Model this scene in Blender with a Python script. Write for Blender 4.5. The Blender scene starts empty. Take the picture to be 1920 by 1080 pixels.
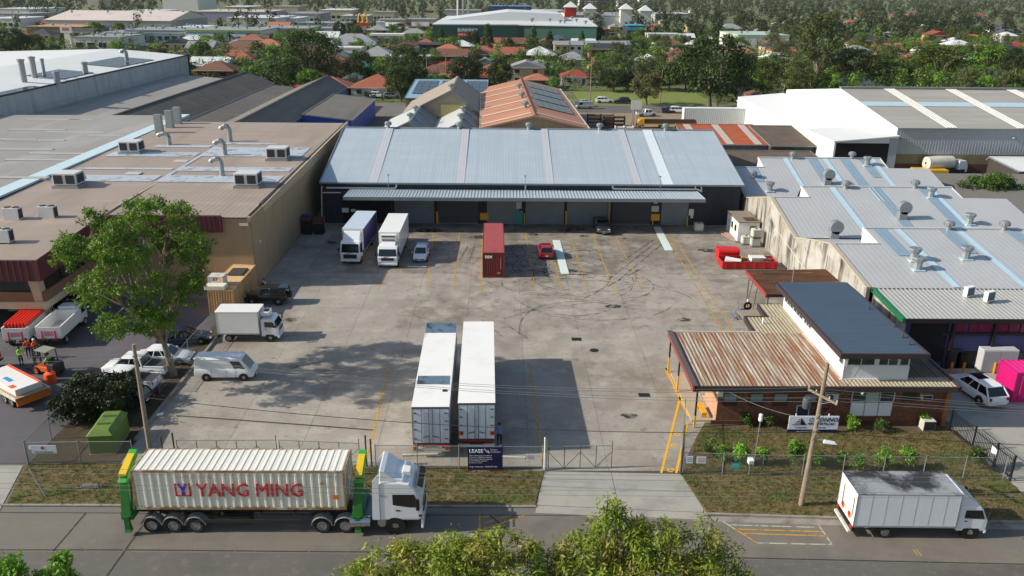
import bpy, bmesh, math, random
import numpy as np
from mathutils import Vector, Matrix
rad = math.radians
S = bpy.context.scene
COL = S.collection
# ------------------------------------------------------------------ camera
FX, PITCH, YAW, ROLL, CH = 1551., rad(20.02), rad(-.83), rad(.58), 30.41
_f = np.array([-math.sin(YAW)*math.cos(PITCH), math.cos(YAW)*math.cos(PITCH), -math.sin(PITCH)])
_r = np.array([math.cos(YAW), math.sin(YAW), 0]); _u = np.cross(_r, _f)
_r2 = math.cos(ROLL)*_r + math.sin(ROLL)*_u; _u2 = -math.sin(ROLL)*_r + math.cos(ROLL)*_u
cd = bpy.data.cameras.new('camera'); cam = bpy.data.objects.new('camera', cd); COL.objects.link(cam)
cd.sensor_width = 36; cd.lens = FX/1920*36; cd.clip_start = .5; cd.clip_end = 9000
m = Matrix.Identity(4)
for i in range(3):
    m[i][0] = _r2[i]; m[i][1] = _u2[i]; m[i][2] = -_f[i]
m[2][3] = CH
cam.matrix_world = m
S.camera = cam
# ------------------------------------------------------------------ sky, sun, exposure
SUN_EL, SUN_DIR = rad(30), Vector((1, .1, 0)).normalized()   # SUN_DIR: where shadows fall
w = bpy.data.worlds.new('World'); S.world = w; w.use_nodes = True
nt = w.node_tree; bg = nt.nodes['Background']
sky = nt.nodes.new('ShaderNodeTexSky'); sky.sky_type = 'NISHITA'; sky.sun_disc = False
sky.sun_elevation = SUN_EL; sky.sun_rotation = math.atan2(-SUN_DIR.x, -SUN_DIR.y)
sky.air_density = 1.2; sky.dust_density = 1.5; sky.ozone_density = 1.2
nt.links.new(sky.outputs[0], bg.inputs[0]); bg.inputs[1].default_value = .1
sd = bpy.data.lights.new('sun', 'SUN'); sd.energy = 4.5; sd.angle = rad(.55); sd.color = (1, .915, .78)
so = bpy.data.objects.new('sun', sd); COL.objects.link(so)
so.rotation_euler = (-Vector((-SUN_DIR.x*math.cos(SUN_EL), -SUN_DIR.y*math.cos(SUN_EL), math.sin(SUN_EL)))).to_track_quat('-Z', 'Y').to_euler()
so.location = (-60, 60, 80)
vs = S.view_settings
vs.view_transform = 'Standard'; vs.look = 'None'; vs.gamma = 1; vs.exposure = .42; vs.use_curve_mapping = False

# ------------------------------------------------------------------ photo pixel (1920x1080) -> direction -> point on a known surface
def ray(px, py): return _f + (px-960)/FX*_r2 + (540-py)/FX*_u2
def G(px, py, z=0.):
    d = ray(px, py); t = (z-CH)/d[2]; return Vector((d[0]*t, d[1]*t, z))
def AX(px, py, X):
    d = ray(px, py); t = X/d[0]; return Vector((X, d[1]*t, CH+d[2]*t))
def AY(px, py, Y):
    d = ray(px, py); t = Y/d[1]; return Vector((d[0]*t, Y, CH+d[2]*t))

# ------------------------------------------------------------------ materials
def lin(c):
    if isinstance(c, str):
        c = [int(c[i:i+2], 16)/255 for i in (0, 2, 4)]
        c = [x/12.92 if x <= .04045 else ((x+.055)/1.055)**2.4 for x in c]
    return tuple(c)
MATS = {}
def M(name, col=(.5, .5, .5), rough=.6, metal=0., var=.12, scale=1.5, stain=None, bump=0., bscale=8., rnd=0., spec=.5, streak=None, coat=0., trans=None, emit=0):
    """procedural surface: base colour with noise mottling, optional stains, streaks, bump, per-object variation"""
    if name in MATS: return MATS[name]
    col = lin(col)
    mt = bpy.data.materials.new(name); mt.use_nodes = True
    n = mt.node_tree; N = n.nodes; L = n.links; b = N['Principled BSDF']
    b.inputs['Roughness'].default_value = rough; b.inputs['Metallic'].default_value = metal
    b.inputs['Specular IOR Level'].default_value = spec
    if coat: b.inputs['Coat Weight'].default_value = coat
    geo = N.new('ShaderNodeNewGeometry'); P = geo.outputs['Position']
    def noise(sc, det=4, vec=None, rough_=.6):
        t = N.new('ShaderNodeTexNoise'); t.inputs['Scale'].default_value = sc; t.inputs['Detail'].default_value = det
        t.inputs['Roughness'].default_value = rough_
        L.new(vec or P, t.inputs['Vector']); return t.outputs['Fac']
    def ramp(fac, a, bb):
        r = N.new('ShaderNodeMapRange'); r.inputs['From Min'].default_value = a; r.inputs['From Max'].default_value = bb
        L.new(fac, r.inputs['Value']); return r.outputs[0]
    def mix(fac, A, B):
        x = N.new('ShaderNodeMix'); x.data_type = 'RGBA'
        if isinstance(fac, float): x.inputs[0].default_value = fac
        else: L.new(fac, x.inputs[0])
        for i, q in ((6, A), (7, B)):
            if isinstance(q, tuple): x.inputs[i].default_value = (*q[:3], 1)
            else: L.new(q, x.inputs[i])
        return x.outputs[2]
    c = mix(ramp(noise(scale, 5), .3, .7), tuple(x*(1-var) for x in col), tuple(min(1, x*(1+var)) for x in col))
    if var: c = mix(ramp(noise(scale*9, 3), .35, .7), c, mix(.5, c, tuple(x*(1-1.3*var) for x in col)))
    if stain:
        for scol, sc, lo, hi in stain: c = mix(ramp(noise(sc, 6, None, .65), lo, hi), c, lin(scol))
    if streak:   # (colour, (sx,sy,sz), lo, hi)
        for scol, sv, lo, hi in streak:
            mp = N.new('ShaderNodeMapping'); mp.inputs['Scale'].default_value = sv; L.new(P, mp.inputs['Vector'])
            c = mix(ramp(noise(1, 4, mp.outputs[0]), lo, hi), c, lin(scol))
    if rnd:
        oi = N.new('ShaderNodeObjectInfo'); hs = N.new('ShaderNodeHueSaturation')
        mr = N.new('ShaderNodeMapRange'); mr.inputs['To Min'].default_value = 1-rnd; mr.inputs['To Max'].default_value = 1+rnd
        L.new(oi.outputs['Random'], mr.inputs['Value']); L.new(mr.outputs[0], hs.inputs['Value']); L.new(c, hs.inputs['Color']); c = hs.outputs[0]
    L.new(c, b.inputs['Base Color'])
    if bump:
        bp = N.new('ShaderNodeBump'); bp.inputs['Strength'].default_value = bump; bp.inputs['Distance'].default_value = .05
        L.new(noise(bscale, 4), bp.inputs['Height']); L.new(bp.outputs[0], b.inputs['Normal'])
    if trans is not None:     # worn paint / thin marks: (noise scale, lo, hi, max cover)
        tr = N.new('ShaderNodeBsdfTransparent'); mx = N.new('ShaderNodeMixShader'); sc, lo, hi, top = trans
        r = N.new('ShaderNodeMapRange'); r.inputs['From Min'].default_value = lo; r.inputs['From Max'].default_value = hi; r.inputs['To Max'].default_value = top
        L.new(noise(sc, 4), r.inputs['Value']); L.new(r.outputs[0], mx.inputs[0]); L.new(tr.outputs[0], mx.inputs[1]); L.new(b.outputs[0], mx.inputs[2])
        L.new(mx.outputs[0], N['Material Output'].inputs['Surface'])
    if emit:
        L.new(c, b.inputs['Emission Color']); b.inputs['Emission Strength'].default_value = emit
    MATS[name] = mt; return mt
def leafmat(name, c1, c2, rnd=.25):
    if name in MATS: return MATS[name]
    mt = M(name, c1, .55, var=.25, scale=.5, stain=[(c2, .9, .42, .62)], rnd=rnd, spec=.3)
    n = mt.node_tree; N = n.nodes; L = n.links; b = N['Principled BSDF']
    t = N.new('ShaderNodeBsdfTranslucent'); mx = N.new('ShaderNodeMixShader'); mx.inputs[0].default_value = .3
    src = b.inputs['Base Color'].links[0].from_socket
    L.new(src, t.inputs['Color']); L.new(b.outputs[0], mx.inputs[1]); L.new(t.outputs[0], mx.inputs[2])
    L.new(mx.outputs[0], N['Material Output'].inputs['Surface']); return mt
def glassmat(name='glass', col='0d1418', rough=.06):
    return M(name, col, rough, var=0., spec=.8, coat=.3)

# ------------------------------------------------------------------ mesh builder
class MB:
    def __init__(s): s.v = []; s.f = []; s.m = []
    def add(s, vs, fs, m=0):
        o = len(s.v); s.v += [tuple(v) for v in vs]; s.f += [[i+o for i in f] for f in fs]; s.m += [m]*len(fs); return s
    def hexa(s, p, m=0): return s.add(p, [(0,3,2,1), (4,5,6,7), (0,1,5,4), (1,2,6,5), (2,3,7,6), (3,0,4,7)], m)
    def box(s, x0, x1, y0, y1, z0, z1, m=0):
        return s.hexa([(x0,y0,z0),(x1,y0,z0),(x1,y1,z0),(x0,y1,z0),(x0,y0,z1),(x1,y0,z1),(x1,y1,z1),(x0,y1,z1)], m)
    def ob(s, c, sz, rz=0, rx=0, ry=0, m=0):
        R = Matrix.Rotation(rz,4,'Z') @ Matrix.Rotation(ry,4,'Y') @ Matrix.Rotation(rx,4,'X'); c = Vector(c); a, b, d = sz[0]/2, sz[1]/2, sz[2]/2
        return s.hexa([c + R @ Vector(q) for q in ((-a,-b,-d),(a,-b,-d),(a,b,-d),(-a,b,-d),(-a,-b,d),(a,-b,d),(a,b,d),(-a,b,d))], m)
    def quad(s, a, b, c, d, m=0): return s.add([a,b,c,d], [(0,1,2,3)], m)
    def beam(s, p0, p1, w, h, m=0):      # rectangular bar between two points
        p0, p1 = Vector(p0), Vector(p1); d = (p1-p0).normalized()
        up = Vector((0,0,1)) if abs(d.z) < .95 else Vector((0,1,0))
        a = d.cross(up).normalized()*w/2; b = a.cross(d).normalized()*h/2
        return s.hexa([p0-a-b, p0+a-b, p0+a+b, p0-a+b, p1-a-b, p1+a-b, p1+a+b, p1-a+b], m)
    def cyl(s, p0, p1, r0, r1=None, n=10, m=0, cap=True):
        if r1 is None: r1 = r0
        p0, p1 = Vector(p0), Vector(p1); d = (p1-p0).normalized()
        up = Vector((0,0,1)) if abs(d.z) < .9 else Vector((1,0,0))
        a = d.cross(up).normalized(); b = d.cross(a)
        vs = []
        for p, r in ((p0, r0), (p1, r1)):
            vs += [p + a*math.cos(2*math.pi*i/n)*r + b*math.sin(2*math.pi*i/n)*r for i in range(n)]
        fs = [(i, (i+1) % n, n+(i+1) % n, n+i) for i in range(n)]
        if cap: fs += [tuple(range(n)), tuple(range(2*n-1, n-1, -1))]
        return s.add(vs, fs, m)
    def path(s, pts, r, n=6, m=0):
        for i in range(len(pts)-1): s.cyl(pts[i], pts[i+1], r, r, n, m)
        return s
    def prism(s, poly, ax, a, b, m=0):
        k = len(poly)
        def P(q, t): return (t,q[0],q[1]) if ax == 'x' else (q[0],t,q[1]) if ax == 'y' else (q[0],q[1],t)
        return s.add([P(q,a) for q in poly]+[P(q,b) for q in poly], [tuple(range(k)), tuple(range(2*k-1,k-1,-1))]+[(i,(i+1)%k,k+(i+1)%k,k+i) for i in range(k)], m)
    def loft(s, rings, m=0, cap=True):
        k = len(rings[0]); vs = [p for r in rings for p in r]; fs = []
        for j in range(len(rings)-1):
            fs += [(j*k+i, j*k+(i+1)%k, (j+1)*k+(i+1)%k, (j+1)*k+i) for i in range(k)]
        if cap: fs += [tuple(range(k)), tuple(range(len(vs)-1, len(vs)-k-1, -1))]
        return s.add(vs, fs, m)
    def lathe(s, prof, c=(0,0,0), ax='z', n=14, m=0, cap=False):     # prof: (radius, height)
        rings = []
        for r, h in prof:
            ring = []
            for i in range(n):
                a = 2*math.pi*i/n; x, y = r*math.cos(a), r*math.sin(a)
                ring.append((c[0]+x, c[1]+y, c[2]+h) if ax == 'z' else (c[0]+x, c[1]+h, c[2]+y) if ax == 'y' else (c[0]+h, c[1]+x, c[2]+y))
            rings.append(ring)
        return s.loft(rings, m, cap)
    def corr(s, p00, p10, p01, p11, pitch=.3, amp=.04, m=0, nv=1):   # ribbed sheet, ribs run from p0* to p1*... u: across ribs, v: along ribs
        p00, p10, p01, p11 = map(Vector, (p00, p10, p01, p11))
        nrm = (p10-p00).cross(p01-p00).normalized()
        if nrm.z < 0: nrm = -nrm
        n = max(1, round((p10-p00).length/pitch)); us = []
        for i in range(n): us += [((i)/n, 0), ((i+.55)/n, 0), ((i+.65)/n, 1), ((i+.9)/n, 1)]
        us.append((1, 0)); vs = []
        for j in range(nv+1):
            v = j/nv
            for u, h in us:
                a = p00.lerp(p10, u); b = p01.lerp(p11, u); vs.append(a.lerp(b, v)+nrm*h*amp)
        k = len(us)
        return s.add(vs, [(j*k+i, j*k+i+1, (j+1)*k+i+1, (j+1)*k+i) for j in range(nv) for i in range(k-1)], m)
    def build(s, name, mats, parent=None, off=None, smooth=False, bevel=0., seg=2, recalc=True):
        me = bpy.data.meshes.new(name)
        o3 = Vector(off) if off is not None else (ORG.get(parent.name, Vector()) if parent else Vector())
        me.from_pydata([(v[0]-o3[0], v[1]-o3[1], v[2]-o3[2]) for v in s.v], [], s.f)
        for x in (mats if isinstance(mats, (list, tuple)) else [mats]): me.materials.append(x)
        if any(s.m): me.polygons.foreach_set('material_index', s.m)
        if recalc and len(s.f) < 60000:
            bm = bmesh.new(); bm.from_mesh(me); bmesh.ops.recalc_face_normals(bm, faces=bm.faces); bm.to_mesh(me); bm.free()
        if smooth:
            me.shade_smooth()
            try: me.set_sharp_from_angle(angle=rad(38))
            except Exception: pass
        me.update()
        o = put(name, me, parent, bevel, seg)
        if parent and parent.name in ORG: ORG[o.name] = ORG[parent.name]
        return o
def put(name, me, parent=None, bevel=0., seg=2):
    o = bpy.data.objects.new(name, me); COL.objects.link(o)
    if parent: o.parent = parent
    if bevel:
        b = o.modifiers.new('bevel', 'BEVEL'); b.width = bevel; b.segments = seg; b.limit_method = 'ANGLE'; b.angle_limit = rad(40)
    return o
ORG = {}     # things built in world coordinates: their base point
def tag(o, label, cat, group=None, kind=None):
    o['label'] = label; o['category'] = cat
    if group: o['group'] = group
    if kind: o['kind'] = kind
    return o
def thing(name, label, cat, loc=(0,0,0), rz=0., group=None, world=False):
    o = bpy.data.objects.new(name, None); COL.objects.link(o); o.empty_display_size = .3
    o.location = loc; o.rotation_euler = (0, 0, rz)
    if world: ORG[o.name] = Vector(loc)
    return tag(o, label, cat, group)
def struct(o, label=None):
    o['kind'] = 'structure'
    if label: o['label'] = label
    return o
def copy_tree(o, parent=None):
    c = o.copy(); COL.objects.link(c); c.parent = parent
    for ch in o.children: copy_tree(ch, c)
    return c
def text(body, name, mat, parent, loc, size, rx=math.pi/2, rz=0., align='LEFT', ext=.004, shear=0., xs=1., bold=0., fat=0.):
    cu = bpy.data.curves.new(name, 'FONT'); cu.body = body; cu.size = size; cu.align_x = align; cu.extrude = ext; cu.shear = shear; cu.offset = bold; cu.resolution_u = 2; cu.bevel_depth = fat; cu.bevel_resolution = 0
    t = bpy.data.objects.new(name, cu); COL.objects.link(t)
    dg = bpy.context.evaluated_depsgraph_get(); me = bpy.data.meshes.new_from_object(t.evaluated_get(dg)); bpy.data.objects.remove(t)
    me.materials.clear(); me.materials.append(mat)
    o = put(name, me, parent); o.location = loc; o.rotation_euler = (rx, 0, rz); o.scale = (xs, 1, 1); return o
R = random.Random(7)
# ------------------------------------------------------------------ palette
concrete = M('yard_concrete', '989289', .85, var=.13, scale=.3, stain=[('6f675b', .09, .45, .72), ('a69f94', .4, .48, .7), ('575049', 1.0, .6, .8), ('7c7468', 3.5, .55, .75)], bump=.15, bscale=25, rnd=.05)
concrete2 = M('driveway_concrete', '9b9890', .85, var=.08, scale=.6, stain=[('7d7a72', .4, .5, .75)], bump=.1, bscale=25)
asphalt = M('asphalt', '5f5c57', .9, var=.1, scale=.4, stain=[('4d4b48', .15, .5, .7), ('6f6b64', 1.5, .55, .75)], bump=.3, bscale=60)
asphalt2 = M('asphalt_patch', '6f6a62', .9, var=.1, scale=.5, stain=[('5c5852', .2, .5, .7)], bump=.3, bscale=60)
grassm = M('verge_grass', '6b5f3b', .95, var=.25, scale=1.2, stain=[('4e5a26', .35, .5, .62), ('7a6a44', .8, .52, .7)], bump=.8, bscale=30)
soil = M('soil', '5a4c3a', .95, var=.25, scale=1., bump=.5, bscale=20)
yel = M('yellow_paint', 'c99a2a', .7, var=.1, trans=(3., .28, .5, .85))
yel2 = M('yellow_paint_bright', 'e0a91c', .6, var=.08)
whitep = M('white_paint_road', 'c0bbab', .7, var=.1, trans=(3., .3, .5, .8))
rubber = M('tyre_rubber_mark', '262422', .9, var=.1, trans=(1.2, .4, .7, .65))
wht = M('white_paint', 'e4e4e0', .35, var=.04, scale=2, coat=.2)
whd = M('white_dirty', 'c9c7be', .5, var=.08, scale=1, streak=[('8d897c', (1.5, 1.5, .25), .55, .8)])
blk = M('black_plastic', '141414', .5, var=.1)
tyre = M('tyre', '191817', .85, var=.1)
rimm = M('rim_steel', 'b5b5b2', .35, metal=.7, var=.08)
chrome = M('chrome', 'c8c8c8', .15, metal=1., var=.02)
chass = M('chassis', '262524', .7, var=.15)
glass = glassmat()
steel = M('galvanised', '9aa0a3', .45, metal=.6, var=.1, scale=3)
lgt = M('lamp_clear', 'd8dcdc', .15, var=.02)
red = M('lamp_red', 'a01410', .3, var=.05)
amb = M('lamp_amber', 'd8761a', .3, var=.05)
plate = M('number_plate', 'd9d7c8', .5, var=.05)
# ------------------------------------------------------------------ ground, road, yard
def sheet(name, poly, z, mat, parent=None, thick=0.):
    b = MB()
    if thick: b.prism(poly, 'z', z-thick, z)
    else: b.add([(x, y, z) for x, y in poly], [tuple(range(len(poly)))])
    return b.build(name, mat, parent)
far_ground = M('suburb_ground', '56602f', .95, var=.25, scale=.02, stain=[('6d6c55', .03, .52, .62), ('455427', .05, .5, .62), ('85806f', .11, .6, .66)])
estate = M('estate_ground', '6f6c66', .9, var=.15, scale=.1, stain=[('57544f', .05, .5, .65)], bump=.2, bscale=30)
struct(sheet('ground', [(-4200,-60),(4200,-60),(4200,6500),(-4200,6500)], -.16, far_ground), 'suburban ground of grass and paving reaching the horizon')
struct(sheet('estate_ground', [(-170,44),(150,42),(150,232),(-170,232)], -.05, estate), 'grey paved ground of the industrial estate between the sheds')
kerbline = [(-90,43.95),(-30.4,43.9),(2.3,43.84),(12.8,43.1),(20.4,42.72),(32,42.3),(90,40.2)]
road = struct(sheet('road', [(-90,10),(90,10)]+[(x,y-.75) for x, y in reversed(kerbline)], -.1, asphalt), 'dark grey asphalt street in front of the yard')
seam = [(-90,39.5),(-28.4,39.42),(-11.5,39.34),(16.5,38.72),(29.7,38.27),(90,36)]
struct(sheet('road_lane', seam+[(x,y-.75) for x, y in reversed(kerbline)], -.096, asphalt2))
bpy.data.objects['road_lane']['label'] = 'lighter brown grey asphalt lane along the kerb'
def ribbon(line, d0, d1, z0, z1, b=None):
    b = b or MB()
    for (x0,y0),(x1,y1) in zip(line, line[1:]):
        t = Vector((x1-x0, y1-y0)).normalized(); n = Vector((-t.y, t.x))
        A, B = Vector((x0,y0)), Vector((x1,y1))
        q = [A+n*d0, B+n*d0, B+n*d1, A+n*d1]
        b.hexa([(*p, z0) for p in q]+[(*p, z1) for p in q])
    return b
kerbm = M('kerb_concrete', '8d8880', .85, var=.12, scale=1, stain=[('6a655c', .7, .5, .7)])
struct(ribbon(kerbline, -.75, -.2, -.16, -.088).build('gutter', kerbm), 'pale concrete gutter strip along the street')
# kerb stones, one by one
kerb = struct(ribbon(kerbline, -.2, -.17, -.16, -.05).build('kerb', kerbm), 'concrete kerb along the street')
def along(line, step):
    out = []
    for (x0,y0),(x1,y1) in zip(line, line[1:]):
        L = math.hypot(x1-x0, y1-y0); n = max(1, round(L/step))
        for i in range(n): out.append(((x0+(x1-x0)*i/n, y0+(y1-y0)*i/n), (x0+(x1-x0)*(i+1)/n, y0+(y1-y0)*(i+1)/n)))
    return out
for a, c in along([(-32,43.9),(2.3,43.84)], 2.4)+along([(12.8,43.1),(20.4,42.72),(33,42.27)], 2.4):
    t = (Vector(c)-Vector(a)).normalized(); a2 = Vector(a)+t*.015; c2 = Vector(c)-t*.015
    ribbon([tuple(a2), tuple(c2)], -.17, 0, -.16, .03).build('kerb_stone', kerbm, kerb)
# verge
verge = [(-30.5,43.9),(2.2,43.85),(2.95,47.7),(-8.5,48.2),(-24.6,48.5),(-31.8,48.3)]
struct(sheet('verge', verge, .02, grassm, None, .15), 'dry brown grass verge between fence and kerb')
struct(sheet('verge', [(12.85,43.1),(20.4,42.72),(33.8,42.25),(33.6,47.0),(12.05,47.45)], .02, grassm, None, .15), 'patchy green and brown grass verge beside the yard entrance')
dw = struct(sheet('driveway', [(2.2,43.1),(12.9,42.4),(12.05,47.45),(2.95,47.75)], -.02, concrete2, None, .1), 'pale concrete driveway crossing to the yard gate')
sheet('joint_strip', [(7.42,42.9),(7.45,42.9),(7.45,47.6),(7.42,47.6)], -.016, M('joint', '3a3835', .9), dw)
sheet('joint_strip', [(2.35,43.86),(12.6,43.14),(12.6,43.17),(2.35,43.9)], -.016, MATS['joint'], dw)
struct(sheet('driveway', [(-60,43.2),(-30.6,43.2),(-31.9,48.3),(-60,48.4)], -.02, concrete2, None, .1), 'neighbouring concrete driveway beside the red emblem sign')
struct(sheet('driveway', [(33.9,41.6),(80,40),(80,63.8),(33.5,64)], -.02, concrete2, None, .1), 'concrete forecourt with the white SUV and pink container')
struct(sheet('car_park', [(-90,48.5),(-27.2,48.5),(-27.2,80),(-90,80)], -.02, M('carpark_asphalt', '57545a', .9, var=.12, scale=.3, stain=[('474549', .2, .5, .7)], bump=.2, bscale=50)), 'dark asphalt car park beside the tan building')
# front lawn of the office
struct(sheet('lawn', [(12.1,47.5),(33.5,47.0),(33.2,53.9),(15.3,54.3),(14.2,52.3)], .025, grassm, None, .12), 'worn lawn between office and front fence')
struct(sheet('garden_bed', [(15.6,53.2),(33.0,52.6),(33.0,54.0),(15.6,54.2)], .05, soil, None, .1), 'brown garden bed along the brick office wall')
struct(sheet('garden_bed', [(-31.7,48.4),(-25.6,48.5),(-25.8,58.5),(-31.6,59.5)], .03, M('leaf_litter', '4a3f2c', .95, var=.35, scale=1.5, bump=.6, bscale=20), None, .1), 'brown leaf littered bed round the hedge and green cabinet')
struct(sheet('garden_bed', [(-27.2,58.5),(-25.7,58.5),(-26.2,76),(-27.2,76)], .03, MATS['leaf_litter'], None, .1), 'narrow dirt strip under the big tree')
# the yard, slab by slab
YL, YR, YF, YB = -25.9, 33.2, 47.8, 112.
yard = struct(sheet('yard', [(YL-.6,YF),(12.0,47.5),(33.2,47.5),(33.2,YB),(-24.3,YB),(-24.3,77.5),(-27,77.5)], -.03, M('yard_joint', '4c4943', .9, var=.1)), 'worn concrete yard between the warehouse and the street')
DX, DY = 5.3, 9.0
xs = [-24.5+DX*i for i in range(-1, 12)]; ys = [YF]+[50.5+DY*i for i in range(8)]
slabs = {}
for i in range(len(xs)-1):
    for j in range(len(ys)-1):
        x0, x1, y0, y1 = max(xs[i], YL)+.012, min(xs[i+1], YR)-.012, ys[j]+.012, min(ys[j+1], YB)-.012
        if x1-x0 < .2: continue
        if y1 < 47.9: continue
        if x0 > 12 and y0 < 54: continue
        k = (round(x1-x0, 2), round(y1-y0, 2))
        if k not in slabs:
            a, b2 = k; slabs[k] = MB().box(0, a, 0, b2, -.12, 0).build('slab', concrete, yard)
            o = slabs[k]
        else: o = put('slab', slabs[k].data, yard)
        o.location = (x0, y0, R.uniform(-.004, .0))
# front strip beside the office
for (x0,x1,y0,y1) in ((12.1,14.1,50.5,59.4),(14.1,15.4,54.4,66.0),(12.62,17.9,59.5,68.4),(12.2,13.3,47.8,50.4)):
    pass
b = MB().prism([(12.05,47.6),(14.2,52.3),(15.3,54.4),(33.1,54.2),(33.1,59.45),(12.05,59.45)], 'z', -.12, -.002); b.build('slab', concrete, yard)
# painted lines
def arc(cx, cy, r, a0, a1, wd=.16, sy=1., n=26, z=.006):
    b = MB(); pts = []; q1, q2 = R.uniform(0,6), R.uniform(0,6); wob = .13 if r > 1 else 0
    for i in range(n+1):
        a = rad(a0+(a1-a0)*i/n); k = 1+wob*math.sin(2*a+q1)+wob*.5*math.sin(3.3*a+q2); pts.append(Vector((cx+k*r*math.cos(a), cy+k*r*sy*math.sin(a))))
    vs = []
    for i, p in enumerate(pts):
        t = (pts[min(i+1,n)]-pts[max(i-1,0)]).normalized(); nn = Vector((-t.y,t.x))*wd/2; vs += [(*(p-nn), z), (*(p+nn), z)]
    b.add(vs, [(2*i,2*i+1,2*i+3,2*i+2) for i in range(n)]); return b.build('tyre_mark', rubber, yard, recalc=False)
def line(p, q, wd, mat=yel, z=.004, name='painted_line', parent=None, jit=0):
    p, q = Vector(p[:2]), Vector(q[:2]); n = (q-p).normalized(); n = Vector((-n.y, n.x))*wd/2
    return MB().add([(*(p-n), z), (*(q-n), z), (*(q+n), z), (*(p+n), z)], [(0,1,2,3)]).build(name, mat, parent or yard)
for x1,y1,x2,y2 in [(861.7,436,850.7,547),(985,433,1003.5,545),(1026.7,433,1053,548),(1068.3,438.3,1103,548),(1111,440,1155,552),(1155,445,1206,548),(813,436,800,545),(768,450,748,520),(905,433,901,546),
                    (724,515,708,545),(1255,430,1375,622),(1240,426,1355,622)]:
    line(G(x1,y1), G(x2,y2), .13)
for i in range(8):
    a = G(1240+i*14.4, 426+i*24.5+6); c = G(1255+i*15, 430+i*24+6)
    if i in (1,3,5,7): line(a.lerp(c,.3), a.lerp(c,.7), .12)
for x1,y1,x2,y2 in [(690,852,731,682),(993,683,1018,870)]: line(G(x1,y1), G(x2,y2), .15)
for x1,y1,x2,y2 in [(1240,887,1276,742),(1268,887,1289,792),(1248,690,1290,780),(1248,690,1285,735)]: line(G(x1,y1), G(x2,y2), .17, yel2, .006)
for p in [(1265,835),(1258,882),(1270,815)]:
    c = G(*p); arc(c.x, c.y, .22, 0, 300, .12, .8, 14, .008).data.materials[0] = yel2
line(G(850,545), G(1210,550), .1, whitep, .0045)
for a, c in (((1030,865),(1010,868)),): pass
# white boards lying in the bays
brd = M('fibre_board', 'cfdcd8', .5, var=.04)
for k, q in enumerate((((1036,451),(1050,451),(1067,514),(1052,514)), ((1225,426),(1238,426),(1262,470),(1247,470)))):
    b = MB(); P = [G(*p) for p in q]; b.prism([(p.x,p.y) for p in P], 'z', .004, .06)
    o = b.build('wall_panel', brd); tag(o, ('long white panel lying beside the red hatchback', 'long white panel lying by the yellow dock post')[k], 'panel')
# wheel stops and joint timber
for k, (a, c, l) in enumerate((((764,500.8),(801,501.5),'white concrete wheel stop in front of the white hatchback'), ((755,855),(835,853),'pale timber beam on the ground behind the trailer with blue roof panels'), ((942,858),(985,860),'pale timber beam on the ground beside the lease sign'))):
    p, q = G(*a), G(*c); tag(MB().beam(p+Vector((0,0,.07)), q+Vector((0,0,.07)), .15, .13).build('wheel_stop', whd, None, bevel=.02), l, 'wheel stop')
# tyre marks: thin arcs of rubber
zc = .005
for (px,py,r,a0,a1) in [(1060,500,3.2,0,330),(1065,495,4.6,40,300),(1100,520,5.2,90,400),(1050,520,6.0,150,380),(1075,478,2.3,0,300),(1020,470,3.0,20,250),(955,495,2.4,10,200),(1130,500,5.5,60,250),(1000,540,6.5,20,140),(940,470,2.2,90,330),(1090,540,7.5,200,350),(1110,565,9,30,150),(985,500,4.0,-60,120),(1085,590,11,20,110),(1120,640,9,60,170)]:
    c = G(px,py); zc += .0008; arc(c.x, c.y, r, a0, a1, .15, 1, z=zc); zc += .0008; arc(c.x+.2, c.y+.1, r+1.5, a0+15, a1-20, .14, 1, z=zc)
for a, c in (((1230,455),(1140,525)),((1241,458),(1155,530)),((1225,450),(1165,492)),((878,460),(862,488)),((890,458),(880,490)),((905,600),(940,630)),((950,610),(990,635)),((1095,560),(1210,500))):
    zc += .0008; line(G(*a), G(*c), .22, rubber, zc, 'tyre_mark')
# oil stains
oil = M('oil_stain', '2a2825', .6, var=.2, trans=(1.8, .35, .6, .8))
for px,py,r in ((805,432,1.6),(1095,443,.7),(1080,430,1.4),(1070,508,.9),(550,688,.5),(1000,440,.8),(690,443,.9),(760,436,1.2),(1170,448,.4),(1150,575,.8),(1060,433,1.1),(620,455,.9),(1285,600,.7),(900,445,1.2),(1330,470,1.4),(1180,780,.6),(540,600,.8)):
    c = G(px,py); n = 16; zc += .0006
    MB().add([(c.x+r*R.uniform(.7,1.2)*math.cos(2*math.pi*i/n), c.y+.7*r*R.uniform(.7,1.2)*math.sin(2*math.pi*i/n), zc) for i in range(n)], [tuple(range(n))]).build('oil_stain', oil, yard)
# drains
for px, py in ((1081,636),(1208,741)):
    c = G(px,py); d = MB().box(c.x-.45,c.x+.45,c.y-.35,c.y+.35,-.02,.012)
    o = d.build('drain_frame', M('drain_iron', '2a2826', .6, metal=.4), yard)
    for k in range(7): MB().box(c.x-.4+k*.115,c.x-.34+k*.115,c.y-.3,c.y+.3,.012,.022).build('grate_bar', M('drain_bar','1a1918',.6), o)
c = G(1114,657); MB().lathe([(.4,0),(.4,.018),(.01,.02)], (c.x,c.y,0), n=20).build('manhole_cover', M('drain_iron'), yard)
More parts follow.
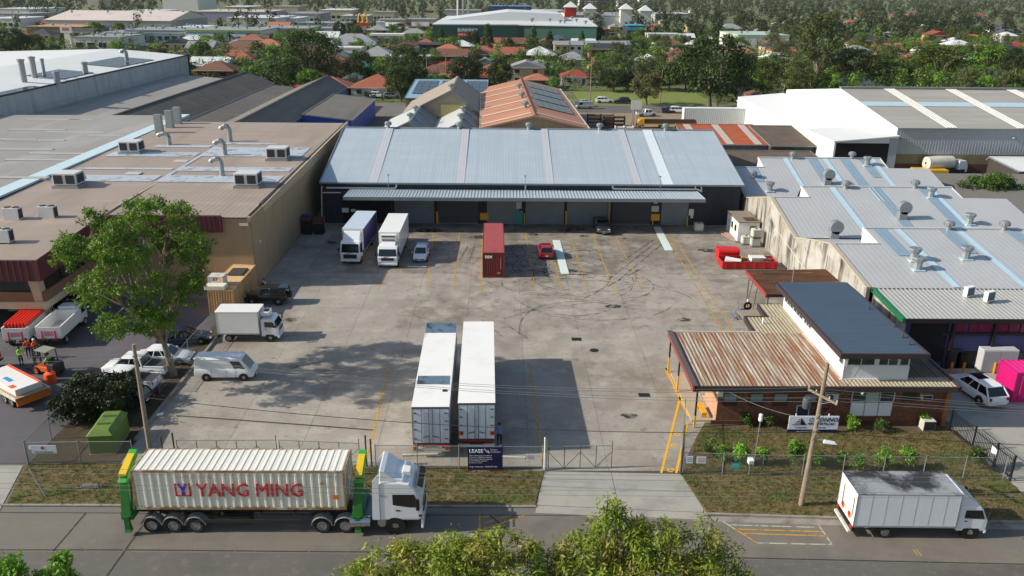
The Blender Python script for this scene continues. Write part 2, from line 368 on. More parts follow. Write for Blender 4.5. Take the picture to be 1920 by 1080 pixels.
# road paint
for x1,y1,x2,y2 in [(1340,968,1527,973),(1358,976,1533,981),(1368,984,1538,989),(1380,992,1543,997),(1395,1000,1550,1005),(1420,1018,1560,1021),(1527,973,1560,1021),(1340,968,1378,992),(1378,992,1420,1018)]:
    line(G(x1,y1,-.09), G(x2,y2,-.09), .1, whitep if y1 < 990 or y1 > 1005 else yel, -.09, 'painted_line', road)
for x1,y1,x2,y2 in [(900,958,899,998),(900,958,1000,960),(905,970,955,960),(905,982,975,960),(905,993,1000,960)]: line(G(x1,y1,-.09), G(x2,y2,-.09), .1, yel, -.09, 'painted_line', road)
for x1,y1,x2,y2 in [(1712,1030,1722,1042),(1718,1030,1728,1042)]: line(G(x1,y1,-.09), G(x2,y2,-.09), .06, yel, -.09, 'painted_line', road)
cr = M('tar_seam', '33312f', .9, trans=(4., .3, .45, .9))
for x1,y1,x2,y2 in [(165,957,100,1033),(268,985,200,1080),(0,1031,250,1031),(250,1031,560,1034),(560,1034,1000,1037),(1000,1037,1480,1048),(1480,1048,1920,1058),(905,955,960,1000)]:
    line(G(x1,y1,-.09), G(x2,y2,-.09), .1, cr, -.088, 'tar_seam', road)
# dirty timber sleepers along the left edge of the yard
slp = M('sleeper', '6d6558', .9, var=.25, scale=2)
edge = tag(ribbon([(-26.9,50),(-26.2,50)], 0, .01, 0, .01).build('edge_sleeper_row', slp), 'low concrete edging between yard and tree strip', 'edging')
for a, c in along([(-25.75,51.5),(-25.95,76.5)], 2.6):
    ribbon([a, (c[0], c[1]-.03)], -.12, .12, 0, .17).build('edging_block', kerbm, edge)
# ------------------------------------------------------------------ main warehouse
navy = M('navy_cladding', '1d2433', .55, var=.08, scale=.5, streak=[('262e40', (3,3,.2), .45, .7)])
shut = M('roller_shutter', '7a848c', .5, metal=.1, var=.1, scale=.8)
roofg = M('zincalume_roof', 'aab7c1', .36, metal=.1, var=.04, scale=.25, streak=[('b3c0c8', (.12,.6,.6), .5, .75), ('a3b0b9', (2.5,.05,.05), .45, .7)])
sky1 = M('skylight_pinkish', 'b2b4ba', .45, var=.04, scale=1)
sky2 = M('skylight_white', 'ccd8dc', .45, var=.05, scale=1)
gut = M('gutter_metal', '7d858a', .5, metal=.3, var=.1)
pvc = M('white_pvc', 'ecece8', .5, var=.05)
WX0, WX1, WY, WB, WE, WRY, WRZ = -23.9, 32.3, 109., 147., 5.7, 127.8, 9.9
wh = thing('warehouse', 'long navy warehouse with pale grey roof and loading awning behind the yard', 'warehouse', (4,WY,0), 0, None, True)
b = MB(); b.prism([(WY,0),(WY,WE),(WRY,WRZ-.1),(WB,WE),(WB,0)], 'x', WX0, WX1); b.build('wall', navy, wh)
b = MB()          # cladding ribs on the front
for i in range(int((WX1-WX0)/.5)): b.box(WX0+i*.5, WX0+i*.5+.12, WY-.03, WY, .1, WE-.05)
b.build('cladding_rib', navy, wh)['kind'] = 'stuff'
b = MB(); b.corr((WX0-.3,WY-.5,WE), (WX1+.3,WY-.5,WE), (WX0-.3,WRY,WRZ), (WX1+.3,WRY,WRZ), .42, .005)
b.corr((WX0-.3,WB+.5,WE), (WX1+.3,WB+.5,WE), (WX0-.3,WRY,WRZ), (WX1+.3,WRY,WRZ), .42, .005)
rf = b.build('roof', roofg, wh, recalc=False)
MB().prism([(WRY-.35,WRZ-.02),(WRY,WRZ+.12),(WRY+.35,WRZ-.02)], 'x', WX0-.3, WX1+.3).build('ridge_cap', gut, rf)
for x in (WX0-.32, WX1+.2): 
    b = MB(); b.prism([(WY-.55,WE-.2),(WY-.55,WE+.1),(WRY,WRZ+.14),(WB+.5,WE+.1),(WB+.5,WE-.2),(WRY,WRZ-.15)], 'x', x, x+.12); b.build('barge_board', gut, rf)
MB().box(WX0-.3, WX1+.3, WY-.64, WY-.48, WE-.18, WE+.03).build('roof_gutter', gut, rf)
def roofz(y): return WE+(WRZ-WE)*(y-(WY-.5))/(WRY-WY+.5)
def onroof(px, py):       # point of the front roof plane under a photo pixel
    d = ray(px,py); k = (WRZ-WE)/(WRY-WY+.5); t = (CH-WE+k*(WY-.5))/(k*d[1]-d[2]); return Vector((d[0]*t, d[1]*t, CH+d[2]*t))
for px, wd, mt in ((729,.6,sky1),(873,.55,sky1),(1021,.5,sky1),(1165,.5,sky1),(1214,.72,sky2)):
    x = onroof(px,247).x
    b = MB(); b.corr((x-wd,WY-.48,WE+.03), (x+wd,WY-.48,WE+.03), (x-wd,WRY-.3,WRZ+.03), (x+wd,WRY-.3,WRZ+.03), .42, .005); b.build('skylight', mt, rf, recalc=False)
vent_me = None
def roof_vent(parent, p, s=1., mat=None, h=.9):
    global vent_me
    if vent_me is None:
        b = MB(); b.lathe([(.28,-.3),(.28,.35),(.5,.36),(.52,.75),(.35,.92),(.02,.95)], n=12, cap=True)
        for k in range(12): a = k*math.pi/6; b.ob((.53*math.cos(a),.53*math.sin(a),.55), (.05,.03,.36), a)
        me = b.build('roof_vent', steel, None, smooth=True); vent_me = me.data; bpy.data.objects.remove(me)
    o = put('roof_vent', vent_me, parent); o.location = Vector(p)-ORG.get(parent.name, Vector()); o.scale = (s,s,s*h); return o
for px in (725,860,992,1126,1250): x = onroof(px,250).x; roof_vent(wh, (x,WRY-.2,WRZ+.15), 1.0)
# awning
b = MB(); AX0, AX1 = -20.3, 26.4
b.corr((AX0,103.9,4.86), (AX1,103.9,4.86), (AX0,WY-.05,4.76), (AX1,WY-.05,4.76), .42, .05)
aw = b.build('awning', roofg, wh, recalc=False)
MB().box(AX0,AX1,103.8,103.92,4.45,4.88).build('awning_fascia', gut, aw)
for x in (AX0,AX1-.1): MB().prism([(103.92,4.45),(103.92,4.88),(WY-.05,4.8),(WY-.05,4.45)], 'x', x, x+.1).build('awning_end', gut, aw)
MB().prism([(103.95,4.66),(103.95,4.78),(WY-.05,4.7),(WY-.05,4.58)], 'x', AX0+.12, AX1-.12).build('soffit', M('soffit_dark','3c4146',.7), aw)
# roller doors, each with its slats; photo x of left and right edge
zd = 4.1
for k, (a, c, dark) in enumerate(((645,733,2),(741,815,0),(821,897,1),(913,973,0),(985,1057,0),(1062,1141,0),(1147,1219,1),(1238,1288,0))):
    x0, x1 = AY(a,419,WY).x, AY(c,419,WY).x
    if dark == 2:      # open door: shade of the bay painted as a near-black panel
        MB().box(x0,x1,WY-.06,WY-.04,0,3.3).build('doorway_shade', M('bay_dark','0c0d0e',.9), wh)
        d = MB().box(x0,x1,WY-.1,WY-.06,3.3,zd).build('roller_door', M('shutter_olive','39382c',.7), wh)
    else:
        mt = shut if not dark else M('shutter_dark', '454b50', .6, var=.1)
        d = MB().box(x0,x1,WY-.08,WY-.04,.02,zd).build('roller_door', mt, wh)
        b = MB()
        for i in range(27): b.box(x0+.03,x1-.03,WY-.105,WY-.08,.18+i*.145,.27+i*.145)
        s_ = b.build('shutter_slats', mt, d, off=ORG[wh.name]); s_['kind'] = 'stuff'
        MB().box(x0,x1,WY-.13,WY-.08,.02,.14).build('bottom_rail', M('alu_rail','8d9499',.4,metal=.5), d, off=ORG[wh.name])
    for x in (x0-.1,x1): MB().box(x,x+.1,WY-.14,WY,0,zd+.1).build('door_guide', blk, wh)
    MB().box(x0-.1,x1+.1,WY-.4,WY-.06,zd,zd+.45).build('drum_cover', M('drum_cover','3a4046',.6), wh)
# downpipes and white pipework above the awning
def pipe(pts, r=.09, par=None, mat=pvc): return MB().path(pts, r, 8).build('drain_pipe', mat, par or wh, smooth=True)
q = lambda px,py: AY(px,py,WY-.12)
pipe([q(605,352),q(603,349),q(604,430)], .06)
pipe([q(743,343),q(743,351),q(738,353),q(612,352)], .11); pipe([q(605,361),q(648,361)], .08)
pipe([q(985,347),q(985,358)], .1); pipe([q(1149,345),q(1149,354),q(1308,355),q(1313,358)], .11); pipe([q(1315,346),q(1315,360)], .1); pipe([q(1304,346),q(1304,354)], .08)
# light poles standing on the awning edge
for k, (px,py0,py1) in enumerate(((728,328,363),(985,330,365),(1238,331,369))):
    p = AY(px,py1,104.0); t = AY(px,py0,104.0)
    b = MB().cyl(p,t,.035,n=6); o = b.build('antenna_mast', steel, wh); MB().ob(t, (.3,.1,.12)).build('lamp_head', steel, o, off=ORG[wh.name])
# dock protection, cabinets, notices
for k, (px, py0, py1, mat, w_) in enumerate(((820,397,420,yel2,.25),(1061,396,419,yel2,.2),(1141,375,422,M('tan_post','b08d54',.6),.25),(983,400,424,yel2,.15),(735,395,421,M('dark_post','1e1a14',.8),.3),(1288,405,422,yel2,.15))):
    p = AY(px,py1,WY-.3); MB().box(p.x-w_/2,p.x+w_/2,WY-.4,WY-.15,0,AY(px,py0,WY-.3).z).build('guard_post', mat, wh)
for nm, x0, y0, x1, y1, mat in (('control_cabinet',900,399,916,412,yel2),('control_cabinet',1221,401,1236,413,yel2),('notice',1222,386,1235,397,whd),('notice',968,378,978,391,whd),('notice',641,390,654,398,wht),('notice',658,392,667,397,wht),('notice',1292,392,1300,404,wht),('notice',1295,404,1299,409,wht),('notice',1226,376,1233,382,M('pink_notice','d8bcb8',.6)),('side_door',967,395,980,422,M('teal_door','3f8f88',.5,var=.1))):
    a, c = AY(x0,y0,WY-.15), AY(x1,y1,WY-.15); MB().box(a.x,c.x,WY-.35 if 'cab' in nm else WY-.2,WY-.1,max(.02,c.z),a.z).build(nm, mat, wh)
p = AY(1224,413,WY-.25); MB().box(p.x-.06,p.x+.06,WY-.3,WY-.2,0,p.z).build('cabinet_leg', yel2, wh)
# ------------------------------------------------------------------ generic shed
def shed(name, label, cat, x0, x1, y0, y1, eave, ridge, axis, wallm, roofm, pitch=.5, off=.5, base=-.05, over=.3, skys=(), skm=None, group=None, skw=.6, vents=()):
    """gabled shed; axis: direction of the ridge; off: ridge position 0..1; skys: positions of skylight strips along the ridge 0..1"""
    t = thing(name, label, cat, ((x0+x1)/2, y0, 0), 0, group, True)
    if axis == 'y':
        r = x0+(x1-x0)*off
        MB().prism([(x0,base),(x0,eave-.06),(r,ridge-.08),(x1,eave-.06),(x1,base)], 'y', y0, y1).build('wall', wallm, t)
        A, B = y0-over, y1+over
        b = MB()
        if off > .01: b.corr((x0-over,A,eave), (x0-over,B,eave), (r,A,ridge), (r,B,ridge), pitch, .01)
        if off < .99: b.corr((x1+over,A,eave), (x1+over,B,eave), (r,A,ridge), (r,B,ridge), pitch, .01)
        rf = b.build('roof', roofm, t, recalc=False)
        MB().prism([(r-.3,ridge+.02),(r,ridge+.14),(r+.3,ridge+.02)], 'y', A, B).build('ridge_cap', roofm, rf)
        for yy in (A-.03, B-.05): MB().prism([(x0-over,eave-.15),(x0-over,eave+.09),(r,ridge+.12),(x1+over,eave+.09),(x1+over,eave-.15),(r,ridge-.15)], 'y', yy, yy+.08).build('barge_board', gut, rf)
        for x in (x0-over-.1, x1+over-.02): MB().box(x,x+.12,A,B,eave-.14,eave+.03).build('roof_gutter', gut, rf)
        for s_ in skys:
            yy = y0+(y1-y0)*s_[0]
            for sd_ in s_[1]:
                xe = x0-over+.1 if sd_ < 0 else x1+over-.1
                MB().corr((xe,yy-skw,eave+.09), (xe,yy+skw,eave+.09), (r-.3*(-1 if sd_ > 0 else 1),yy-skw,ridge+.07), (r-.3*(-1 if sd_ > 0 else 1),yy+skw,ridge+.07), pitch, .01).build('skylight', skm, rf, recalc=False)
        for v in vents: roof_vent(t, (r, y0+(y1-y0)*v, ridge+.25), 1.1)
    else:
        r = y0+(y1-y0)*off
        MB().prism([(y0,base),(y0,eave-.06),(r,ridge-.08),(y1,eave-.06),(y1,base)], 'x', x0, x1).build('wall', wallm, t)
        A, B = x0-over, x1+over; b = MB()
        if off > .01: b.corr((A,y0-over,eave), (B,y0-over,eave), (A,r,ridge), (B,r,ridge), pitch, .01)
        if off < .99: b.corr((A,y1+over,eave), (B,y1+over,eave), (A,r,ridge), (B,r,ridge), pitch, .01)
        rf = b.build('roof', roofm, t, recalc=False)
        MB().prism([(r-.3,ridge+.02),(r,ridge+.14),(r+.3,ridge+.02)], 'x', A, B).build('ridge_cap', roofm, rf)
        for xx in (A-.03, B-.05): MB().prism([(y0-over,eave-.15),(y0-over,eave+.09),(r,ridge+.12),(y1+over,eave+.09),(y1+over,eave-.15),(r,ridge-.15)], 'x', xx, xx+.08).build('barge_board', gut, rf)
        MB().box(A,B,y0-over-.1,y0-over+.02,eave-.14,eave+.03).build('roof_gutter', gut, rf)
        for s_ in skys:
            xx = x0+(x1-x0)*s_[0]
            MB().corr((xx-skw,y0-over+.1,eave+.09), (xx+skw,y0-over+.1,eave+.09), (xx-skw,r-.3,ridge+.07), (xx+skw,r-.3,ridge+.07), pitch, .01).build('skylight', skm, rf, recalc=False)
        for v in vents: roof_vent(t, (x0+(x1-x0)*v, r, ridge+.25), 1.1)
    return t
# ------------------------------------------------------------------ tan building on the left
tan = M('tan_panel', 'a28a6a', .85, var=.08, scale=.4, streak=[('7d6b53', (.9,.9,.06), .55, .8)])
tanroof = M('tan_roof', '97897d', .6, var=.07, scale=.15, streak=[('a09287', (.06,.5,.5), .5, .7), ('8b7e73', (.3,.04,.1), .5, .7)])
maroon = M('maroon_fascia', '55202a', .55, var=.1, scale=1)
brickm = M('brown_brick', '7d5c48', .85, var=.15, scale=6, bump=.2, bscale=14)
wsilver = M('silver_patch', 'b7c2cd', .45, metal=.1, var=.12, scale=1, trans=(.5, .3, .46, .9))
tb = thing('factory_building', 'tan precast factory with flat brown roof, rooftop coolers and maroon fascia', 'building', (-40,83,0), 0, None, True)
MB().prism([(83.2,-.05),(83.2,7.6),(141,8.4),(141,-.05)], 'x', -55, -26).build('wall', tan, tb)
for i in range(12):      # precast panels along the yard side
    y0 = 83.25+i*4.8; MB().box(-26.0,-25.93,y0+.02,y0+4.76,0,7.25+(y0-83)*.013+.3).build('wall_panel', tan, tb)
b = MB(); b.corr((-55.2,83.0,7.75), (-26.35,83.0,7.75), (-55.2,141,8.5), (-26.35,141,8.5), .62, .008)
rf = b.build('roof', tanroof, tb, recalc=False)
MB().box(-41.35,-41.05,83.2,141,7.9,7.95).build('roof_seam', M('seam_tan','a39688',.6), rf)
MB().prism([(88,7.0),(88,7.75),(141,8.75),(141,7.0)], 'x', -26.12, -25.9).build('parapet', M('tan_cap','b8a286',.8,var=.06), tb)
MB().prism([(88.2,7.72),(88.2,7.85),(141,8.62),(141,8.5)], 'x', -26.5, -26.15).build('box_gutter', M('gutter_dark','2b2a2c',.7), tb)
MB().box(-26.3,-25.95,83.1,83.3,7.2,7.84).build('corner_cap', M('tan_cap'), tb)
p = AY(457,421,83.1); MB().box(p.x-.45,p.x+.45,83.08,83.18,p.z-.15,p.z+.15).build('wall_sign', whd, tb)
pz = AX(487,452,-25.9); MB().ob(pz, (.25,.4,.2)).build('wall_lamp', lgt, tb)
MB().box(-41.2,-28.9,82.75,83.15,6.2,7.95).build('fascia', maroon, tb)
b = MB()
for i in range(24): b.box(-41.1+i*.5,-40.98+i*.5,82.71,82.75,6.22,7.93)
b.build('fascia_rib', maroon, tb)['kind'] = 'stuff'
MB().path([(-31.2,82.6,6.2),(-31.2,82.6,.1)], .08).build('drain_pipe', M('pipe_tan','bba98e',.6), tb)
# silver patched areas and duct strips on the roof
for (xa,xb,ya,yb) in ((-54.5,-42,98.2,101.5),(-41,-27,98.0,101.6),(-54,-42,104.6,105.6),(-41,-27,104,106.4),(-54,-42,112.5,115.5),(-41,-27.5,113,119.5),(-50,-42,119,120.6),(-41,-33,121.5,122.6),(-41.5,-41,98,120)):
    z = lambda y: 7.75+.0129*(y-83)+.065
    MB().quad((xa,ya,z(ya)), (xb,ya,z(ya)), (xb,yb,z(yb)), (xa,yb,z(yb))).build('roof_patch', wsilver, rf)
for px,py in ((340,303),(250,326),(330,262),(416,252)):
    p = G(px,py,8.05); MB().box(p.x-.9,p.x+.9,p.y-.7,p.y+.7,8.0,8.16).build('skylight', M('skylight_dome','b9b7b0',.4), rf)
louv = M('cooler_louvre', '23262a', .7); coolw = M('cooler_white', 'c3c5c6', .5, var=.06)
def cooler(x, y, z, parent):      # evaporative cooler with louvred sides and duct
    b = MB().box(x-1.35,x+1.35,y-1.1,y+1.1,z+.35,z+1.75); o = b.build('cooler', coolw, parent, bevel=.05)
    MB().box(x-1.5,x+1.5,y-1.25,y+1.25,z-.05,z+.3).build('cooler_base', steel, o)
    for s_ in (-.68,.68): MB().box(x+s_-.5,x+s_+.5,y-1.14,y-1.1,z+.55,z+1.55).build('louvre', louv, o)
    MB().box(x+1.35,x+1.39,y-.8,y+.8,z+.55,z+1.55).build('louvre', louv, o)
    MB().prism([(y+1.1,z+.4),(y+1.1,z+1.5),(y+1.9,z+1.3),(y+2.4,z+.4)], 'x', x-.6, x+.9).build('duct', steel, o)
for px,py in ((123,350),(243,290),(462,350),(519,302)):
    p = G(px,py,8.1); cooler(p.x, p.y+1, 7.75+.0129*(p.y-83), tb)
def gooseneck(px, py, z, h, parent, s_=.35, dx=-1.):
    p = G(px,py,z); pts = [p, p+Vector((0,0,h*.75)), p+Vector((.12*dx,0,h*.92)), p+Vector((.5*dx,0,h)), p+Vector((1.0*dx,0,h*.93)), p+Vector((1.25*dx,0,h*.8))]
    return MB().path(pts, s_, 10).build('exhaust_duct', steel, parent, smooth=True)
gooseneck(432,266,8.2,2.4,tb); gooseneck(422,292,8.1,2.1,tb); gooseneck(417,330,8.,2.2,tb,.3,-1); gooseneck(318,272,8.2,1.7,tb,.32,-1.2)
for px,py in ((300,252),(320,243),(335,236)):
    p = G(px,py,8.1); MB().box(p.x-.55,p.x+.55,p.y-.45,p.y+.45,8.0,11.2).build('flue_box', steel, tb, bevel=.03)
# office part, raised over parked cars
of = thing('office_block', 'brick office block on tapered pillars with maroon metal fascia beside the car park', 'building', (-48,70,0), 0, None, True)
MB().box(-75,-41.9,71.2,83.1,3.0,6.8).build('wall', brickm, of)
MB().prism([(70.2,7.15),(70.2,7.25),(83.0,7.85),(83.0,7.0)], 'x', -76, -41.2).build('roof', tanroof, of)
MB().box(-76,-41.1,70.1,70.35,5.25,7.2).build('fascia', maroon, of)
MB().prism([(70.35,5.25),(70.35,7.2),(82.8,7.85),(82.8,5.7)], 'x', -41.4, -41.1).build('fascia', maroon, of)
b = MB()
for i in range(60): b.box(-75.8+i*.57,-75.68+i*.57,70.05,70.1,5.28,7.18)
b.build('fascia_rib', maroon, of)['kind'] = 'stuff'
cream = M('cream_concrete', 'b5a48c', .8, var=.06)
MB().box(-76,-41.3,70.6,71.2,2.4,3.05).build('floor_beam', cream, of); MB().box(-41.9,-41.3,71.2,83,2.4,3.05).build('floor_beam', cream, of)
MB().box(-76,-41.4,70.8,71.15,3.05,3.95).build('brick_sill', brickm, of); MB().box(-41.8,-41.45,71.2,83,3.05,3.95).build('brick_sill', brickm, of)
for i in range(9): MB().box(-75+i*3.7,-71.5+i*3.7,71.0,71.18,3.98,5.3).build('window', glass, of)
for i in range(4): MB().box(-41.88,-41.6,71.5+i*2.9,74.2+i*2.9,3.98,5.6).build('window', glass, of)
for x, y in ((-42,70.7),(-52,70.7),(-42,82.5)):
    MB().hexa([(x-.3,y+.7,-.02),(x+.3,y+.7,-.02),(x+.3,y+1.6,-.02),(x-.3,y+1.6,-.02),(x-.42,y-.4,5.3),(x+.42,y-.4,5.3),(x+.42,y+.6,5.3),(x-.42,y+.6,5.3)]).build('pillar', cream, of, bevel=.04)
MB().box(-76,-42,82.6,83.1,0,3).build('rear_wall', M('undercroft','4b443c',.9), of); MB().box(-55,-52,76,83,0,2.4).build('core_wall', brickm, of)
# AC condensers on the office roof
fanm = M('fan_dark','1f2022',.7)
def condenser(px, py, z, label):
    p = G(px,py,z); t = thing('condenser_unit', label, 'air conditioner', p)
    MB().box(-.8,.8,-.45,.45,.1,1.35).build('casing', coolw, t, bevel=.03)
    for s_ in (-.4,.4): MB().lathe([(.34,1.35),(.34,1.39),(.02,1.4)], (s_,0,0), n=14).build('fan_grille', fanm, t)
    MB().box(.8,.82,-.35,.35,.25,1.2).build('coil', louv, t)
    for s_ in (-.7,.6): MB().box(s_,s_+.1,-.5,.5,0,.1).build('foot', steel, t)
condenser(26,413,7.65,'stained white condenser with open fan top on brown roof'); condenser(92,410,7.65,'clean pale condenser box beside the stained one on brown roof'); condenser(8,455,7.45,'pale condenser box close to the maroon fascia edge')
# grey roofed works further left
greyroof = M('old_grey_roof', '8e8c87', .7, var=.1, scale=.1, streak=[('9b9994', (.3,.05,.3), .5, .7)])
gb = thing('factory_building', 'wide factory with weathered grey ribbed roof and white skylight strips', 'building', (-80,84,0), 0, None, True)
MB().box(-125,-57.4,83.5,148,-.05,7.6).build('wall', M('grey_wall','6e6a63',.9), gb)
rf = MB().corr((-126,83,7.5), (-57.3,83,8.1), (-126,149,8.0), (-57.3,149,8.4), .62, .008).build('roof', greyroof, gb, recalc=False)
MB().prism([(83,7.9),(83,8.12),(149,8.6),(149,8.3)], 'x', -57.4, -55.3).build('gutter_strip', M('skylight_blue','bdd3da',.45,var=.08,scale=1), gb)
whs = M('skylight_offwhite','a9a8a3',.5,var=.06)
for px,py in ((20,335),(75,302),(115,290),(40,282),(65,265),(10,263),(180,226),(70,245),(220,256),(140,250),(100,226)):
    p = G(px,py,8.1); MB().box(p.x-4.5,p.x+4.5,p.y-.45,p.y+.45,8.0,8.3).build('skylight', whs, rf)
# white roofed building at the far left with concrete panel wall
pan = M('panel_concrete', 'b3b5b8', .85, var=.1, scale=.4, streak=[('94969b', (.8,.8,.08), .5, .75)])
wroof = M('white_roof', 'cfd3d3', .6, var=.04, scale=.3)
wb = thing('warehouse', 'large white roofed warehouse with grey concrete panel wall and roof flues', 'warehouse', (-120,150,0), 0, None, True)
MB().prism([(-91,-.05),(-91,10.8),(-112,12.4),(-175,10.5),(-175,-.05)], 'y', 120, 249).build('wall', pan, wb)
for i in range(20): MB().box(-91.0,-90.9,120.05+i*6.4,126.35+i*6.4,7.4,10.9).build('wall_panel', pan, wb)
for i in range(20): MB().box(-91.0,-90.85,120.05+i*6.4,126.35+i*6.4,0,7.25).build('wall_panel', pan, wb)
MB().add([(-91.1,119.8,10.85),(-91.1,249.2,10.85),(-112,249.2,12.45),(-112,119.8,12.45),(-176,119.8,10.5),(-176,249.2,10.5)], [(0,1,2,3),(3,2,5,4)]).build('roof', wroof, wb)
MB().box(-91.3,-90.8,119.8,249.4,10.7,10.98).build('parapet_cap', M('cap_black','1c1c1e',.6), wb)
MB().box(-96,-90.7,248.8,249.6,0,11.1).build('end_pier', M('cap_black'), wb)
sol = M('solar_panel', '2c3650', .25, metal=.3, var=.1, scale=2, spec=.7)
def solar(parent, o, u, v, nu, nv, gap=.06):       # rows of panels on a roof plane: o corner, u/v edge vectors of the field
    o, u, v = Vector(o), Vector(u), Vector(v); n = u.cross(v).normalized(); n = n if n.z > 0 else -n
    for i in range(nu):
        for j in range(nv):
            a = o+u*((i+gap)/nu)+v*((j+gap)/nv); c = u*((1-2*gap)/nu); d = v*((1-2*gap)/nv)
            MB().hexa([a+n*.1, a+c+n*.1, a+c+d+n*.1, a+d+n*.1, a+n*.15, a+c+n*.15, a+c+d+n*.15, a+d+n*.15]).build('solar_panel', sol, parent)
def wz(x): return 10.85+(-91-x)*1.6/21
for (px0,py0,px1,py1,nu,nv) in ((90,133,170,142,3,4),(150,120,265,112,4,5),(0,170,50,165,2,3)):
    A, B = G(px0,py0,11.8), G(px1,py1,11.8); xa, xb = sorted((A.x,B.x)); xa = max(xa,-111); xb = min(max(xb,xa+6),-93); ya = min(A.y,B.y); yb = ya+14 if nu < 4 else ya+22
    solar(wb, (xa,ya,wz(xa)), (xb-xa,0,wz(xb)-wz(xa)), (0,yb-ya,0), nu, nv, .02)
for (px,py,h,s_) in ((45,151,4.2,.6),(65,144,4.,.6),(83,140,3.2,.35),(107,150,2.2,.6),(160,133,2.2,.6)):
    p = G(px,py,11.6); p.z = wz(max(p.x,-111))-.1; MB().lathe([(s_,0),(s_,h),(s_*1.25,h+.05),(s_*1.25,h+.35),(.05,h+.5)], p, n=12).build('flue', steel, wb, smooth=True)
gooseneck(238,114,11.6,2.6,wb,.5,-1)
b_ = M('steel_grey_roof', '747a7c', .6, var=.08, scale=.2)
shed('shed', 'low shed with plain grey roof under the concrete panel wall', 'shed', -90.8, -75.5, 150, 236, 5.6, 6.6, 'y', M('grey_wall'), greyroof, off=.1)
fibro = M('fibro_dark_roof', '55524f', .85, var=.15, scale=.15, streak=[('46433f', (.4,.03,.3), .5, .7), ('656159', (.05,.6,.3), .52, .7)])
s1 = shed('shed', 'long shed with dark charcoal fibro roof beside the brick lean-to', 'shed', -75, -62.5, 150.5, 232, 5.0, 8.0, 'y', M('shed_board','6a6458',.85), fibro, off=.42, pitch=.6)
shed('shed', 'brick lean-to with dark roof and orange brown side wall', 'shed', -62, -55.2, 152, 228, 4.4, 4.9, 'y', M('orange_brick','8c5a3a',.85,var=.15,scale=3), fibro, off=.02)
bx = MB().box(-55.6,-52.6,226,229.5,-.05,4.9).build('red_wall_sign', M('red_paint','a8251d',.5)); tag(bx, 'red painted wall end behind the brick lean-to', 'wall')
s2 = shed('shed', 'long shed with brown grey fibro roof above blue cladding', 'shed', -53.5, -41.2, 146, 224, 5.0, 8.0, 'y', M('blue_cladding','2450ad',.55,var=.1,scale=.6), M('fibro_roof','6e6a63',.85,var=.14,scale=.15,streak=[('5c5852',(.4,.03,.3),.5,.7)]), off=.62, pitch=.6)
shed('shed', 'blue clad lean-to shed with flat brown roof beside the lane', 'shed', -41.1, -31.0, 172, 206, 4.3, 5.4, 'y', M('blue_cladding'), MATS['fibro_roof'], off=.02, pitch=.6)
# ------------------------------------------------------------------ sheds behind the warehouse
salm = M('salmon_roof', 'a9745a', .6, var=.07, scale=.2, streak=[('b58468', (.05,.5,.3), .5, .7)])
tangrey = M('tan_grey_roof', '95897a', .6, var=.07, scale=.2)
skp = M('skylight_cream', 'c4b49c', .5, var=.05)
sb = thing('warehouse', 'gabled warehouse with salmon roof, pale strips and solar panels', 'warehouse', (6,150,0), rad(1.2), None)
L_ = 62.; e_, r_, hw = 6.4, 8.7, 9.7
MB().prism([(-hw,-.05),(-hw,e_-.06),(0,r_-.08),(hw,e_-.06),(hw,-.05)], 'y', 0, L_).build('wall', M('tan_clad','9a8265',.7,var=.08,streak=[('84704f',(4,4,.1),.5,.7)]), sb)
b = MB().corr((-hw-.2,-.3,e_), (-hw-.2,L_,e_), (0,-.3,r_), (0,L_,r_), .6, .01).corr((hw+.2,-.3,e_), (hw+.2,L_,e_), (0,-.3,r_), (0,L_,r_), .6, .01)
rf = b.build('roof', salm, sb, recalc=False)
MB().prism([(-.5,r_-.02),(0,r_+.25),(.5,r_-.02)], 'y', -.3, L_).build('ridge_cap', M('salmon_cap','8d5f4a',.6), rf)
for i in range(6):
    y = 4+i*9.5
    MB().corr((-hw-.1,y-.7,e_+.09), (-hw-.1,y+.7,e_+.09), (-.5,y-.7,r_-.03), (-.5,y+.7,r_-.03), .6, .01).build('skylight', skp, rf, recalc=False)
    if i == 0: MB().corr((hw+.1,y-.7,e_+.09), (hw+.1,y+.7,e_+.09), (.5,y-.7,r_-.03), (.5,y+.7,r_-.03), .6, .01).build('skylight', skp, rf, recalc=False)
for y in (12,27,43): o = roof_vent(sb, (-1.2,y,r_), 1.2)
for s_, m2 in ((-hw-.3, skp), (hw+.15, M('blue_white_trim','bcd0d8',.4))): MB().prism([(-.45,e_-.2),(-.45,e_+.08),(L_,e_+.08),(L_,e_-.2)], 'x', s_, s_+.15).build('side_gutter', m2, rf)
for sx in (-1,1): MB().prism([(sx*(hw+.2),e_-.2),(sx*(hw+.2),e_+.12),(0,r_+.15),(0,r_-.2)], 'y', -.42, -.3).build('barge_board', salm, rf)
n_ = (hw)/(math.hypot(hw, r_-e_))
for j in range(4):
    y0 = 14+j*11.; solar(sb, (1.2,y0,r_-1.2*(r_-e_)/hw+.06), (hw-2.4,0,-(hw-2.4)*(r_-e_)/hw), (0,9.6,0), 5, 5, .02)
shed('warehouse', 'tan grey gabled shed with boarded gable and white barge', 'warehouse', -20.6, -3.6, 172, 200, 5.2, 10.4, 'y', M('weathered_clad','8f8876',.8,var=.12,scale=.5), tangrey, off=.6, vents=(.08,))
t = bpy.data.objects['warehouse.003'] if 'warehouse.003' in bpy.data.objects else None
x = MB().box(-12.5,-8.5,171.7,171.95,5.4,7.6).build('gable_louvre', M('yellow_board','9b8f5e',.8)); 
o = [q for q in bpy.data.objects if q.get('label', '').startswith('tan grey gabled')][0]; x.parent = o; x.location = -Vector(o.location)
ltr = M('pale_roof', 'b1b4b2', .5, var=.05, scale=.3)
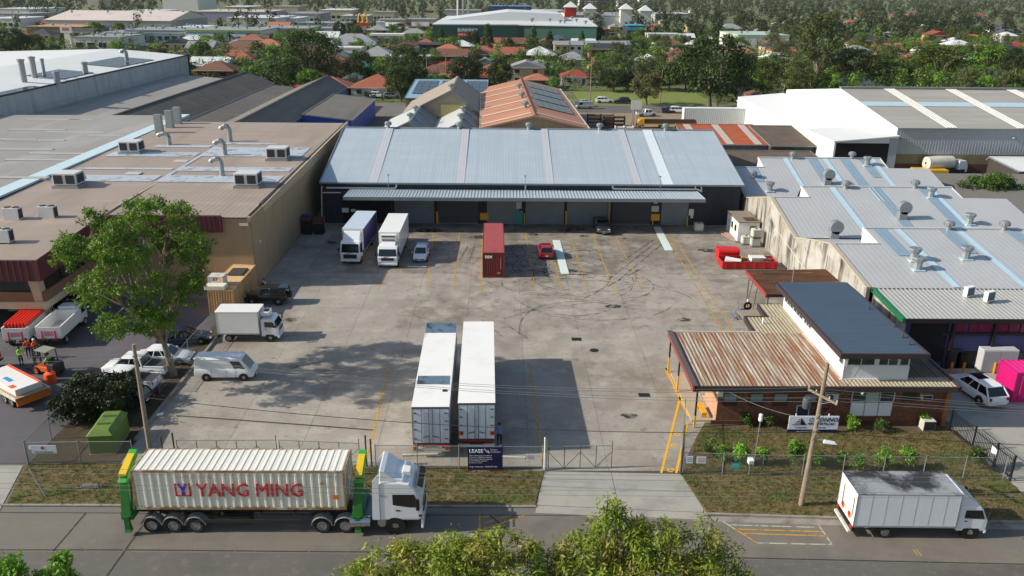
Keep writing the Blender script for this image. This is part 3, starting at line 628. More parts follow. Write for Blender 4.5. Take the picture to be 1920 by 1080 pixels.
for k, (x0, x1, lab) in enumerate(((-22.5,-13.2,'small gabled shed with pale and grey roof next to the lane'),(-12.9,-4.2,'small gabled shed with pale and grey roof next to the salmon warehouse'))):
    t = shed('shed', lab, 'shed', x0, x1, 150, 171.5, 4.6, 7.4, 'y', M('weathered_clad'), ltr, off=.62, vents=(.15,.6), skys=((.3,(1,)),(.7,(1,))), skm=M('skylight_grey','8b9196',.5))
    rf = [c for c in t.children if c.name.startswith('roof') and 'vent' not in c.name][0]
    MB().corr((x1+.3,149.7,4.64), (x1+.3,171.8,4.64), (x0+(x1-x0)*.62+.1,149.7,7.42), (x0+(x1-x0)*.62+.1,171.8,7.42), .5, .02).build('roof_sheet', M('roof_midgrey','7d8286',.5,metal=.2), rf, recalc=False)
t = shed('warehouse', 'low warehouse with blue grey roof covered in solar panels', 'warehouse', -22.3, -3.8, 196, 222, 5.9, 7.4, 'x', M('grey_wall'), M('blue_roof','8fb0c4',.4,metal=.2,var=.05), off=.97)
for i in range(3):
    for a in range(3):
        for c in range(4):
            x0, y0 = -21.4+i*6.2+a*1.75, 201+c*4.6; z0 = 5.9+(y0-196)*.0575+.14; z1 = 5.9+(y0+4.4-196)*.0575+.14
            MB().hexa([(x0,y0,z0),(x0+1.68,y0,z0),(x0+1.68,y0+4.4,z1),(x0,y0+4.4,z1),(x0,y0,z0+.05),(x0+1.68,y0,z0+.05),(x0+1.68,y0+4.4,z1+.05),(x0,y0+4.4,z1+.05)]).build('solar_panel', sol, t)
# ------------------------------------------------------------------ sawtooth factory on the right
sawr = M('saw_roof', 'b2b5b7', .5, metal=.15, var=.06, scale=.2, streak=[('b0b4b6', (.5,.05,.3), .5, .7)])
stained = M('stained_render', 'adaba5', .9, var=.08, scale=.8, streak=[('8d8676', (.25,.25,.3), .45, .7), ('55514a', (1.1,.9,.12), .48, .62), ('33312d', (.5,.28,.3), .55, .68)], bump=.2, bscale=8)
sawwhite = M('saw_white', 'd4d2cb', .6, var=.05)
dkstrip = M('dark_blue_skylight', '8299ab', .35, var=.08, scale=1); ltstrip = M('light_blue_skylight', 'adc8d6', .4, var=.06, scale=1)
sw = thing('sawtooth_factory', 'grey sawtooth roofed factory with stained side wall and roof cowls', 'factory', (48,70,0), 0, None, True)
XA, XB, XC, XD = 33.1, 38.0, 57.0, 62.5
tiers = [(83.,7.0,79.2,69.95,5.1,XA,80.,88.), (102.2,7.0,99.2,89.2,4.1,XA,57.,62.5), (121.,7.0,118.,109.3,3.8,XA,56.,62.)]
prof = [(69.95,-.05),(69.95,5.05),(79.2,6.4),(83,5.6),(89.2,4.05),(99.2,6.3),(109.3,3.75),(118,6.1),(121,5.4),(128,4.2),(128,-.05)]
MB().prism(prof, 'x', XA, XA+.35).build('side_wall', stained, sw)
cap = MB()
for (y0,z0),(y1,z1) in zip(prof[1:-2], prof[2:-1]): cap.hexa([(XA-.04,y0,z0),(XA+.42,y0,z0),(XA+.42,y1,z1),(XA-.04,y1,z1),(XA-.04,y0,z0+.14),(XA+.42,y0,z0+.14),(XA+.42,y1,z1+.14),(XA-.04,y1,z1+.14)])
cap.build('wall_cap', M('pale_cap','aaa392',.8,var=.1), sw)
MB().box(XA+.4,88,70.2,127,-.05,3.6).build('wall', M('grey_wall'), sw)
for k, (yr,zr,yx,ye,ze,xa,xc,xd) in enumerate(tiers):
    s_ = (zr-ze)/(yr-ye); zx = ze+s_*(yx-ye)
    b = MB()
    b.corr((XB,ye,ze), (xc,ye,ze), (XB,yr,zr), (xc,yr,zr), .55, .007)
    b.corr((xa+.4,ye,ze), (XB,ye,ze), (xa+.4,yx,zx), (XB,yx,zx), .55, .007)
    b.corr((xc,ye,ze), (xd,ye,ze), (xc,yx,zx), (xd,yx,zx), .55, .007)
    yb = yr+6.2; zb = 4.0
    b.quad((XB,yr,zr), (xc,yr,zr), (xc,yr+.3,5.0), (XB,yr+.3,5.0)); b.quad((XB,yr+.3,5.0), (xc,yr+.3,5.0), (xc,yb,zb), (XB,yb,zb)); b.quad((xa+.4,yx,zx), (XB,yx,zx), (XB,yx+10,zb), (xa+.4,yx+10,zb)); b.quad((xc,yx,zx), (xd,yx,zx), (xd,yx+10,zb), (xc,yx+10,zb))
    rf = b.build('roof', sawr, sw, recalc=False)
    for x in (XB-.05, xc): MB().prism([(yx-.05,zx),(yr,zr+.06),(yr+.35,zr+.06),(yr+.4,4.9),(yx+4.5,4.9)], 'x', x, x+.12).build('sawtooth_end', sawwhite, rf)
    MB().box(XB-.1,xc+.15,yr-.15,yr+.2,zr,zr+.12).build('ridge_cap', M('ridge_pale','b9bcbc',.5), rf)
    MB().box(xa+.4,XB,yx-.12,yx+.12,zx,zx+.1).build('ridge_cap', M('ridge_pale'), rf)
    MB().box(xa+.4,xd,ye-.35,ye-.05,ze-.25,ze+.02).build('roof_gutter', M('gutter_dark'), rf)
    def pl(px, py):
        d = ray(px,py); t = (CH-ze+s_*ye)/(s_*d[1]-d[2]); return Vector((d[0]*t, d[1]*t, CH+d[2]*t))
    strips = {0: ((1665,447,.66,dkstrip,.5),(1700,447,.36,ltstrip,1),(1790,447,.66,dkstrip,.45),(1815,447,.36,ltstrip,1),(1905,440,.66,dkstrip,.6)),
              1: ((1570,365,.4,ltstrip,1),(1655,370,.6,dkstrip,.9),(1760,385,.6,dkstrip,1),(1700,430,.4,ltstrip,.3),(1770,380,.35,ltstrip,1)),
              2: ((1480,310,.36,ltstrip,1),(1530,310,.66,dkstrip,.9),(1555,310,.4,ltstrip,1),(1590,308,.66,dkstrip,.9),(1625,308,.6,dkstrip,.5),(1660,330,.35,ltstrip,1),(1420,330,.6,dkstrip,.5))}[k]
    for px,py,wd,mt,ln in strips:
        x = pl(px,py).x; yt = (yr if XB < x-wd and x+wd < xc else yx)-.2; yq = yt-(yt-ye)*ln+.1; z_ = lambda y: ze+s_*(y-ye)+.06
        MB().corr((x-wd,yq,z_(yq)), (x+wd,yq,z_(yq)), (x-wd,yt,z_(yt)), (x+wd,yt,z_(yt)), .55, .007).build('skylight', mt, rf, recalc=False)
    # cowls: (px,py of foot, kind)
    cw = {0: ((1720,505,'c'),(1713,488,'c'),(1810,485,'c'),(1778,431,'v'),(1882,431,'v')), 1: ((1690,410,'k'),(1562,447,'k'),(1745,370,'c'),(1817,420,'c'),(1585,353,'v'),(1715,352,'v')), 2: ((1443,358,'c'),(1550,345,'k'),(1625,310,'c'),(1486,297,'v'),(1597,297,'v'),(1412,333,'v'))}[k]
    for px,py,kd in cw:
        p = pl(px,py)
        if kd == 'v': roof_vent(sw, p+Vector((0,0,.15)), 1.0)
        elif kd == 'c':
            MB().lathe([(.38,-.2),(.38,.7),(.62,1.1),(.62,1.25),(.1,1.25)], p, n=8).build('exhaust_cowl', steel, sw)
            MB().ob(p+Vector((0,0,.0)), (1.1,1.1,.1)).build('cowl_flashing', ltstrip, sw)
        else:
            MB().box(p.x-.45,p.x+.45,p.y-.45,p.y+.45,p.z-.2,p.z+.9).build('fan_base', steel, sw); MB().lathe([(.05,-.45),(.75,-.45),(.75,.45),(.05,.45)], p+Vector((.15,0,1.35)), 'y', 16).build('fan_scroll', steel, sw, smooth=True)
MB().beam((XA-.06,96,3.4), (XA-.06,83.5,1.7), .03, .06).build('wall_flashing', sawwhite, sw); MB().ob((XA-.1,82.3,1.6), (.2,.4,.35)).build('wall_lamp', blk, sw)
# purple fronted unit
purp = M('purple_block', '4c4f78', .8, var=.08, scale=1); purk = M('black_frame', '17161b', .6)
pu = thing('workshop', 'purple painted workshop with pale ribbed roof and green barge board', 'workshop', (50,64,0), 0, None, True)
MB().box(34.05,88,64.1,69.9,-.05,4.5).build('wall', purp, pu)
rf = MB().corr((33.8,63.7,4.65), (88,63.7,4.65), (33.8,69.8,5.12), (88,69.8,5.12), .4, .03).build('roof', M('pale_rib_roof','a9aaa6',.5,metal=.15,var=.06), pu, recalc=False)
MB().prism([(63.6,4.3),(63.6,4.72),(69.9,5.2),(69.9,4.75)], 'x', 33.55, 33.82).build('barge_board', M('green_barge','1f6b45',.5,var=.08), pu)
MB().prism([(63.9,-.05),(63.9,4.3),(69.9,4.8),(69.9,-.05)], 'x', 33.75, 34.06).build('side_wall', stained, pu)
MB().box(33.8,88,63.55,63.72,4.3,4.66).build('roof_gutter', purk, pu)
q = lambda px,py: AY(px,py,63.95)
for (a,c,nm,mt) in (((1712,603),(1765,678),'doorway_shade',M('bay_dark')),((1771,655),(1796,693),'door',M('dark_grey_door','33343c',.6)),((1796,660),(1835,705),'doorway_shade',M('bay_dark')),((1880,660),(1916,672),'window',glass)):  # doorway shade painted as near-black panels on the solid wall
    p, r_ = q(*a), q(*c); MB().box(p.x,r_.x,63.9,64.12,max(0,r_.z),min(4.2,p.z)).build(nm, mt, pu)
for x0,x1 in ((1789,1811),(1821,1835),(1838,1858),(1865,1890),(1896,1912),(1918,1945)):
    p, r_ = q(x0,602), q(x1,613); MB().box(p.x,r_.x,63.98,64.12,3.35,4.1).build('window', M('pink_glass','7a2f4a',.2), pu)
for px in (1783,1860): x = q(px,640).x; MB().box(x-.12,x+.12,63.75,64.1,0,4.3).build('column', purk, pu)
MB().box(37.2,88,63.85,64.1,3.1,3.32).build('lintel_beam', purk, pu)
b = thing('storage_cabinet', 'tall white metal cabinet against the purple wall beside the pink container', 'cabinet', q(1855,706)); b.location.z = -.02
MB().box(-1.5,1.5,-.9,.0,0,2.1).build('body', M('cabinet_white','b5b6ba',.5,var=.05), b, bevel=.03)
for x in (-.75,.75): MB().box(x-.7,x+.7,-.93,-.9,.15,2.0).build('door', M('cabinet_white'), b)
for k, px in enumerate((1805,1782,1863)):
    p = G(px,700,-.02); t = MB().lathe([(.1,0),(.1,.95),(.09,1.0),(.01,1.02)], (0,0,0), n=12).build('bollard', M('orange_bollard','d88a1a',.5), None, smooth=True); t.location = p
    tag(t, ('orange yellow safety bollard by the dark doorway', 'orange safety bollard at the purple wall edge', 'yellow safety bollard between white SUV and pink container')[k], 'bollard')
for k, (px,py,l) in enumerate(((1815,557,'wall mounted style split condenser on pale roof near the pipe flashing'),(1853,566,'split condenser on pale roof beside its bent pipe'))):
    p = G(px,py,4.95); t = thing('condenser_unit', l, 'air conditioner', p, rad(25)); MB().box(-.5,.5,-.2,.2,.1,1.0).build('casing', wht, t, bevel=.02)
    MB().box(-.42,.42,-.22,-.2,.2,.92).build('coil_grille', M('coil_blue','41586e',.5), t)
    for x in (-.4,.3): MB().box(x,x+.1,-.25,.25,0,.1).build('foot', steel, t)
# big white warehouse
wc = M('white_cladding', 'dfe0df', .5, var=.03); tr = M('beige_roof', 'a19c93', .5, metal=.1, var=.05, scale=.2, streak=[('aca79e', (.05,.5,.3), .5, .7)])
WYf = 143.; pe = AY(1683,240,WYf); XW = pe.x; pr = AX(1577,166,XW); pb_ = AX(1475,168,XW)
bw = thing('warehouse', 'huge white warehouse with beige roof and white skylight ribs', 'warehouse', (100,WYf,0), 0, None, True)
prof = [(WYf,-.05),(WYf,pe.z),(pr.y,pr.z),(max(pb_.y,pr.y+12),pb_.z),(max(pb_.y,pr.y+12),-.05)]
MB().prism(prof, 'x', XW, 190).build('wall', wc, bw)
rf = MB().corr((XW-.2,WYf-.4,pe.z+.05), (191,WYf-.4,pe.z+.05), (XW-.2,pr.y,pr.z+.08), (191,pr.y,pr.z+.08), .6, .01).corr((XW-.2,prof[3][0]+.4,pb_.z+.05), (191,prof[3][0]+.4,pb_.z+.05), (XW-.2,pr.y,pr.z+.08), (191,pr.y,pr.z+.08), .6, .01).build('roof', tr, bw, recalc=False)
MB().box(XW-.2,191,pr.y-.6,pr.y+.6,pr.z+.08,pr.z+.4).build('ridge_vent', M('ridge_grey','6f7678',.5), rf)
ks = (pr.z-pe.z)/(pr.y-WYf)
def pw(px, py): d = ray(px,py); t = (CH-pe.z+ks*WYf)/(ks*d[1]-d[2]); return Vector((d[0]*t, d[1]*t, CH+d[2]*t))
skw_ = M('skylight_milk','cfcfc9',.5)
for a, c in (((1662,170),(1787,239)),((1780,171),(1912,237)),((1897,172),(2040,238)),((2010,172),(2170,238))):
    p, r_ = pw(*a), pw(*c); x = (p.x+r_.x)/2; MB().corr((x-1.1,WYf-.3,pe.z+.14), (x+1.1,WYf-.3,pe.z+.14), (x-1.1,pr.y-.8,pr.z+.14), (x+1.1,pr.y-.8,pr.z+.14), .55, .05).build('skylight', skw_, rf, recalc=False)
ya, yb = pw(1750,201).y, pw(1750,193).y; MB().quad((pw(1620,197).x,ya,pe.z+ks*(ya-WYf)+.16), (190,ya,pe.z+ks*(ya-WYf)+.16), (190,yb,pe.z+ks*(yb-WYf)+.16), (pw(1620,197).x,yb,pe.z+ks*(yb-WYf)+.16)).build('skylight', ltstrip, rf)
b = MB()
for i in range(230): b.box(XW+.1+i*.5,XW+.25+i*.5,WYf-.06,WYf,3.6,pe.z-.1)
b.build('cladding_rib', M('ribbed_grey','a5aab0',.5,metal=.2,var=.06), bw)['kind'] = 'stuff'
MB().box(XW,190,WYf-.03,WYf,3.6,pe.z-.05).build('front_cladding', M('ribbed_grey'), bw); MB().box(XW,190,WYf-.08,WYf,1.9,3.6).build('olive_band', M('olive_sheet','77724f',.7,var=.15), bw); MB().box(XW,190,WYf-.1,WYf,0,1.9).build('brick_base', M('dark_brick','5a3c32',.9,var=.15,scale=5), bw)
for px in (1690,1900): p = AY(px,258,WYf); MB().ob(p+Vector((0,-.3,0)), (.6,.5,.2), .5).build('flood_lamp', steel, bw)
# its white skillion wing on the left
pc = AY(1565,266,WYf-1.0); XV = pc.x; pf = AX(1383,190,XV)
wg = thing('loading_shed', 'bright white skillion shed with open loading door beside the huge warehouse', 'shed', (XV+8,WYf,0), 0, None, True)
yb2 = min(pf.y, 215.); zr_ = pc.z
MB().prism([(XV,-.05),(XV,pc.z),(XW,pc.z+1.0),(XW,-.05)], 'y', WYf-1, yb2).build('wall', wc, wg)
MB().hexa([(XV-.3,WYf-1.6,pc.z+.03),(XW-.02,WYf-1.6,pc.z+1.03),(XW-.02,yb2,pf.z+1.03),(XV-.3,yb2,pf.z+.03),(XV-.3,WYf-1.6,pc.z+.22),(XW-.02,WYf-1.6,pc.z+1.22),(XW-.02,yb2,pf.z+1.22),(XV-.3,yb2,pf.z+.22)]).build('roof', M('white_roof'), wg)
MB().box(XV+.3,XV+9.5,WYf-1.12,WYf-.98,0,pc.z-.2).build('doorway_shade', M('bay_dark'), wg)  # shade inside the loading door put in as a near-black panel
for i in range(3): MB().lathe([(.55,0),(.55,2.2),(.1,2.3)], (XV+4.6+i*1.3,WYf-1.6,0), n=12).build('stored_drum', M('drum_white','cfd2d4',.4), wg, smooth=True)
MB().box(XV+9.5,XW,WYf-1.1,WYf-.99,0,pc.z+.6).build('corner_cladding', M('ribbed_grey'), wg)
# rusty and brown sheds between
rust_o = M('orange_rust_roof', 'a4512c', .8, var=.2, scale=.8, stain=[('7b4a33', .6, .5, .7)])
t = shed('shed', 'small shed with orange rusted roof sheets and pale strips', 'shed', G(1275,248,4).x, G(1415,248,4).x, 152, 166, 3.4, 5.0, 'x', M('corr_grey_wall','6e7880',.6,var=.15,streak=[('54606a',(3,3,.2),.45,.65)]), rust_o, off=.95, skys=((.12,()),(.5,()),(.85,())), skm=M('pale_sheet','b5aba2',.6), skw=.7)
shed('shed', 'low shed with weathered dark brown flat roof next to the orange rusted one', 'shed', G(1400,250,4).x+1.5, G(1460,250,4).x+3, 150, 165, 3.6, 5.0, 'x', M('shed_dark','3c3733',.9), M('brown_flat_roof','5e5146',.9,var=.2,scale=.5,stain=[('4b463f',.4,.5,.7)]), off=.95)
shed('shed', 'brown flat roofed shed tucked behind the navy warehouse corner', 'shed', 36.0, 53.5, 131, 144, 3.2, 3.9, 'x', M('shed_dark'), M('brown_flat_roof'), off=.95)

# grime worn into the concrete in front of the docks
gr_ = M('dock_grime','4b453c',.8,var=.15,trans=(.22,.36,.76,.34)); gr2 = M('dock_grime_fine','3f3a33',.8,var=.15,trans=(.9,.48,.8,.3))
MB().add([(-22,88,.0035),(33,88,.0035),(33,108.9,.0035),(-22,108.9,.0035)], [(0,1,2,3)]).build('grime_patch', gr_, yard); MB().add([(-10,72,.003),(33,72,.003),(33,108.9,.003),(-10,108.9,.003)], [(0,1,2,3)]).build('grime_patch', gr2, yard)
# ------------------------------------------------------------------ vehicles: +x is forward, z=0 the ground
WC = {}
def wheel(t, x, y, r=.33, wd=.22, dual=False, rm=None):
    rm = rm or rimm; k = (r, wd, dual, rm.name)
    if k not in WC:
        h = wd/2
        a = MB().lathe([(r*.6,-h*.9),(r*.9,-h),(r,-h*.75),(r,h*.75),(r*.9,h),(r*.6,h*.9),(r*.58,0)], ax='y', n=22)
        b = MB(); 
        for s_ in (-1,1):
            d = .45 if dual else .75
            b.lathe([(r*.6,s_*h*.92),(r*.55,s_*h*.95),(r*.5,s_*h*d),(r*.2,s_*h*(d-.1)),(r*.18,s_*h*(d+.25)),(.01,s_*h*(d+.27))], ax='y', n=18)
            for i in range(8):
                q = i*math.pi/4; b.ob((r*.36*math.cos(q),s_*h*d,r*.36*math.sin(q)), (r*.12,h*.1,r*.12), 0, 0, -q)
        WC[k] = []
        for bb, m_ in ((a,tyre),(b,rm)):
            o = bb.build('x', m_, None, smooth=True); WC[k].append(o.data); bpy.data.objects.remove(o)
    o = put('wheel', WC[k][0], t); o.location = (x,y,r); put('rim', WC[k][1], o); return o
def sect(x, hw, zb, zt, cr=.12):      # body cross-section, 12 points
    pts = [(hw*.82,zb),(hw*.97,zb+.1),(hw,zb+(zt-zb)*.45),(hw*.985,zt-cr),(hw*.93,zt-cr*.3),(hw*.78,zt)]
    return [(x,y,z) for y, z in pts]+[(x,-y,z) for y, z in reversed(pts)]
CARS = {   # body sections (x/L, width factor, zb, zt), glass base/top (x0,x1 as fraction of L), roof height, wheel x
 'hatch': dict(L=3.95,W=1.70,H=1.50,body=[(0,.86,.32,.62),(.015,.93,.24,.88),(.12,1,.2,.92),(.3,1,.19,.9),(.6,1,.19,.9),(.72,1,.2,.9),(.86,.97,.22,.78),(.97,.88,.24,.66),(1,.75,.3,.5)],g=(.02,.78,.1,.56),wx=(.19,.82),r=.3),
 'sedan': dict(L=4.6,W=1.78,H=1.45,body=[(0,.86,.34,.66),(.02,.94,.25,.9),(.15,1,.2,.95),(.3,1,.19,.92),(.62,1,.19,.9),(.72,1,.2,.88),(.88,.97,.22,.76),(.97,.88,.24,.64),(1,.75,.3,.5)],g=(.13,.74,.27,.57),wx=(.2,.81),r=.32),
 'suv': dict(L=4.9,W=1.95,H=1.75,body=[(0,.86,.42,.8),(.015,.94,.34,1.05),(.12,1,.28,1.1),(.3,1,.27,1.08),(.6,1,.27,1.06),(.72,1,.28,1.05),(.9,.97,.3,.95),(.975,.9,.34,.84),(1,.78,.42,.65)],g=(.03,.75,.15,.57),wx=(.19,.82),r=.38),
 'jeep': dict(L=4.2,W=1.85,H=1.82,body=[(0,.95,.5,1.0),(.01,1,.45,1.12),(.3,1,.42,1.12),(.68,1,.42,1.12),(.72,.95,.42,1.1),(.97,.9,.45,1.05),(1,.85,.55,.95)],g=(.01,.68,.03,.6),wx=(.2,.83),r=.4),
 'ute': dict(L=5.3,W=1.88,H=1.84,body=[(0,.92,.5,1.0),(.01,.97,.42,1.08),(.3,1,.36,1.08),(.38,1,.34,1.1),(.62,1,.34,1.08),(.74,1,.35,1.08),(.93,.97,.38,1.04),(.985,.92,.42,.92),(1,.84,.5,.75)],g=(.345,.80,.39,.67),wx=(.2,.81),r=.38),
 'van': dict(L=4.75,W=1.72,H=2.0,body=[(0,.94,.4,1.0),(.008,.98,.3,1.12),(.3,1,.26,1.12),(.78,1,.26,1.1),(.86,.99,.27,1.06),(.95,.97,.28,1.0),(.985,.92,.32,.88),(1,.86,.4,.66)],g=(.0,.955,.02,.8),wx=(.2,.83),r=.31)}
def car(kind, name, label, cat, loc, rz, paint, H=None, group=None, white_plate=True, pannels=False):
    c = CARS[kind]; L, W = c['L'], c['W']; H = H or c['H']; hw = W/2; x0 = -L/2
    t = thing(name, label, cat, loc, rz, group)
    MB().loft([sect(x0+f*L, hw*w_, zb, zt) for f, w_, zb, zt in c['body']]).build('body', paint, t, smooth=True)
    g0, g1, h0, h1 = [x0+f*L for f in c['g']]
    def bt(x):
        f = (x-x0)/L; bs = c['body']
        for (fa,_,_,za),(fb,_,_,zb_) in zip(bs, bs[1:]):
            if fa <= f <= fb: return za+(zb_-za)*(f-fa)/(fb-fa)
        return bs[0][3]
    za, zb = bt(g0)-.06, bt(g1)-.06; wb, wt = hw*.93, hw*(.74 if kind != 'van' else .84)
    B = [(g0,-wb,za),(g1,-wb*.92,zb),(g1,wb*.92,zb),(g0,wb,za)]; T = [(h0,-wt,H-.1),(h1,-wt,H-.1),(h1,wt,H-.1),(h0,wt,H-.1)]
    if kind == 'van':
        gl = MB().hexa(B+T).build('upper_body', paint, t, bevel=.05)
        V = lambda i, j, u, v: Vector(B[i]).lerp(Vector(B[j]),u).lerp(Vector(T[i]).lerp(Vector(T[j]),u), v)
        e = .012
        MB().add([V(1,2,.05,.08)+Vector((e,0,e)), V(1,2,.95,.08)+Vector((e,0,e)), V(1,2,.95,.9)+Vector((e,0,e)), V(1,2,.05,.9)+Vector((e,0,e))], [(0,1,2,3)]).build('windscreen', glass, t)
        for i, j, s_ in ((0,1,-1),(3,2,1)): MB().add([V(i,j,.73,.12)+Vector((0,s_*e,0)), V(i,j,.93,.12)+Vector((0,s_*e,0)), V(i,j,.93,.82)+Vector((0,s_*e,0)), V(i,j,.73,.82)+Vector((0,s_*e,0))], [(0,1,2,3)]).build('side_window', glass, t)
        MB().add([V(0,3,.1,.2)+Vector((-e,0,0)), V(0,3,.9,.2)+Vector((-e,0,0)), V(0,3,.9,.85)+Vector((-e,0,0)), V(0,3,.1,.85)+Vector((-e,0,0))], [(0,1,2,3)]).build('rear_window', glass, t)
        for s_ in (-1,1):
            for xx in (-1.0,.2,.95): MB().box(xx,xx+.012,s_*hw*1.0-.004,s_*hw*1.0+.004,.35,1.05).build('door_seam', M('seam_dark','55585a',.6), t)
    else:
        MB().hexa(B+T).build('glasshouse', glass, t, bevel=.04)
        for i, j in ((0,0),(1,1),(2,2),(3,3)):
            MB().beam(Vector(B[i])+Vector((0,0,.02)), Vector(T[i])+Vector((0,0,.0)), .09, .09).build('pillar', paint, t)
        for s_, i, j in ((-1,0,1),(1,3,2)):
            for u in ((.5,) if kind in ('hatch','ute') else (.36,.66)): MB().beam(Vector(B[i]).lerp(Vector(B[j]),u), Vector(T[i]).lerp(Vector(T[j]),u), .07, .06).build('pillar', paint, t)
    MB().loft([[(h0-.1,-wt*.9,H-.12),(h0-.1,wt*.9,H-.12),(h0-.1,wt*.8,H-.06),(h0-.1,-wt*.8,H-.06)]]+[[(x,-wt-.02,H-.12),(x,wt+.02,H-.12),(x,wt*.86,H-.0),(x,-wt*.86,H-.0)] for x in (h0+.1,(h0+h1)/2,h1-.15)]+[[(h1+.03,-wt,H-.13),(h1+.03,wt,H-.13),(h1+.03,wt*.9,H-.07),(h1+.03,-wt*.9,H-.07)]]).build('roof', paint, t, smooth=True)
    for f in c['wx']:
        for s_ in (-1,1):
            x = x0+f*L; wheel(t, x, s_*(hw-.1), c['r'], .22)
            MB().lathe([(c['r']+.07,s_*(hw-.3)),(c['r']+.07,s_*(hw+.006)),(c['r']*.4,s_*(hw+.004))], (x,0,c['r']+.03), 'y', 18).build('wheel_arch', blk, t)
    zh = c['body'][-2][3]-.12; zr = c['body'][1][3]-.16
    for s_ in (-1,1):
        MB().ob((L/2-.1,s_*hw*.68,zh), (.2,.34,.15), -s_*.25).build('headlight', lgt, t, bevel=.03); MB().ob((-L/2+.06,s_*hw*.76,zr), (.14,.22,.26)).build('tail_light', red, t, bevel=.03)
        MB().ob((g1-.35,s_*(hw+.1),bt(g1)+.1), (.12,.2,.14)).build('wing_mirror', paint, t, bevel=.03)
    MB().ob((L/2-.03,0,.42), (.1,W*.66,.16)).build('grille', blk, t, bevel=.02); MB().ob((L/2+.03,0,.36), (.03,.37,.11)).build('number_plate', plate, t); MB().ob((-L/2-.01,0,zr-.22), (.03,.37,.11)).build('number_plate', plate, t)
    if kind in ('suv','hatch','jeep','sedan'):
        if kind == 'jeep':
            o = MB().lathe([(.05,-.12),(.36,-.12),(.38,0),(.36,.12),(.05,.12)], (-L/2-.16,0,.95), 'x', 18).build('spare_wheel', tyre, t, smooth=True)
    if kind == 'ute':
        MB().box(-L/2+.08,x0+.32*L,-hw*.86,hw*.86,1.06,1.10).build('tray_cover', M('tray_cover_grey','3b3b3b',.7), t)
        for s_ in (-1,1): MB().box(-L/2+.02,x0+.33*L,s_*hw*.9-.05,s_*hw*.9+.05,1.02,1.16).build('tray_side', paint, t, bevel=.02)
    return t
pw_ = M('car_white', 'dfe1e3', .25, var=.02, coat=.6); pbk = M('car_black', '0f1012', .25, var=.05, coat=.8); prd = M('car_red', '8e0d1c', .25, var=.04, coat=.8); pnv = M('car_navy', '141c38', .25, var=.05, coat=.8); pgr = M('car_charcoal', '2c2e33', .35, var=.06, coat=.5); psv = M('car_silver', '9ba0a5', .3, metal=.4, var=.03, coat=.5)
p_ = math.pi
car('van', 'panel_van', 'white panel van parked by the tree edge of the yard', 'van', (-22.45,61.75,0), rad(1), pw_)
car('jeep', 'offroader', 'black boxy offroader with rear spare wheel beside the tan container', 'car', (-23.6,78.8,0), p_, pbk)
car('hatch', 'hatchback', 'small white hatchback parked beside the white refrigerated truck', 'car', (-9.45,93.7,0), -p_/2-.02, pw_)
car('hatch', 'hatchback', 'small red hatchback parked next to the long white panel', 'car', (5.35,95.1,0), p_/2+.04, prd)
o = car('ute', 'utility_truck', 'old dark utility parked nose out under the awning edge', 'ute', (13.4,106.2,0), -p_/2, pgr)
MB().ob((2.66,0,.55), (.12,1.8,.16)).build('bumper', chrome, o)
o = car('suv', 'suv', 'white SUV with dark roof window beside the pink container', 'suv', (38.05,58.9,-.02), p_/2+.17, pw_)
MB().ob((.0,0,1.745), (1.1,.95,.025)).build('sunroof', glass, o)
lotg = None
car('ute', 'utility_truck', 'white dual cab utility with covered tray beside the dark hedge', 'ute', (-29.8,59.6,-.02), p_-.1, pw_)
car('hatch', 'hatchback', 'dark navy hatchback between the hedge and the white utility', 'car', (-28.9,57.2,-.02), p_-.2, pnv)
car('ute', 'utility_truck', 'white utility with grey bonnet half hidden under the big tree', 'ute', (-29.9,62.2,-.02), p_-.05, pw_)
car('sedan', 'sedan', 'white sedan facing the yard under the big tree', 'car', (-28.6,64.6,-.02), .05, pw_)
car('sedan', 'sedan', 'dark blue sedan in the shade of the big tree', 'car', (-28.4,68.6,-.02), .3, pnv)
car('suv', 'suv', 'black SUV parked under the office block beside the pillar', 'suv', (-44.8,75.3,-.02), .1, pbk)
car('sedan', 'sedan', 'dark sedan nose out under the office block behind the pillar', 'car', (-42.0,78.0,-.02), .35, pgr)

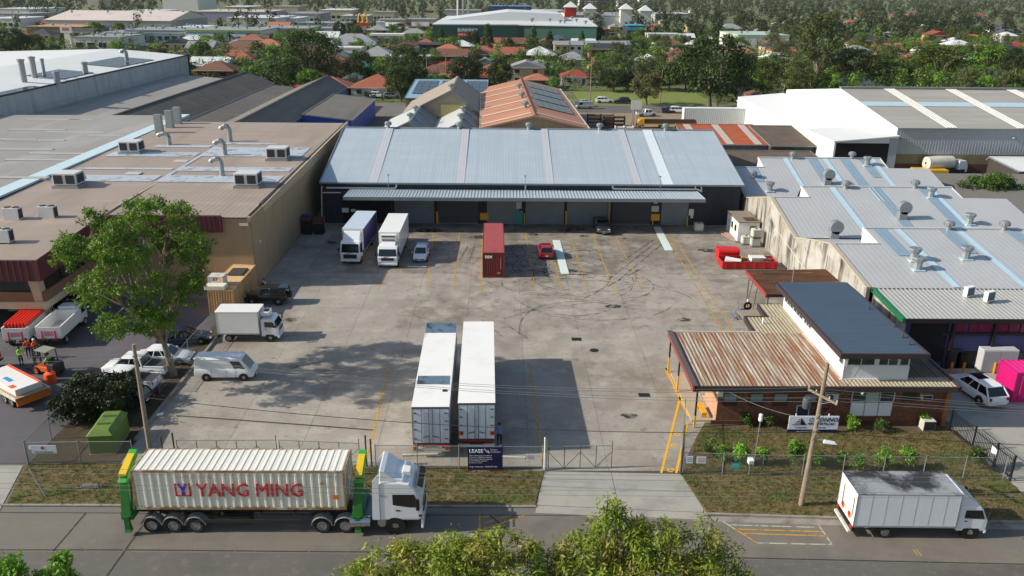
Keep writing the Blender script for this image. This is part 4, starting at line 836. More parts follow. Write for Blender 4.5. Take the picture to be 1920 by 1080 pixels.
# ---- shipping containers
def container(name, label, loc, rz, L, W, H, side, roofm, frame, cat='container', door=1, ribs=.46):
    t = thing(name, label, cat, loc, rz)
    b = MB(); n = int(L/ribs)
    def wall(y, s_):
        pts = []
        for i in range(n):
            x = -L/2+.1+(L-.2)*i/n; d = (L-.2)/n; pts += [(x,0),(x+d*.22,0),(x+d*.36,.075),(x+d*.86,.075)]
        pts.append((L/2-.1,0)); vs = [(x,y-s_*h,.15) for x, h in pts]+[(x,y-s_*h,H-.12) for x, h in pts]; k = len(pts)
        return MB().add(vs, [(i,i+1,k+i+1,k+i) for i in range(k-1)])
    for s_ in (-1,1): wall(s_*(W/2-.012), s_).build('side_panel', side, t, recalc=False)
    # front end corrugated, other end doors
    for xe, s_ in ((L/2,1),(-L/2,-1)):
        if s_ != door:
            m_ = 9; b = MB(); pts = []
            for i in range(m_): y = -W/2+.1+(W-.2)*i/m_; d = (W-.2)/m_; pts += [(y,0),(y+d*.3,0),(y+d*.5,.05),(y+d*.8,.05)]
            pts.append((W/2-.1,0)); k = len(pts)
            b.add([(xe-s_*(.012+h),y,.15) for y, h in pts]+[(xe-s_*(.012+h),y,H-.12) for y, h in pts], [(i,i+1,k+i+1,k+i) for i in range(k-1)]).build('end_panel', side, t, recalc=False)
        else:
            for q in (-1,1):
                d_ = MB().box(xe-s_*.06 if s_ > 0 else xe+.02, xe-.02 if s_ > 0 else xe+.06, min(q*.02,q*(W/2-.12)), max(q*.02,q*(W/2-.12)), .16, H-.14).build('door', side, t)
                for yy in (.3,.75): MB().cyl((xe-s_*.01,q*yy,.2), (xe-s_*.01,q*yy,H-.2), .022, n=6).build('lock_rod', steel, d_)
    b = MB(); nr = int(L/.42)
    b.corr((-L/2+.1,-W/2+.08,H-.03), (L/2-.1,-W/2+.08,H-.03), (-L/2+.1,W/2-.08,H-.03), (L/2-.1,W/2-.08,H-.03), .42, .03); b.build('roof', roofm, t, recalc=False)
    b = MB()
    for sx in (-1,1):
        for sy in (-1,1): b.box(min(sx*L/2,sx*(L/2-.12)), max(sx*L/2,sx*(L/2-.12)), min(sy*W/2,sy*(W/2-.12)), max(sy*W/2,sy*(W/2-.12)), 0, H)
        for z0, z1 in ((.0,.16),(H-.12,H-.005)): b.box(min(sx*L/2,sx*(L/2-.08))+.001, max(sx*L/2,sx*(L/2-.08))-.001, -W/2+.12, W/2-.12, z0, z1)
    for sy in (-1,1):
        for z0, z1 in ((.0,.16),(H-.12,H-.005)): b.box(-L/2+.12, L/2-.12, min(sy*W/2,sy*(W/2-.07))+.001, max(sy*W/2,sy*(W/2-.07))-.001, z0, z1)
    b.build('frame', frame, t); return t
cw = M('container_offwhite', 'dedccd', .6, var=.06, scale=.8, streak=[('b5b096', (1.2,1.2,.3), .6, .85)], stain=[('8a5a38', 1.1, .68, .78)])
cwr = M('container_white_roof', 'd6d5cc', .6, var=.06, scale=.8, stain=[('9c7a58', .9, .66, .78)])
rst = M('rusty_frame', '8f6a48', .8, var=.2, scale=2, stain=[('b9b39c', 1.0, .5, .6), ('6e4226', 2., .55, .7)])
RB = -.1
ym = container('shipping_container', 'long white shipping container with red lettering on the side lifter trailer', (-15.03,42.31,1.58), 0, 12.19, 2.44, 2.62, cw, cwr, rst)
YMR, YMB = M('ym_red','b5222c',.6,var=.08,scale=3,trans=(3.,.25,.4,.95)), M('ym_blue','24379a',.6)
text('YANG MING', 'lettering', YMR, ym, (-2.5,-1.235,.93), 1.22, xs=.9, fat=.02)
tq = text('CONTAINER LINE', 'lettering', M('faded_red','c9857c',.7,trans=(3.,.3,.6,.6)), ym, (-3.75,-1.235,2.13), .24, xs=1.15)
MB().box(-3.72,-2.82,-1.229,-1.226,.92,1.78).build('logo_panel', M('ym_pink','d3a6a2',.6), ym)
b = MB()
for q in ((-3.72,-3.62,.92,1.78),(-2.92,-2.82,.92,1.78),(-3.72,-2.82,.92,1.0)): b.box(q[0],q[1],-1.234,-1.230,q[2],q[3])
b.build('logo_border', YMR, ym)
b = MB(); b.prism([(-3.36,1.0),(-3.16,1.0),(-3.16,1.38),(-2.98,1.72),(-3.12,1.78),(-3.26,1.5),(-3.42,1.78),(-3.58,1.72),(-3.36,1.38)], 'y', -1.239, -1.235); b.build('logo_figure', YMB, ym)
for (x,z,w_,h_,m_) in ((5.35,.72,.32,.3,amb),(5.3,1.45,.12,.14,yel2)): MB().box(x,x+w_,-1.236,-1.232,z,z+h_).build('placard', m_, ym)
MB().prism([(4.62,1.7),(4.92,1.7),(4.77,1.98)], 'y', -1.236, -1.232).build('warning_triangle', M('sticker_tan','a8925a',.6), ym)
t = text('YMLU 854', 'lettering', M('faint_grey','8d8d86',.7), ym, (5.0,-1.234,2.2), .16); 
# ---- side lifter trailer
grn = M('lifter_green', '17641f', .45, var=.12, scale=2, coat=.2); grb = M('lifter_green_light', '2f9a35', .45, var=.1)
tr_ = thing('side_lifter_trailer', 'black skeletal trailer with green lifting cranes carrying the white container', 'trailer', (-15.03,42.31,RB), 0)
for s_ in (-.45,.45): MB().box(-6.3,5.4,s_-.08,s_+.08,1.05,1.6).build('chassis_rail', chass, tr_)
for x in (-5.4,-3.5,-1.2,1,3,5): MB().box(x-.08,x+.08,-1.2,1.2,1.28,1.5).build('cross_beam', chass, tr_)
MB().box(-1.6,.4,-1.1,-.5,.55,1.1).build('tool_box', chass, tr_); MB().box(-3.2,3.4,-1.18,-1.12,.75,.95).build('side_guard', chass, tr_)
fendm = M('fender_grey','8c8e8f',.5)
def fender(t, x, y, r, w_):
    b = MB(); n = 9; vs = []
    for i in range(n+1):
        a = math.pi*(.04+.92*i/n)
        for yy in (y-w_/2,y+w_/2):
            for rr in (r,r+.04): vs.append((x+rr*math.cos(a),yy,.5+rr*math.sin(a)))
    fs = []
    for i in range(n):
        o = i*4; fs += [(o+1,o+5,o+7,o+3),(o,o+2,o+6,o+4),(o,o+4,o+5,o+1),(o+2,o+3,o+7,o+6)]
    b.add(vs, fs); return b.build('mudguard', fendm, t)
for px in (285,325,367):
    x = AY(px,985,41.2).x+15.03
    for s_ in (-1,1): wheel(tr_, x, s_*.93, .5, .46 if s_ else .3, True); fender(tr_, x, s_*.93, .6, .56)
    MB().cyl((x,-.9,.5),(x,.9,.5),.07).build('axle', chass, tr_)
def crane(x, s_):
    b = MB().box(x-.35,x+.35,-1.25,1.2,1.0,1.5).build('crane_base', grn, tr_)
    MB().hexa([(x-.3,-1.35,1.2),(x+.3,-1.35,1.2),(x+.3,-.85,1.2),(x-.3,-.85,1.2),(x-.22+s_*.1,-.75,3.6),(x+.22+s_*.1,-.75,3.6),(x+.22+s_*.1,-.3,3.6),(x-.22+s_*.1,-.3,3.6)]).build('crane_boom', grn, tr_, bevel=.03)
    MB().hexa([(x-.25+s_*.1,-.95,3.3),(x+.25+s_*.1,-.95,3.3),(x+.25+s_*.1,-.55,3.75),(x-.25+s_*.1,-.55,3.75),(x-.25+s_*.1,.9,4.0),(x+.25+s_*.1,.9,4.0),(x+.25+s_*.1,1.0,4.4),(x-.25+s_*.1,1.0,4.4)]).build('crane_arm', grb, tr_, bevel=.03)
    MB().hexa([(x-.2+s_*.1,-.85,3.7),(x+.2+s_*.1,-.85,3.7),(x+.2+s_*.1,.6,4.2),(x-.2+s_*.1,.6,4.2),(x-.2+s_*.1,-.85,3.82),(x+.2+s_*.1,-.85,3.82),(x+.2+s_*.1,.6,4.34),(x-.2+s_*.1,.6,4.34)]).build('arm_stripe', M('lifter_yellow','d9b51c',.5), tr_)
    MB().cyl((x-.3*s_,-.9,1.4),(x-.25*s_,-.4,3.2),.07).build('ram', chrome, tr_); MB().box(x-.15,x+.15,-1.42,-1.2,.35,1.3).build('stabiliser_leg', grn, tr_); MB().prism([(-1.5,.25),(-1.1,.25),(-1.25,.75)], 'x', x-.18, x+.18).build('stabiliser_foot', grn, tr_)
crane(-6.72,-1); crane(6.72,1)
# ---- prime mover
pm = thing('prime_mover', 'white high roof prime mover coupled to the container trailer', 'truck', (0,42.3,RB), 0)
xw = [AY(p,985,41.2).x for p in (604,647,742)]
for s_ in (-.42,.42): MB().box(-11.2,-4.9,s_-.06,s_+.06,.75,1.05).build('chassis_rail', chass, pm)
for i, x in enumerate(xw):
    for s_ in (-1,1):
        wheel(pm, x, s_*(.93 if i < 2 else 1.02), .5, .46 if i < 2 else .3, i < 2)
        if i < 2: fender(pm, x, s_*.93, .6, .56)
MB().box(-10.9,-8.6,-.5,.5,1.05,1.22).build('fifth_wheel', chass, pm)
x0, x1 = -7.02, -4.52
tm = M('truck_white', 'dadee2', .3, var=.03, coat=.5)
prof = [(x0,.95),(x1-.25,.95),(x1-.02,1.05),(x1+.02,1.75),(x1-.05,2.2),(x1-.42,3.1),(x1-.75,3.42),(x0+1.1,3.5),(x0+.15,3.5),(x0,3.4)]
cb = MB().prism(prof, 'y', -1.2, 1.2).build('cab', tm, pm, bevel=.09, seg=3)
MB().prism([(x0,3.35),(x1-.85,3.4),(x1-1.1,3.62),(x0+.9,3.75),(x0+.35,4.2),(x0+.05,4.3)], 'y', -1.08, 1.08).build('roof_fairing', tm, pm, bevel=.08, seg=3)
for s_ in (-1,1): MB().hexa([(x0-.45,s_*1.2-.03,1.0),(x0,s_*1.2-.03,1.0),(x0,s_*1.2+.03,1.0),(x0-.45,s_*1.2+.03,1.0),(x0-.35,s_*1.2-.03,3.6),(x0+.02,s_*1.2-.03,4.1),(x0+.02,s_*1.2+.03,4.1),(x0-.35,s_*1.2+.03,3.6)]).build('side_fairing', tm, pm)
MB().add([(x1+.03,-1.08,1.86),(x1+.03,1.08,1.86),(x1-.39,1.02,3.02),(x1-.39,-1.02,3.02)], [(0,1,2,3)]).build('windscreen', glass, pm)
for s_ in (-1,1):
    y = s_*1.207
    w_ = MB().prism([(x1-1.72,2.02),(x1-.75,1.86),(x1-.2,1.86),(x1-.45,2.72),(x1-1.72,2.72)], 'y', y-.012, y+.012).build('side_window', glass, pm)
    d_ = MB().prism([(x1-1.75,1.1),(x1-.22,1.1),(x1-.22,1.8),(x1-.75,1.8),(x1-1.75,1.95)], 'y', y-.006, y+.006).build('door', tm, pm); MB().box(x1-1.55,x1-1.3,y-.02,y+.02,1.6,1.68).build('handle', blk, d_)
    MB().lathe([(.6,s_*.8),(.6,s_*1.215),(.2,s_*1.212)], (xw[2],0,.55), 'y', 22).build('wheel_arch', blk, pm)
    MB().box(x1-.35,x1-.15,s_*1.36-.06,s_*1.36+.06,1.75,2.5).build('mirror', blk, pm, bevel=.03); MB().ob((x1+.01,s_*.9,1.15), (.12,.42,.26)).build('headlight', lgt, pm, bevel=.03)
    MB().box(x1-.35,x1-.02,s_*1.2-.01,s_*1.2+.015,1.22,1.34).build('corner_vent', blk, pm)
    MB().cyl((x0-.55,s_*1.15,.85),(x0-1.75,s_*1.15,.85),.33,n=16).build('fuel_tank', chrome, pm); MB().cyl((x0+.1,s_*1.12,.72),(x0+.1,s_*.5,.72),.27,n=16).build('air_tank', rimm, pm)
MB().box(x1-.1,x1+.05,-1.15,1.15,.35,.98).build('bumper', tm, pm, bevel=.05); MB().ob((x1+.03,0,1.4), (.04,1.5,.5)).build('grille', blk, pm); MB().ob((x1-.12,0,3.2), (.35,2.1,.06), 0, 0, .5).build('sun_visor', blk, pm)
MB().hexa([(x1-1.25,-.42,3.5),(x1-.65,-.38,3.42),(x1-.65,.38,3.42),(x1-1.25,.42,3.5),(x1-1.2,-.36,3.78),(x1-.72,-.32,3.72),(x1-.72,.32,3.72),(x1-1.2,.36,3.78)]).build('roof_air_conditioner', wht, pm, bevel=.05)
MB().box(x0-1.7,x0-.5,-.9,.9,1.05,1.15).build('deck_plate', M('deck_steel','6f7d92',.4,metal=.4,var=.15), pm)
text('431', 'lettering', M('faint_grey'), pm, (x0+.05,-1.212,2.55), .22)
# ---- box trailers in the yard, seen from behind
def box_trailer(label, loc, rz, L, kind):
    t = thing('box_trailer', label, 'trailer', loc, rz); W, z0, H = 2.5, 1.1, 3.9; x0 = 0
    bw_ = M('trailer_side','d4d7da',.4,var=.05,streak=[('aaadb0',(.5,.5,.2),.5,.75)])
    MB().box(0,L,-W/2,W/2,z0,H-.06).build('body', bw_, t)
    rm_ = M('trailer_roof','e3e3e0',.45,var=.03,scale=.6,stain=[('cfcfcb',.5,.55,.8)]); bl_ = M('trailer_blue_grey','5e7285',.4,var=.15,scale=1.5,stain=[('26313c',1.,.52,.62)])
    if kind == 'plain':
        MB().box(-.02,L,-W/2-.02,W/2+.02,H-.06,H).build('roof', rm_, t)
        MB().box(L,L+.45,-.95,.95,1.9,3.7).build('refrigeration_unit', whd, t, bevel=.06)
    else:
        MB().box(-.02,3.35,-W/2-.02,W/2+.02,H-.06,H).build('roof_rear', rm_, t); MB().box(3.4,4.7,-W/2+.1,W/2-.1,H-.08,H-.02).build('roof_gap_cover', bl_, t)
        MB().box(4.75,12.6,-W/2-.02,W/2+.02,H-.06,H+.0).build('roof', rm_, t); MB().box(12.6,L,-W/2,W/2,H-.12,H-.04).build('roof_front_panel', bl_, t)
        for s_ in (-1,1): MB().box(3.35,4.75,s_*(W/2-.03)-.05,s_*(W/2-.03)+.05,H-.1,H+.02).build('roof_rail', rm_, t)
        MB().box(2.2,2.5,-W/2+.25,-W/2+.55,H,H+.05).build('roof_hatch', blk, t)
    dm = M('trailer_door','d8dfe6',.4,var=.04)
    for s_ in (-1,1):
        d_ = MB().box(-.045,0,min(s_*.01,s_*(W/2-.03)),max(s_*.01,s_*(W/2-.03)),z0+.08,H-.12).build('rear_door', dm, t)
        for yy in (.12,.62): MB().cyl((-.075,s_*yy,z0+.1),(-.075,s_*yy,H-.14),.02,n=6).build('lock_rod', M('rod_dark','4d5358',.5), d_)
        for zz in (1.5,2.2,2.85,3.45): MB().box(-.07,-.045,s_*(W/2-.2)-.1,s_*(W/2-.2)+.1,zz-.04,zz+.04).build('hinge', M('rod_dark'), d_)
        MB().beam((-.09,s_*.15,1.72),(-.09,s_*.55,1.62),.03,.05).build('lock_handle', M('rod_dark'), d_)
        zl = 1.62 if kind == 'plain' else .78
        l_ = MB().box(-.1,-.045,s_*(W/2-.18)-.16,s_*(W/2-.18)+.16,zl-.14,zl+.14).build('lamp_cluster', amb, t); MB().box(-.115,-.1,s_*(W/2-.2)-.1,s_*(W/2-.2)+.04,zl-.1,zl+.1).build('brake_lamp', red, l_)
    for y0, y1, z_0, z_1 in ((-W/2,W/2,H-.12,H-.0),(-W/2,W/2,z0,z0+.08)): MB().box(-.06,0,y0,y1,z_0,z_1).build('rear_frame', M('rod_dark'), t)
    for s_ in (-1,1): MB().box(-.055,0,min(s_*(W/2-.03),s_*W/2),max(s_*(W/2-.03),s_*W/2),z0+.08,H-.12).build('rear_frame', M('rod_dark'), t)
    MB().box(-.08,.1,-W/2,W/2,.52,.72).build('bumper', whd, t); MB().box(-.05,0,-.45,.45,.72,1.08).build('plate_panel', whd if kind != 'plain' else blk, t); MB().box(-.09,-.05,-1.2,1.2,.98,1.08).build('marker_strip', red, t)
    for s_ in (-.5,.5): MB().box(.2,L-.5,s_-.08,s_+.08,.75,1.1).build('chassis_rail', chass, t)
    for x in (1.8,3.1,4.4):
        for s_ in (-1,1): wheel(t, x, s_*.95, .48, .42, True)
    for s_ in (-.8,.8): MB().box(L-2.8,L-2.65,s_-.07,s_+.07,.02,1.1).build('landing_leg', steel, t)
    return t
box_trailer('white box trailer with plain white roof beside the man in blue', (-1.6,49.98,0), p_/2+.017, 14.5, 'plain')
box_trailer('white box trailer with blue grey roof panels', (-4.68,49.4,0), p_/2+.016, 14.9, 'split')
# ---- rigid trucks
def rigid(label, loc, rz, L, cabL, W, H, boxm, cabH=2.55, z0=.95, boxroof=None, group=None, r=.42, name='box_truck', wx=None, frontm=None, cabW=None):
    """cab-over truck; origin at the centre of the vehicle"""
    t = thing(name, label, 'truck', loc, rz, group); xr = -L/2; xf = L/2; xc = xf-cabL; cw_ = (cabW or W*.92)/2
    MB().box(xr,xc-.12,-W/2,W/2,z0,H-.05).build('cargo_box', boxm, t); MB().box(xr-.015,xc-.1,-W/2-.015,W/2+.015,H-.05,H).build('box_roof', boxroof or wht, t)
    if frontm: MB().box(xc-.125,xc-.1,-W/2,W/2,z0+.3,H-.05).build('box_front', frontm, t)
    for s_ in (-1,1):
        MB().box(xr,xc-.12,s_*W/2-.02,s_*W/2+.02,z0-.02,z0+.1).build('bottom_rail', M('rail_grey','8f9294',.5), t); MB().box(xr-.02,xr+.05,s_*W/2-.02,s_*W/2+.02,z0,H).build('corner_post', M('rail_grey'), t); MB().box(xc-.17,xc-.1,s_*W/2-.02,s_*W/2+.02,z0,H).build('corner_post', M('rail_grey'), t)
    for s_ in (-.38,.38): MB().box(xr+.1,xf-.5,s_-.06,s_+.06,.6,.85).build('chassis_rail', chass, t)
    MB().box(xr,xr+.2,-W/2+.1,W/2-.1,.45,.6).build('rear_bumper', chass, t)
    prof = [(xc,.55),(xf-.1,.55),(xf,.68),(xf+.02,1.3),(xf-.06,1.42),(xf-.36,cabH-.22),(xf-.55,cabH),(xc+.1,cabH),(xc,cabH-.08)]
    MB().prism(prof, 'y', -cw_, cw_).build('cab', tm, t, bevel=.07, seg=3)
    MB().add([(xf-.045,-cw_*.9,1.45),(xf-.045,cw_*.9,1.45),(xf-.345,cw_*.86,cabH-.25),(xf-.345,-cw_*.86,cabH-.25)], [(0,1,2,3)]).build('windscreen', glass, t)
    for s_ in (-1,1):
        y = s_*(cw_+.004)
        MB().prism([(xc+.35,1.45),(xf-.2,1.4),(xf-.45,cabH-.25),(xc+.35,cabH-.25)], 'y', y-.01, y+.01).build('side_window', glass, t)
        d_ = MB().prism([(xc+.28,.75),(xf-.25,.75),(xf-.15,1.38),(xc+.28,1.42)], 'y', y-.004, y+.004).build('door', tm, t); MB().box(xc+.38,xc+.55,y-.02,y+.02,1.22,1.28).build('handle', blk, d_)
        MB().ob((xf-.12,s_*(cw_+.22),1.75), (.1,.2,.5)).build('mirror', blk, t, bevel=.03); MB().ob((xf-.02,s_*cw_*.78,.82), (.1,.3,.2)).build('headlight', lgt, t, bevel=.03)
        MB().ob((xr-.02,s_*(W/2-.2),.72), (.08,.3,.14)).build('tail_light', red, t)
        MB().lathe([(r+.1,s_*(cw_-.4)),(r+.1,s_*(cw_+.008)),(r*.4,s_*(cw_+.006))], (xf-cabL*.5,0,r+.05), 'y', 20).build('wheel_arch', blk, t)
        wheel(t, (wx or (0,xf-cabL*.5))[1], s_*(cw_-.12), r, .26); wheel(t, (wx or (xr+(xc-xr)*.28,0))[0], s_*(W/2-.3), r, .44, True)
        MB().box(xr+.9,xc-.6,s_*(W/2-.06),s_*(W/2-.03),.62,.7).build('side_guard', chass, t)
    MB().ob((xf+.02,0,1.12), (.05,cw_*1.3,.3)).build('grille', blk, t); MB().box(xf-.1,xf+.06,-cw_,cw_,.4,.66).build('bumper', tm, t, bevel=.04); MB().ob((xf+.08,0,.5), (.02,.37,.12)).build('number_plate', plate, t); MB().ob((xf-.03,.1,1.37), (.04,1.2,.04), .1).build('wiper', blk, t)
    return t
curt = M('navy_curtain','1d1f5c',.5,var=.1)
h_ = rigid('white truck with navy curtain sides backed up to the dock', (-17.15,96.1,0), -p_/2-.045, 10.2, 1.9, 2.45, 3.75, curt, 2.65, boxroof=M('roof_pale_blue','b7c4d2',.5,var=.05), frontm=wht)
MB().hexa([(3.1,-.95,2.6),(4.1,-.95,2.6),(4.1,.95,2.6),(3.1,.95,2.6),(3.1,-1.0,3.5),(3.25,-.95,3.45),(3.25,.95,3.45),(3.1,1.0,3.5)]).build('wind_deflector', tm, h_, bevel=.05)
MB().ob((5.13,0,1.02), (.05,1.55,.5)).build('front_grille', blk, h_)
r2_ = rigid('white refrigerated truck with front chiller backed up beside the navy curtain truck', (-12.85,94.9,0), -p_/2-.01, 10.4, 1.9, 2.42, 3.75, wht, 2.45, frontm=wht)
u_ = MB().box(3.3,3.75,-.95,.95,2.75,3.6).build('chiller_unit', wht, r2_, bevel=.06)
for zz in (2.9,3.3): MB().box(3.75,3.77,-.75,.75,zz,zz+.14).build('vent_slot', blk, u_)
# roller-deflector on cab
MB().hexa([(3.4,-.85,2.4),(4.5,-.85,2.4),(4.5,.85,2.4),(3.4,.85,2.4),(3.4,-.8,2.85),(3.6,-.75,2.8),(3.6,.75,2.8),(3.4,.8,2.85)]).build('wind_deflector', tm, r2_, bevel=.05)
s_t = rigid('small white refrigerated truck parked beside the white panel van', (-22.75,69.75,0), .01, 5.5, 1.55, 2.05, 2.95, wht, 2.2, z0=.8, r=.36, wx=(-1.75,1.95))
u_ = MB().box(1.15,1.95,-.55,.55,2.35,2.75).build('chiller_unit', wht, s_t, bevel=.05); MB().box(1.4,1.85,-.4,.4,2.74,2.765).build('fan_opening', blk, u_)
dr_ = M('grimy_roof','8d9296',.6,var=.12,scale=.7,stain=[('2d2e30',.45,.47,.6)])
pan_ = M('pantech_white','d6dce2',.45,var=.04,scale=1,streak=[('9ea5ab',(.8,.8,.15),.55,.8)])
rt = rigid('white pantech truck with grimy dark roof parked on the street kerb', (24.75,41.85,RB), -.015, 7.9, 1.75, 2.45, 3.1, pan_, 2.25, z0=.85, boxroof=dr_, r=.42, wx=(-1.95,2.98), name='pantech_truck')
for i in range(1,7): MB().box(-3.95+i*.87,-3.93+i*.87,-1.232,-1.224,.98,3.02).build('panel_joint', M('joint_line','8f979e',.6), rt)
MB().hexa([(2.05,-1.05,2.2),(3.4,-1.0,2.2),(3.4,1.0,2.2),(2.05,1.05,2.2),(2.05,-1.1,3.08),(2.25,-1.05,3.08),(2.25,1.05,3.08),(2.05,1.1,3.08)]).build('wind_deflector', tm, rt, bevel=.06)
for yy in (-.55,.45):
    d_ = MB().lathe([(.01,-.02),(.22,-.02),(.22,.0)], (-3.97,yy,1.25), 'x', 14).build('warning_disc', amb, rt); MB().box(-3.995,-3.985,yy-.12,yy+.12,1.2,1.45).build('warning_mark', red, d_)
MB().box(-4.15,-3.98,-1.1,1.1,.35,.5).build('tail_lift', whd, rt)
for yy in (-.9,.6): MB().box(-3.99,-3.97,yy-.03,yy+.03,1.4,2.6).build('door_strap', M('strap','8a6a4a',.7), rt)
# ---- red, pink and tan containers
crd = M('container_red','6e1f22',.55,var=.1,scale=.8); crr = M('container_red_roof','9c4a4d',.6,var=.08,scale=.5,stain=[('6d3133',.9,.62,.75)])
rc = container('shipping_container', 'dark red shipping container standing end on in the yard', (-.87,92.85,.02), p_/2+.011, 12.19, 2.44, 2.9, crd, crr, crd, door=1)
text('tex', 'lettering', wht, rc, (-6.105,.95,2.25), .62, rz=-p_/2, fat=.015)
MB().box(-6.112,-6.1,-.75,-.42,.42,.62).build('placard', M('sticker_tan'), rc); MB().box(-6.108,-6.1,-.82,-.76,1.0,2.3).build('code_strip', M('pale_code','b49a98',.7), rc)
pk = M('container_pink','c2126e',.5,var=.08); container('shipping_container', 'bright pink shipping container on the neighbouring forecourt', (43.25,58.95,-.02), 0, 6.06, 2.44, 2.6, pk, M('container_pink_roof','d4247f',.5), pk, door=1)
tn = M('container_tan','bd9666',.65,var=.12,scale=1,streak=[('a5794a',(1.5,1.5,.3),.5,.75)]); container('shipping_container', 'tan shipping container with crate and mattress on its roof', (-27.1,79.3,0), p_/2, 8.2, 2.5, 2.6, tn, M('container_tan_roof','cfa97a',.7,var=.1), tn, door=1)
for nm, lab, cat, p, sz, m_ in (('wire_crate','white plastic crate lying on the tan container','crate',(-27.8,76.9,2.6),(1.5,1.3,1.0),whd),('mattress','cream mattress folded on the tan container edge','mattress',(-27.6,75.7,2.6),(2.0,1.0,.45),M('mattress_cream','d6cfbd',.8)),('roof_mat','dark grey mat on top of the tan container','mat',(-27.0,80.6,2.61),(1.6,2.2,.12),M('mat_dark','3a3632',.9))):
    o = thing(nm, lab, cat, p); 
    if nm == 'wire_crate':
        MB().box(-sz[0]/2,sz[0]/2,-sz[1]/2,sz[1]/2,0,.12).build('crate_base', m_, o)
        for i in range(7): 
            for s_ in (-1,1): MB().box(-.75+i*.24,-.7+i*.24,s_*.62-.03,s_*.62+.03,.12,1.0).build('crate_slat', m_, o)
        for i in range(6):
            for s_ in (-1,1): MB().box(s_*.72-.03,s_*.72+.03,-.6+i*.23,-.55+i*.23,.12,1.0).build('crate_slat', m_, o)
        MB().box(-.75,.75,-.65,.65,.95,1.0).build('crate_top', m_, o)
    else: MB().box(-sz[0]/2,sz[0]/2,-sz[1]/2,sz[1]/2,0,sz[2]).build('cover', m_, o, bevel=.06)
# ------------------------------------------------------------------ brick office at the front
obr = M('office_brick', '6a4231', .9, var=.18, scale=7, stain=[('7b513a', 3., .5, .62), ('563022', 1.2, .58, .75)], bump=.25, bscale=12)
rusty = M('rusty_corrugated', 'a39a8b', .75, var=.12, scale=1, streak=[('83583a', (7.,.22,.1), .43, .58), ('b5aea0', (3.,.12,.1), .55, .7), ('6f4022', (9.,.5,.1), .6, .72)], stain=[('98a3a6', .7, .63, .72)])
rustyp = M('pale_corrugated', '9f9681', .75, var=.12, scale=1, streak=[('84694a', (6.,.15,.1), .58, .72)])
dkf = M('dark_fascia', '3b2f30', .6, var=.1); ered = M('red_fascia', '8c3c33', .6, var=.12)
of2 = thing('brick_office', 'brick office with rusty corrugated roof and white upper storey with flat slate roof', 'office', (24,54,0), 0, None, True)
MB().prism([(16.0,54.1),(33.0,54.1),(33.0,66.2),(21.5,66.2),(21.5,62.8),(16.0,62.8)], 'z', -.02, 3.17).build('wall', obr, of2); MB().box(15.6,33.05,54.02,54.12,-.02,.35).build('brick_plinth', M('plinth_brick','5e3a2a',.9), of2)
MB().box(15.97,16.0,54.1,62.8,-.02,3.2).build('rendered_side', M('peach_render','b48d70',.85,var=.1), of2)
b = MB()
b.corr((14.1,53.45,3.42), (25.2,53.45,3.42), (14.1,62.9,3.6), (25.2,62.9,3.6), .3, .045)
rf = b.build('roof', rusty, of2, recalc=False)
MB().corr((25.2,53.45,3.42), (33.15,53.45,3.42), (25.2,55.0,3.45), (33.15,55.0,3.45), .3, .045).build('roof_front', rustyp, rf, recalc=False)
MB().corr((21.3,62.9,3.6), (25.2,62.9,3.6), (21.3,66.3,3.66), (25.2,66.3,3.66), .3, .045).build('roof_rear', rustyp, rf, recalc=False)
MB().corr((23.3,66.3,3.66), (25.2,66.3,3.66), (23.3,69.2,3.72), (25.2,69.2,3.72), .3, .045).build('roof_rear', rustyp, rf, recalc=False)
MB().corr((30.0,55.0,3.45), (33.15,55.0,3.45), (30.0,69.2,3.72), (33.15,69.2,3.72), .3, .045).build('roof_side', M('dark_corrugated','6b5e55',.8,var=.2,streak=[('4a3c34',(6,.2,.1),.5,.65)]), rf, recalc=False)
MB().box(14.0,33.25,53.28,53.44,3.12,3.52).build('front_fascia', dkf, of2)
for (x0,x1,y0,y1,m_) in ((13.86,14.1,53.28,63.0,ered),(21.1,21.3,62.9,66.4,dkf),(23.1,23.3,66.3,69.3,dkf)): MB().prism([(y0,3.1),(y0,3.52),(y1,3.72),(y1,3.3)], 'x', x0, x1).build('side_fascia', m_, of2)
MB().prism([(53.28,3.54),(53.28,3.6),(63,3.8),(63,3.74)], 'x', 13.8, 14.22).build('barge_cap', M('fascia_brown','5b5050',.6), of2)
MB().box(14.1,21.3,62.9,63.02,3.55,3.75).build('rear_gutter', M('white_gutter','c5c2ba',.5), of2); MB().box(21.2,23.3,66.3,66.42,3.5,3.75).build('rear_gutter', dkf, of2)
MB().prism([(53.28,3.2),(53.28,3.6),(69.2,3.85),(69.2,3.4)], 'x', 33.15, 33.35).build('barge_board', dkf, of2)
MB().box(14.15,33.1,53.46,63,3.18,3.24).build('soffit', M('soffit_pale','8f8474',.8), of2); MB().box(21.3,33.1,63,69.2,3.1,3.2).build('soffit', M('soffit_pale'), of2)
MB().box(24,33,66.2,69,-.02,3.2).build('rear_wing', M('peach_render'), of2)
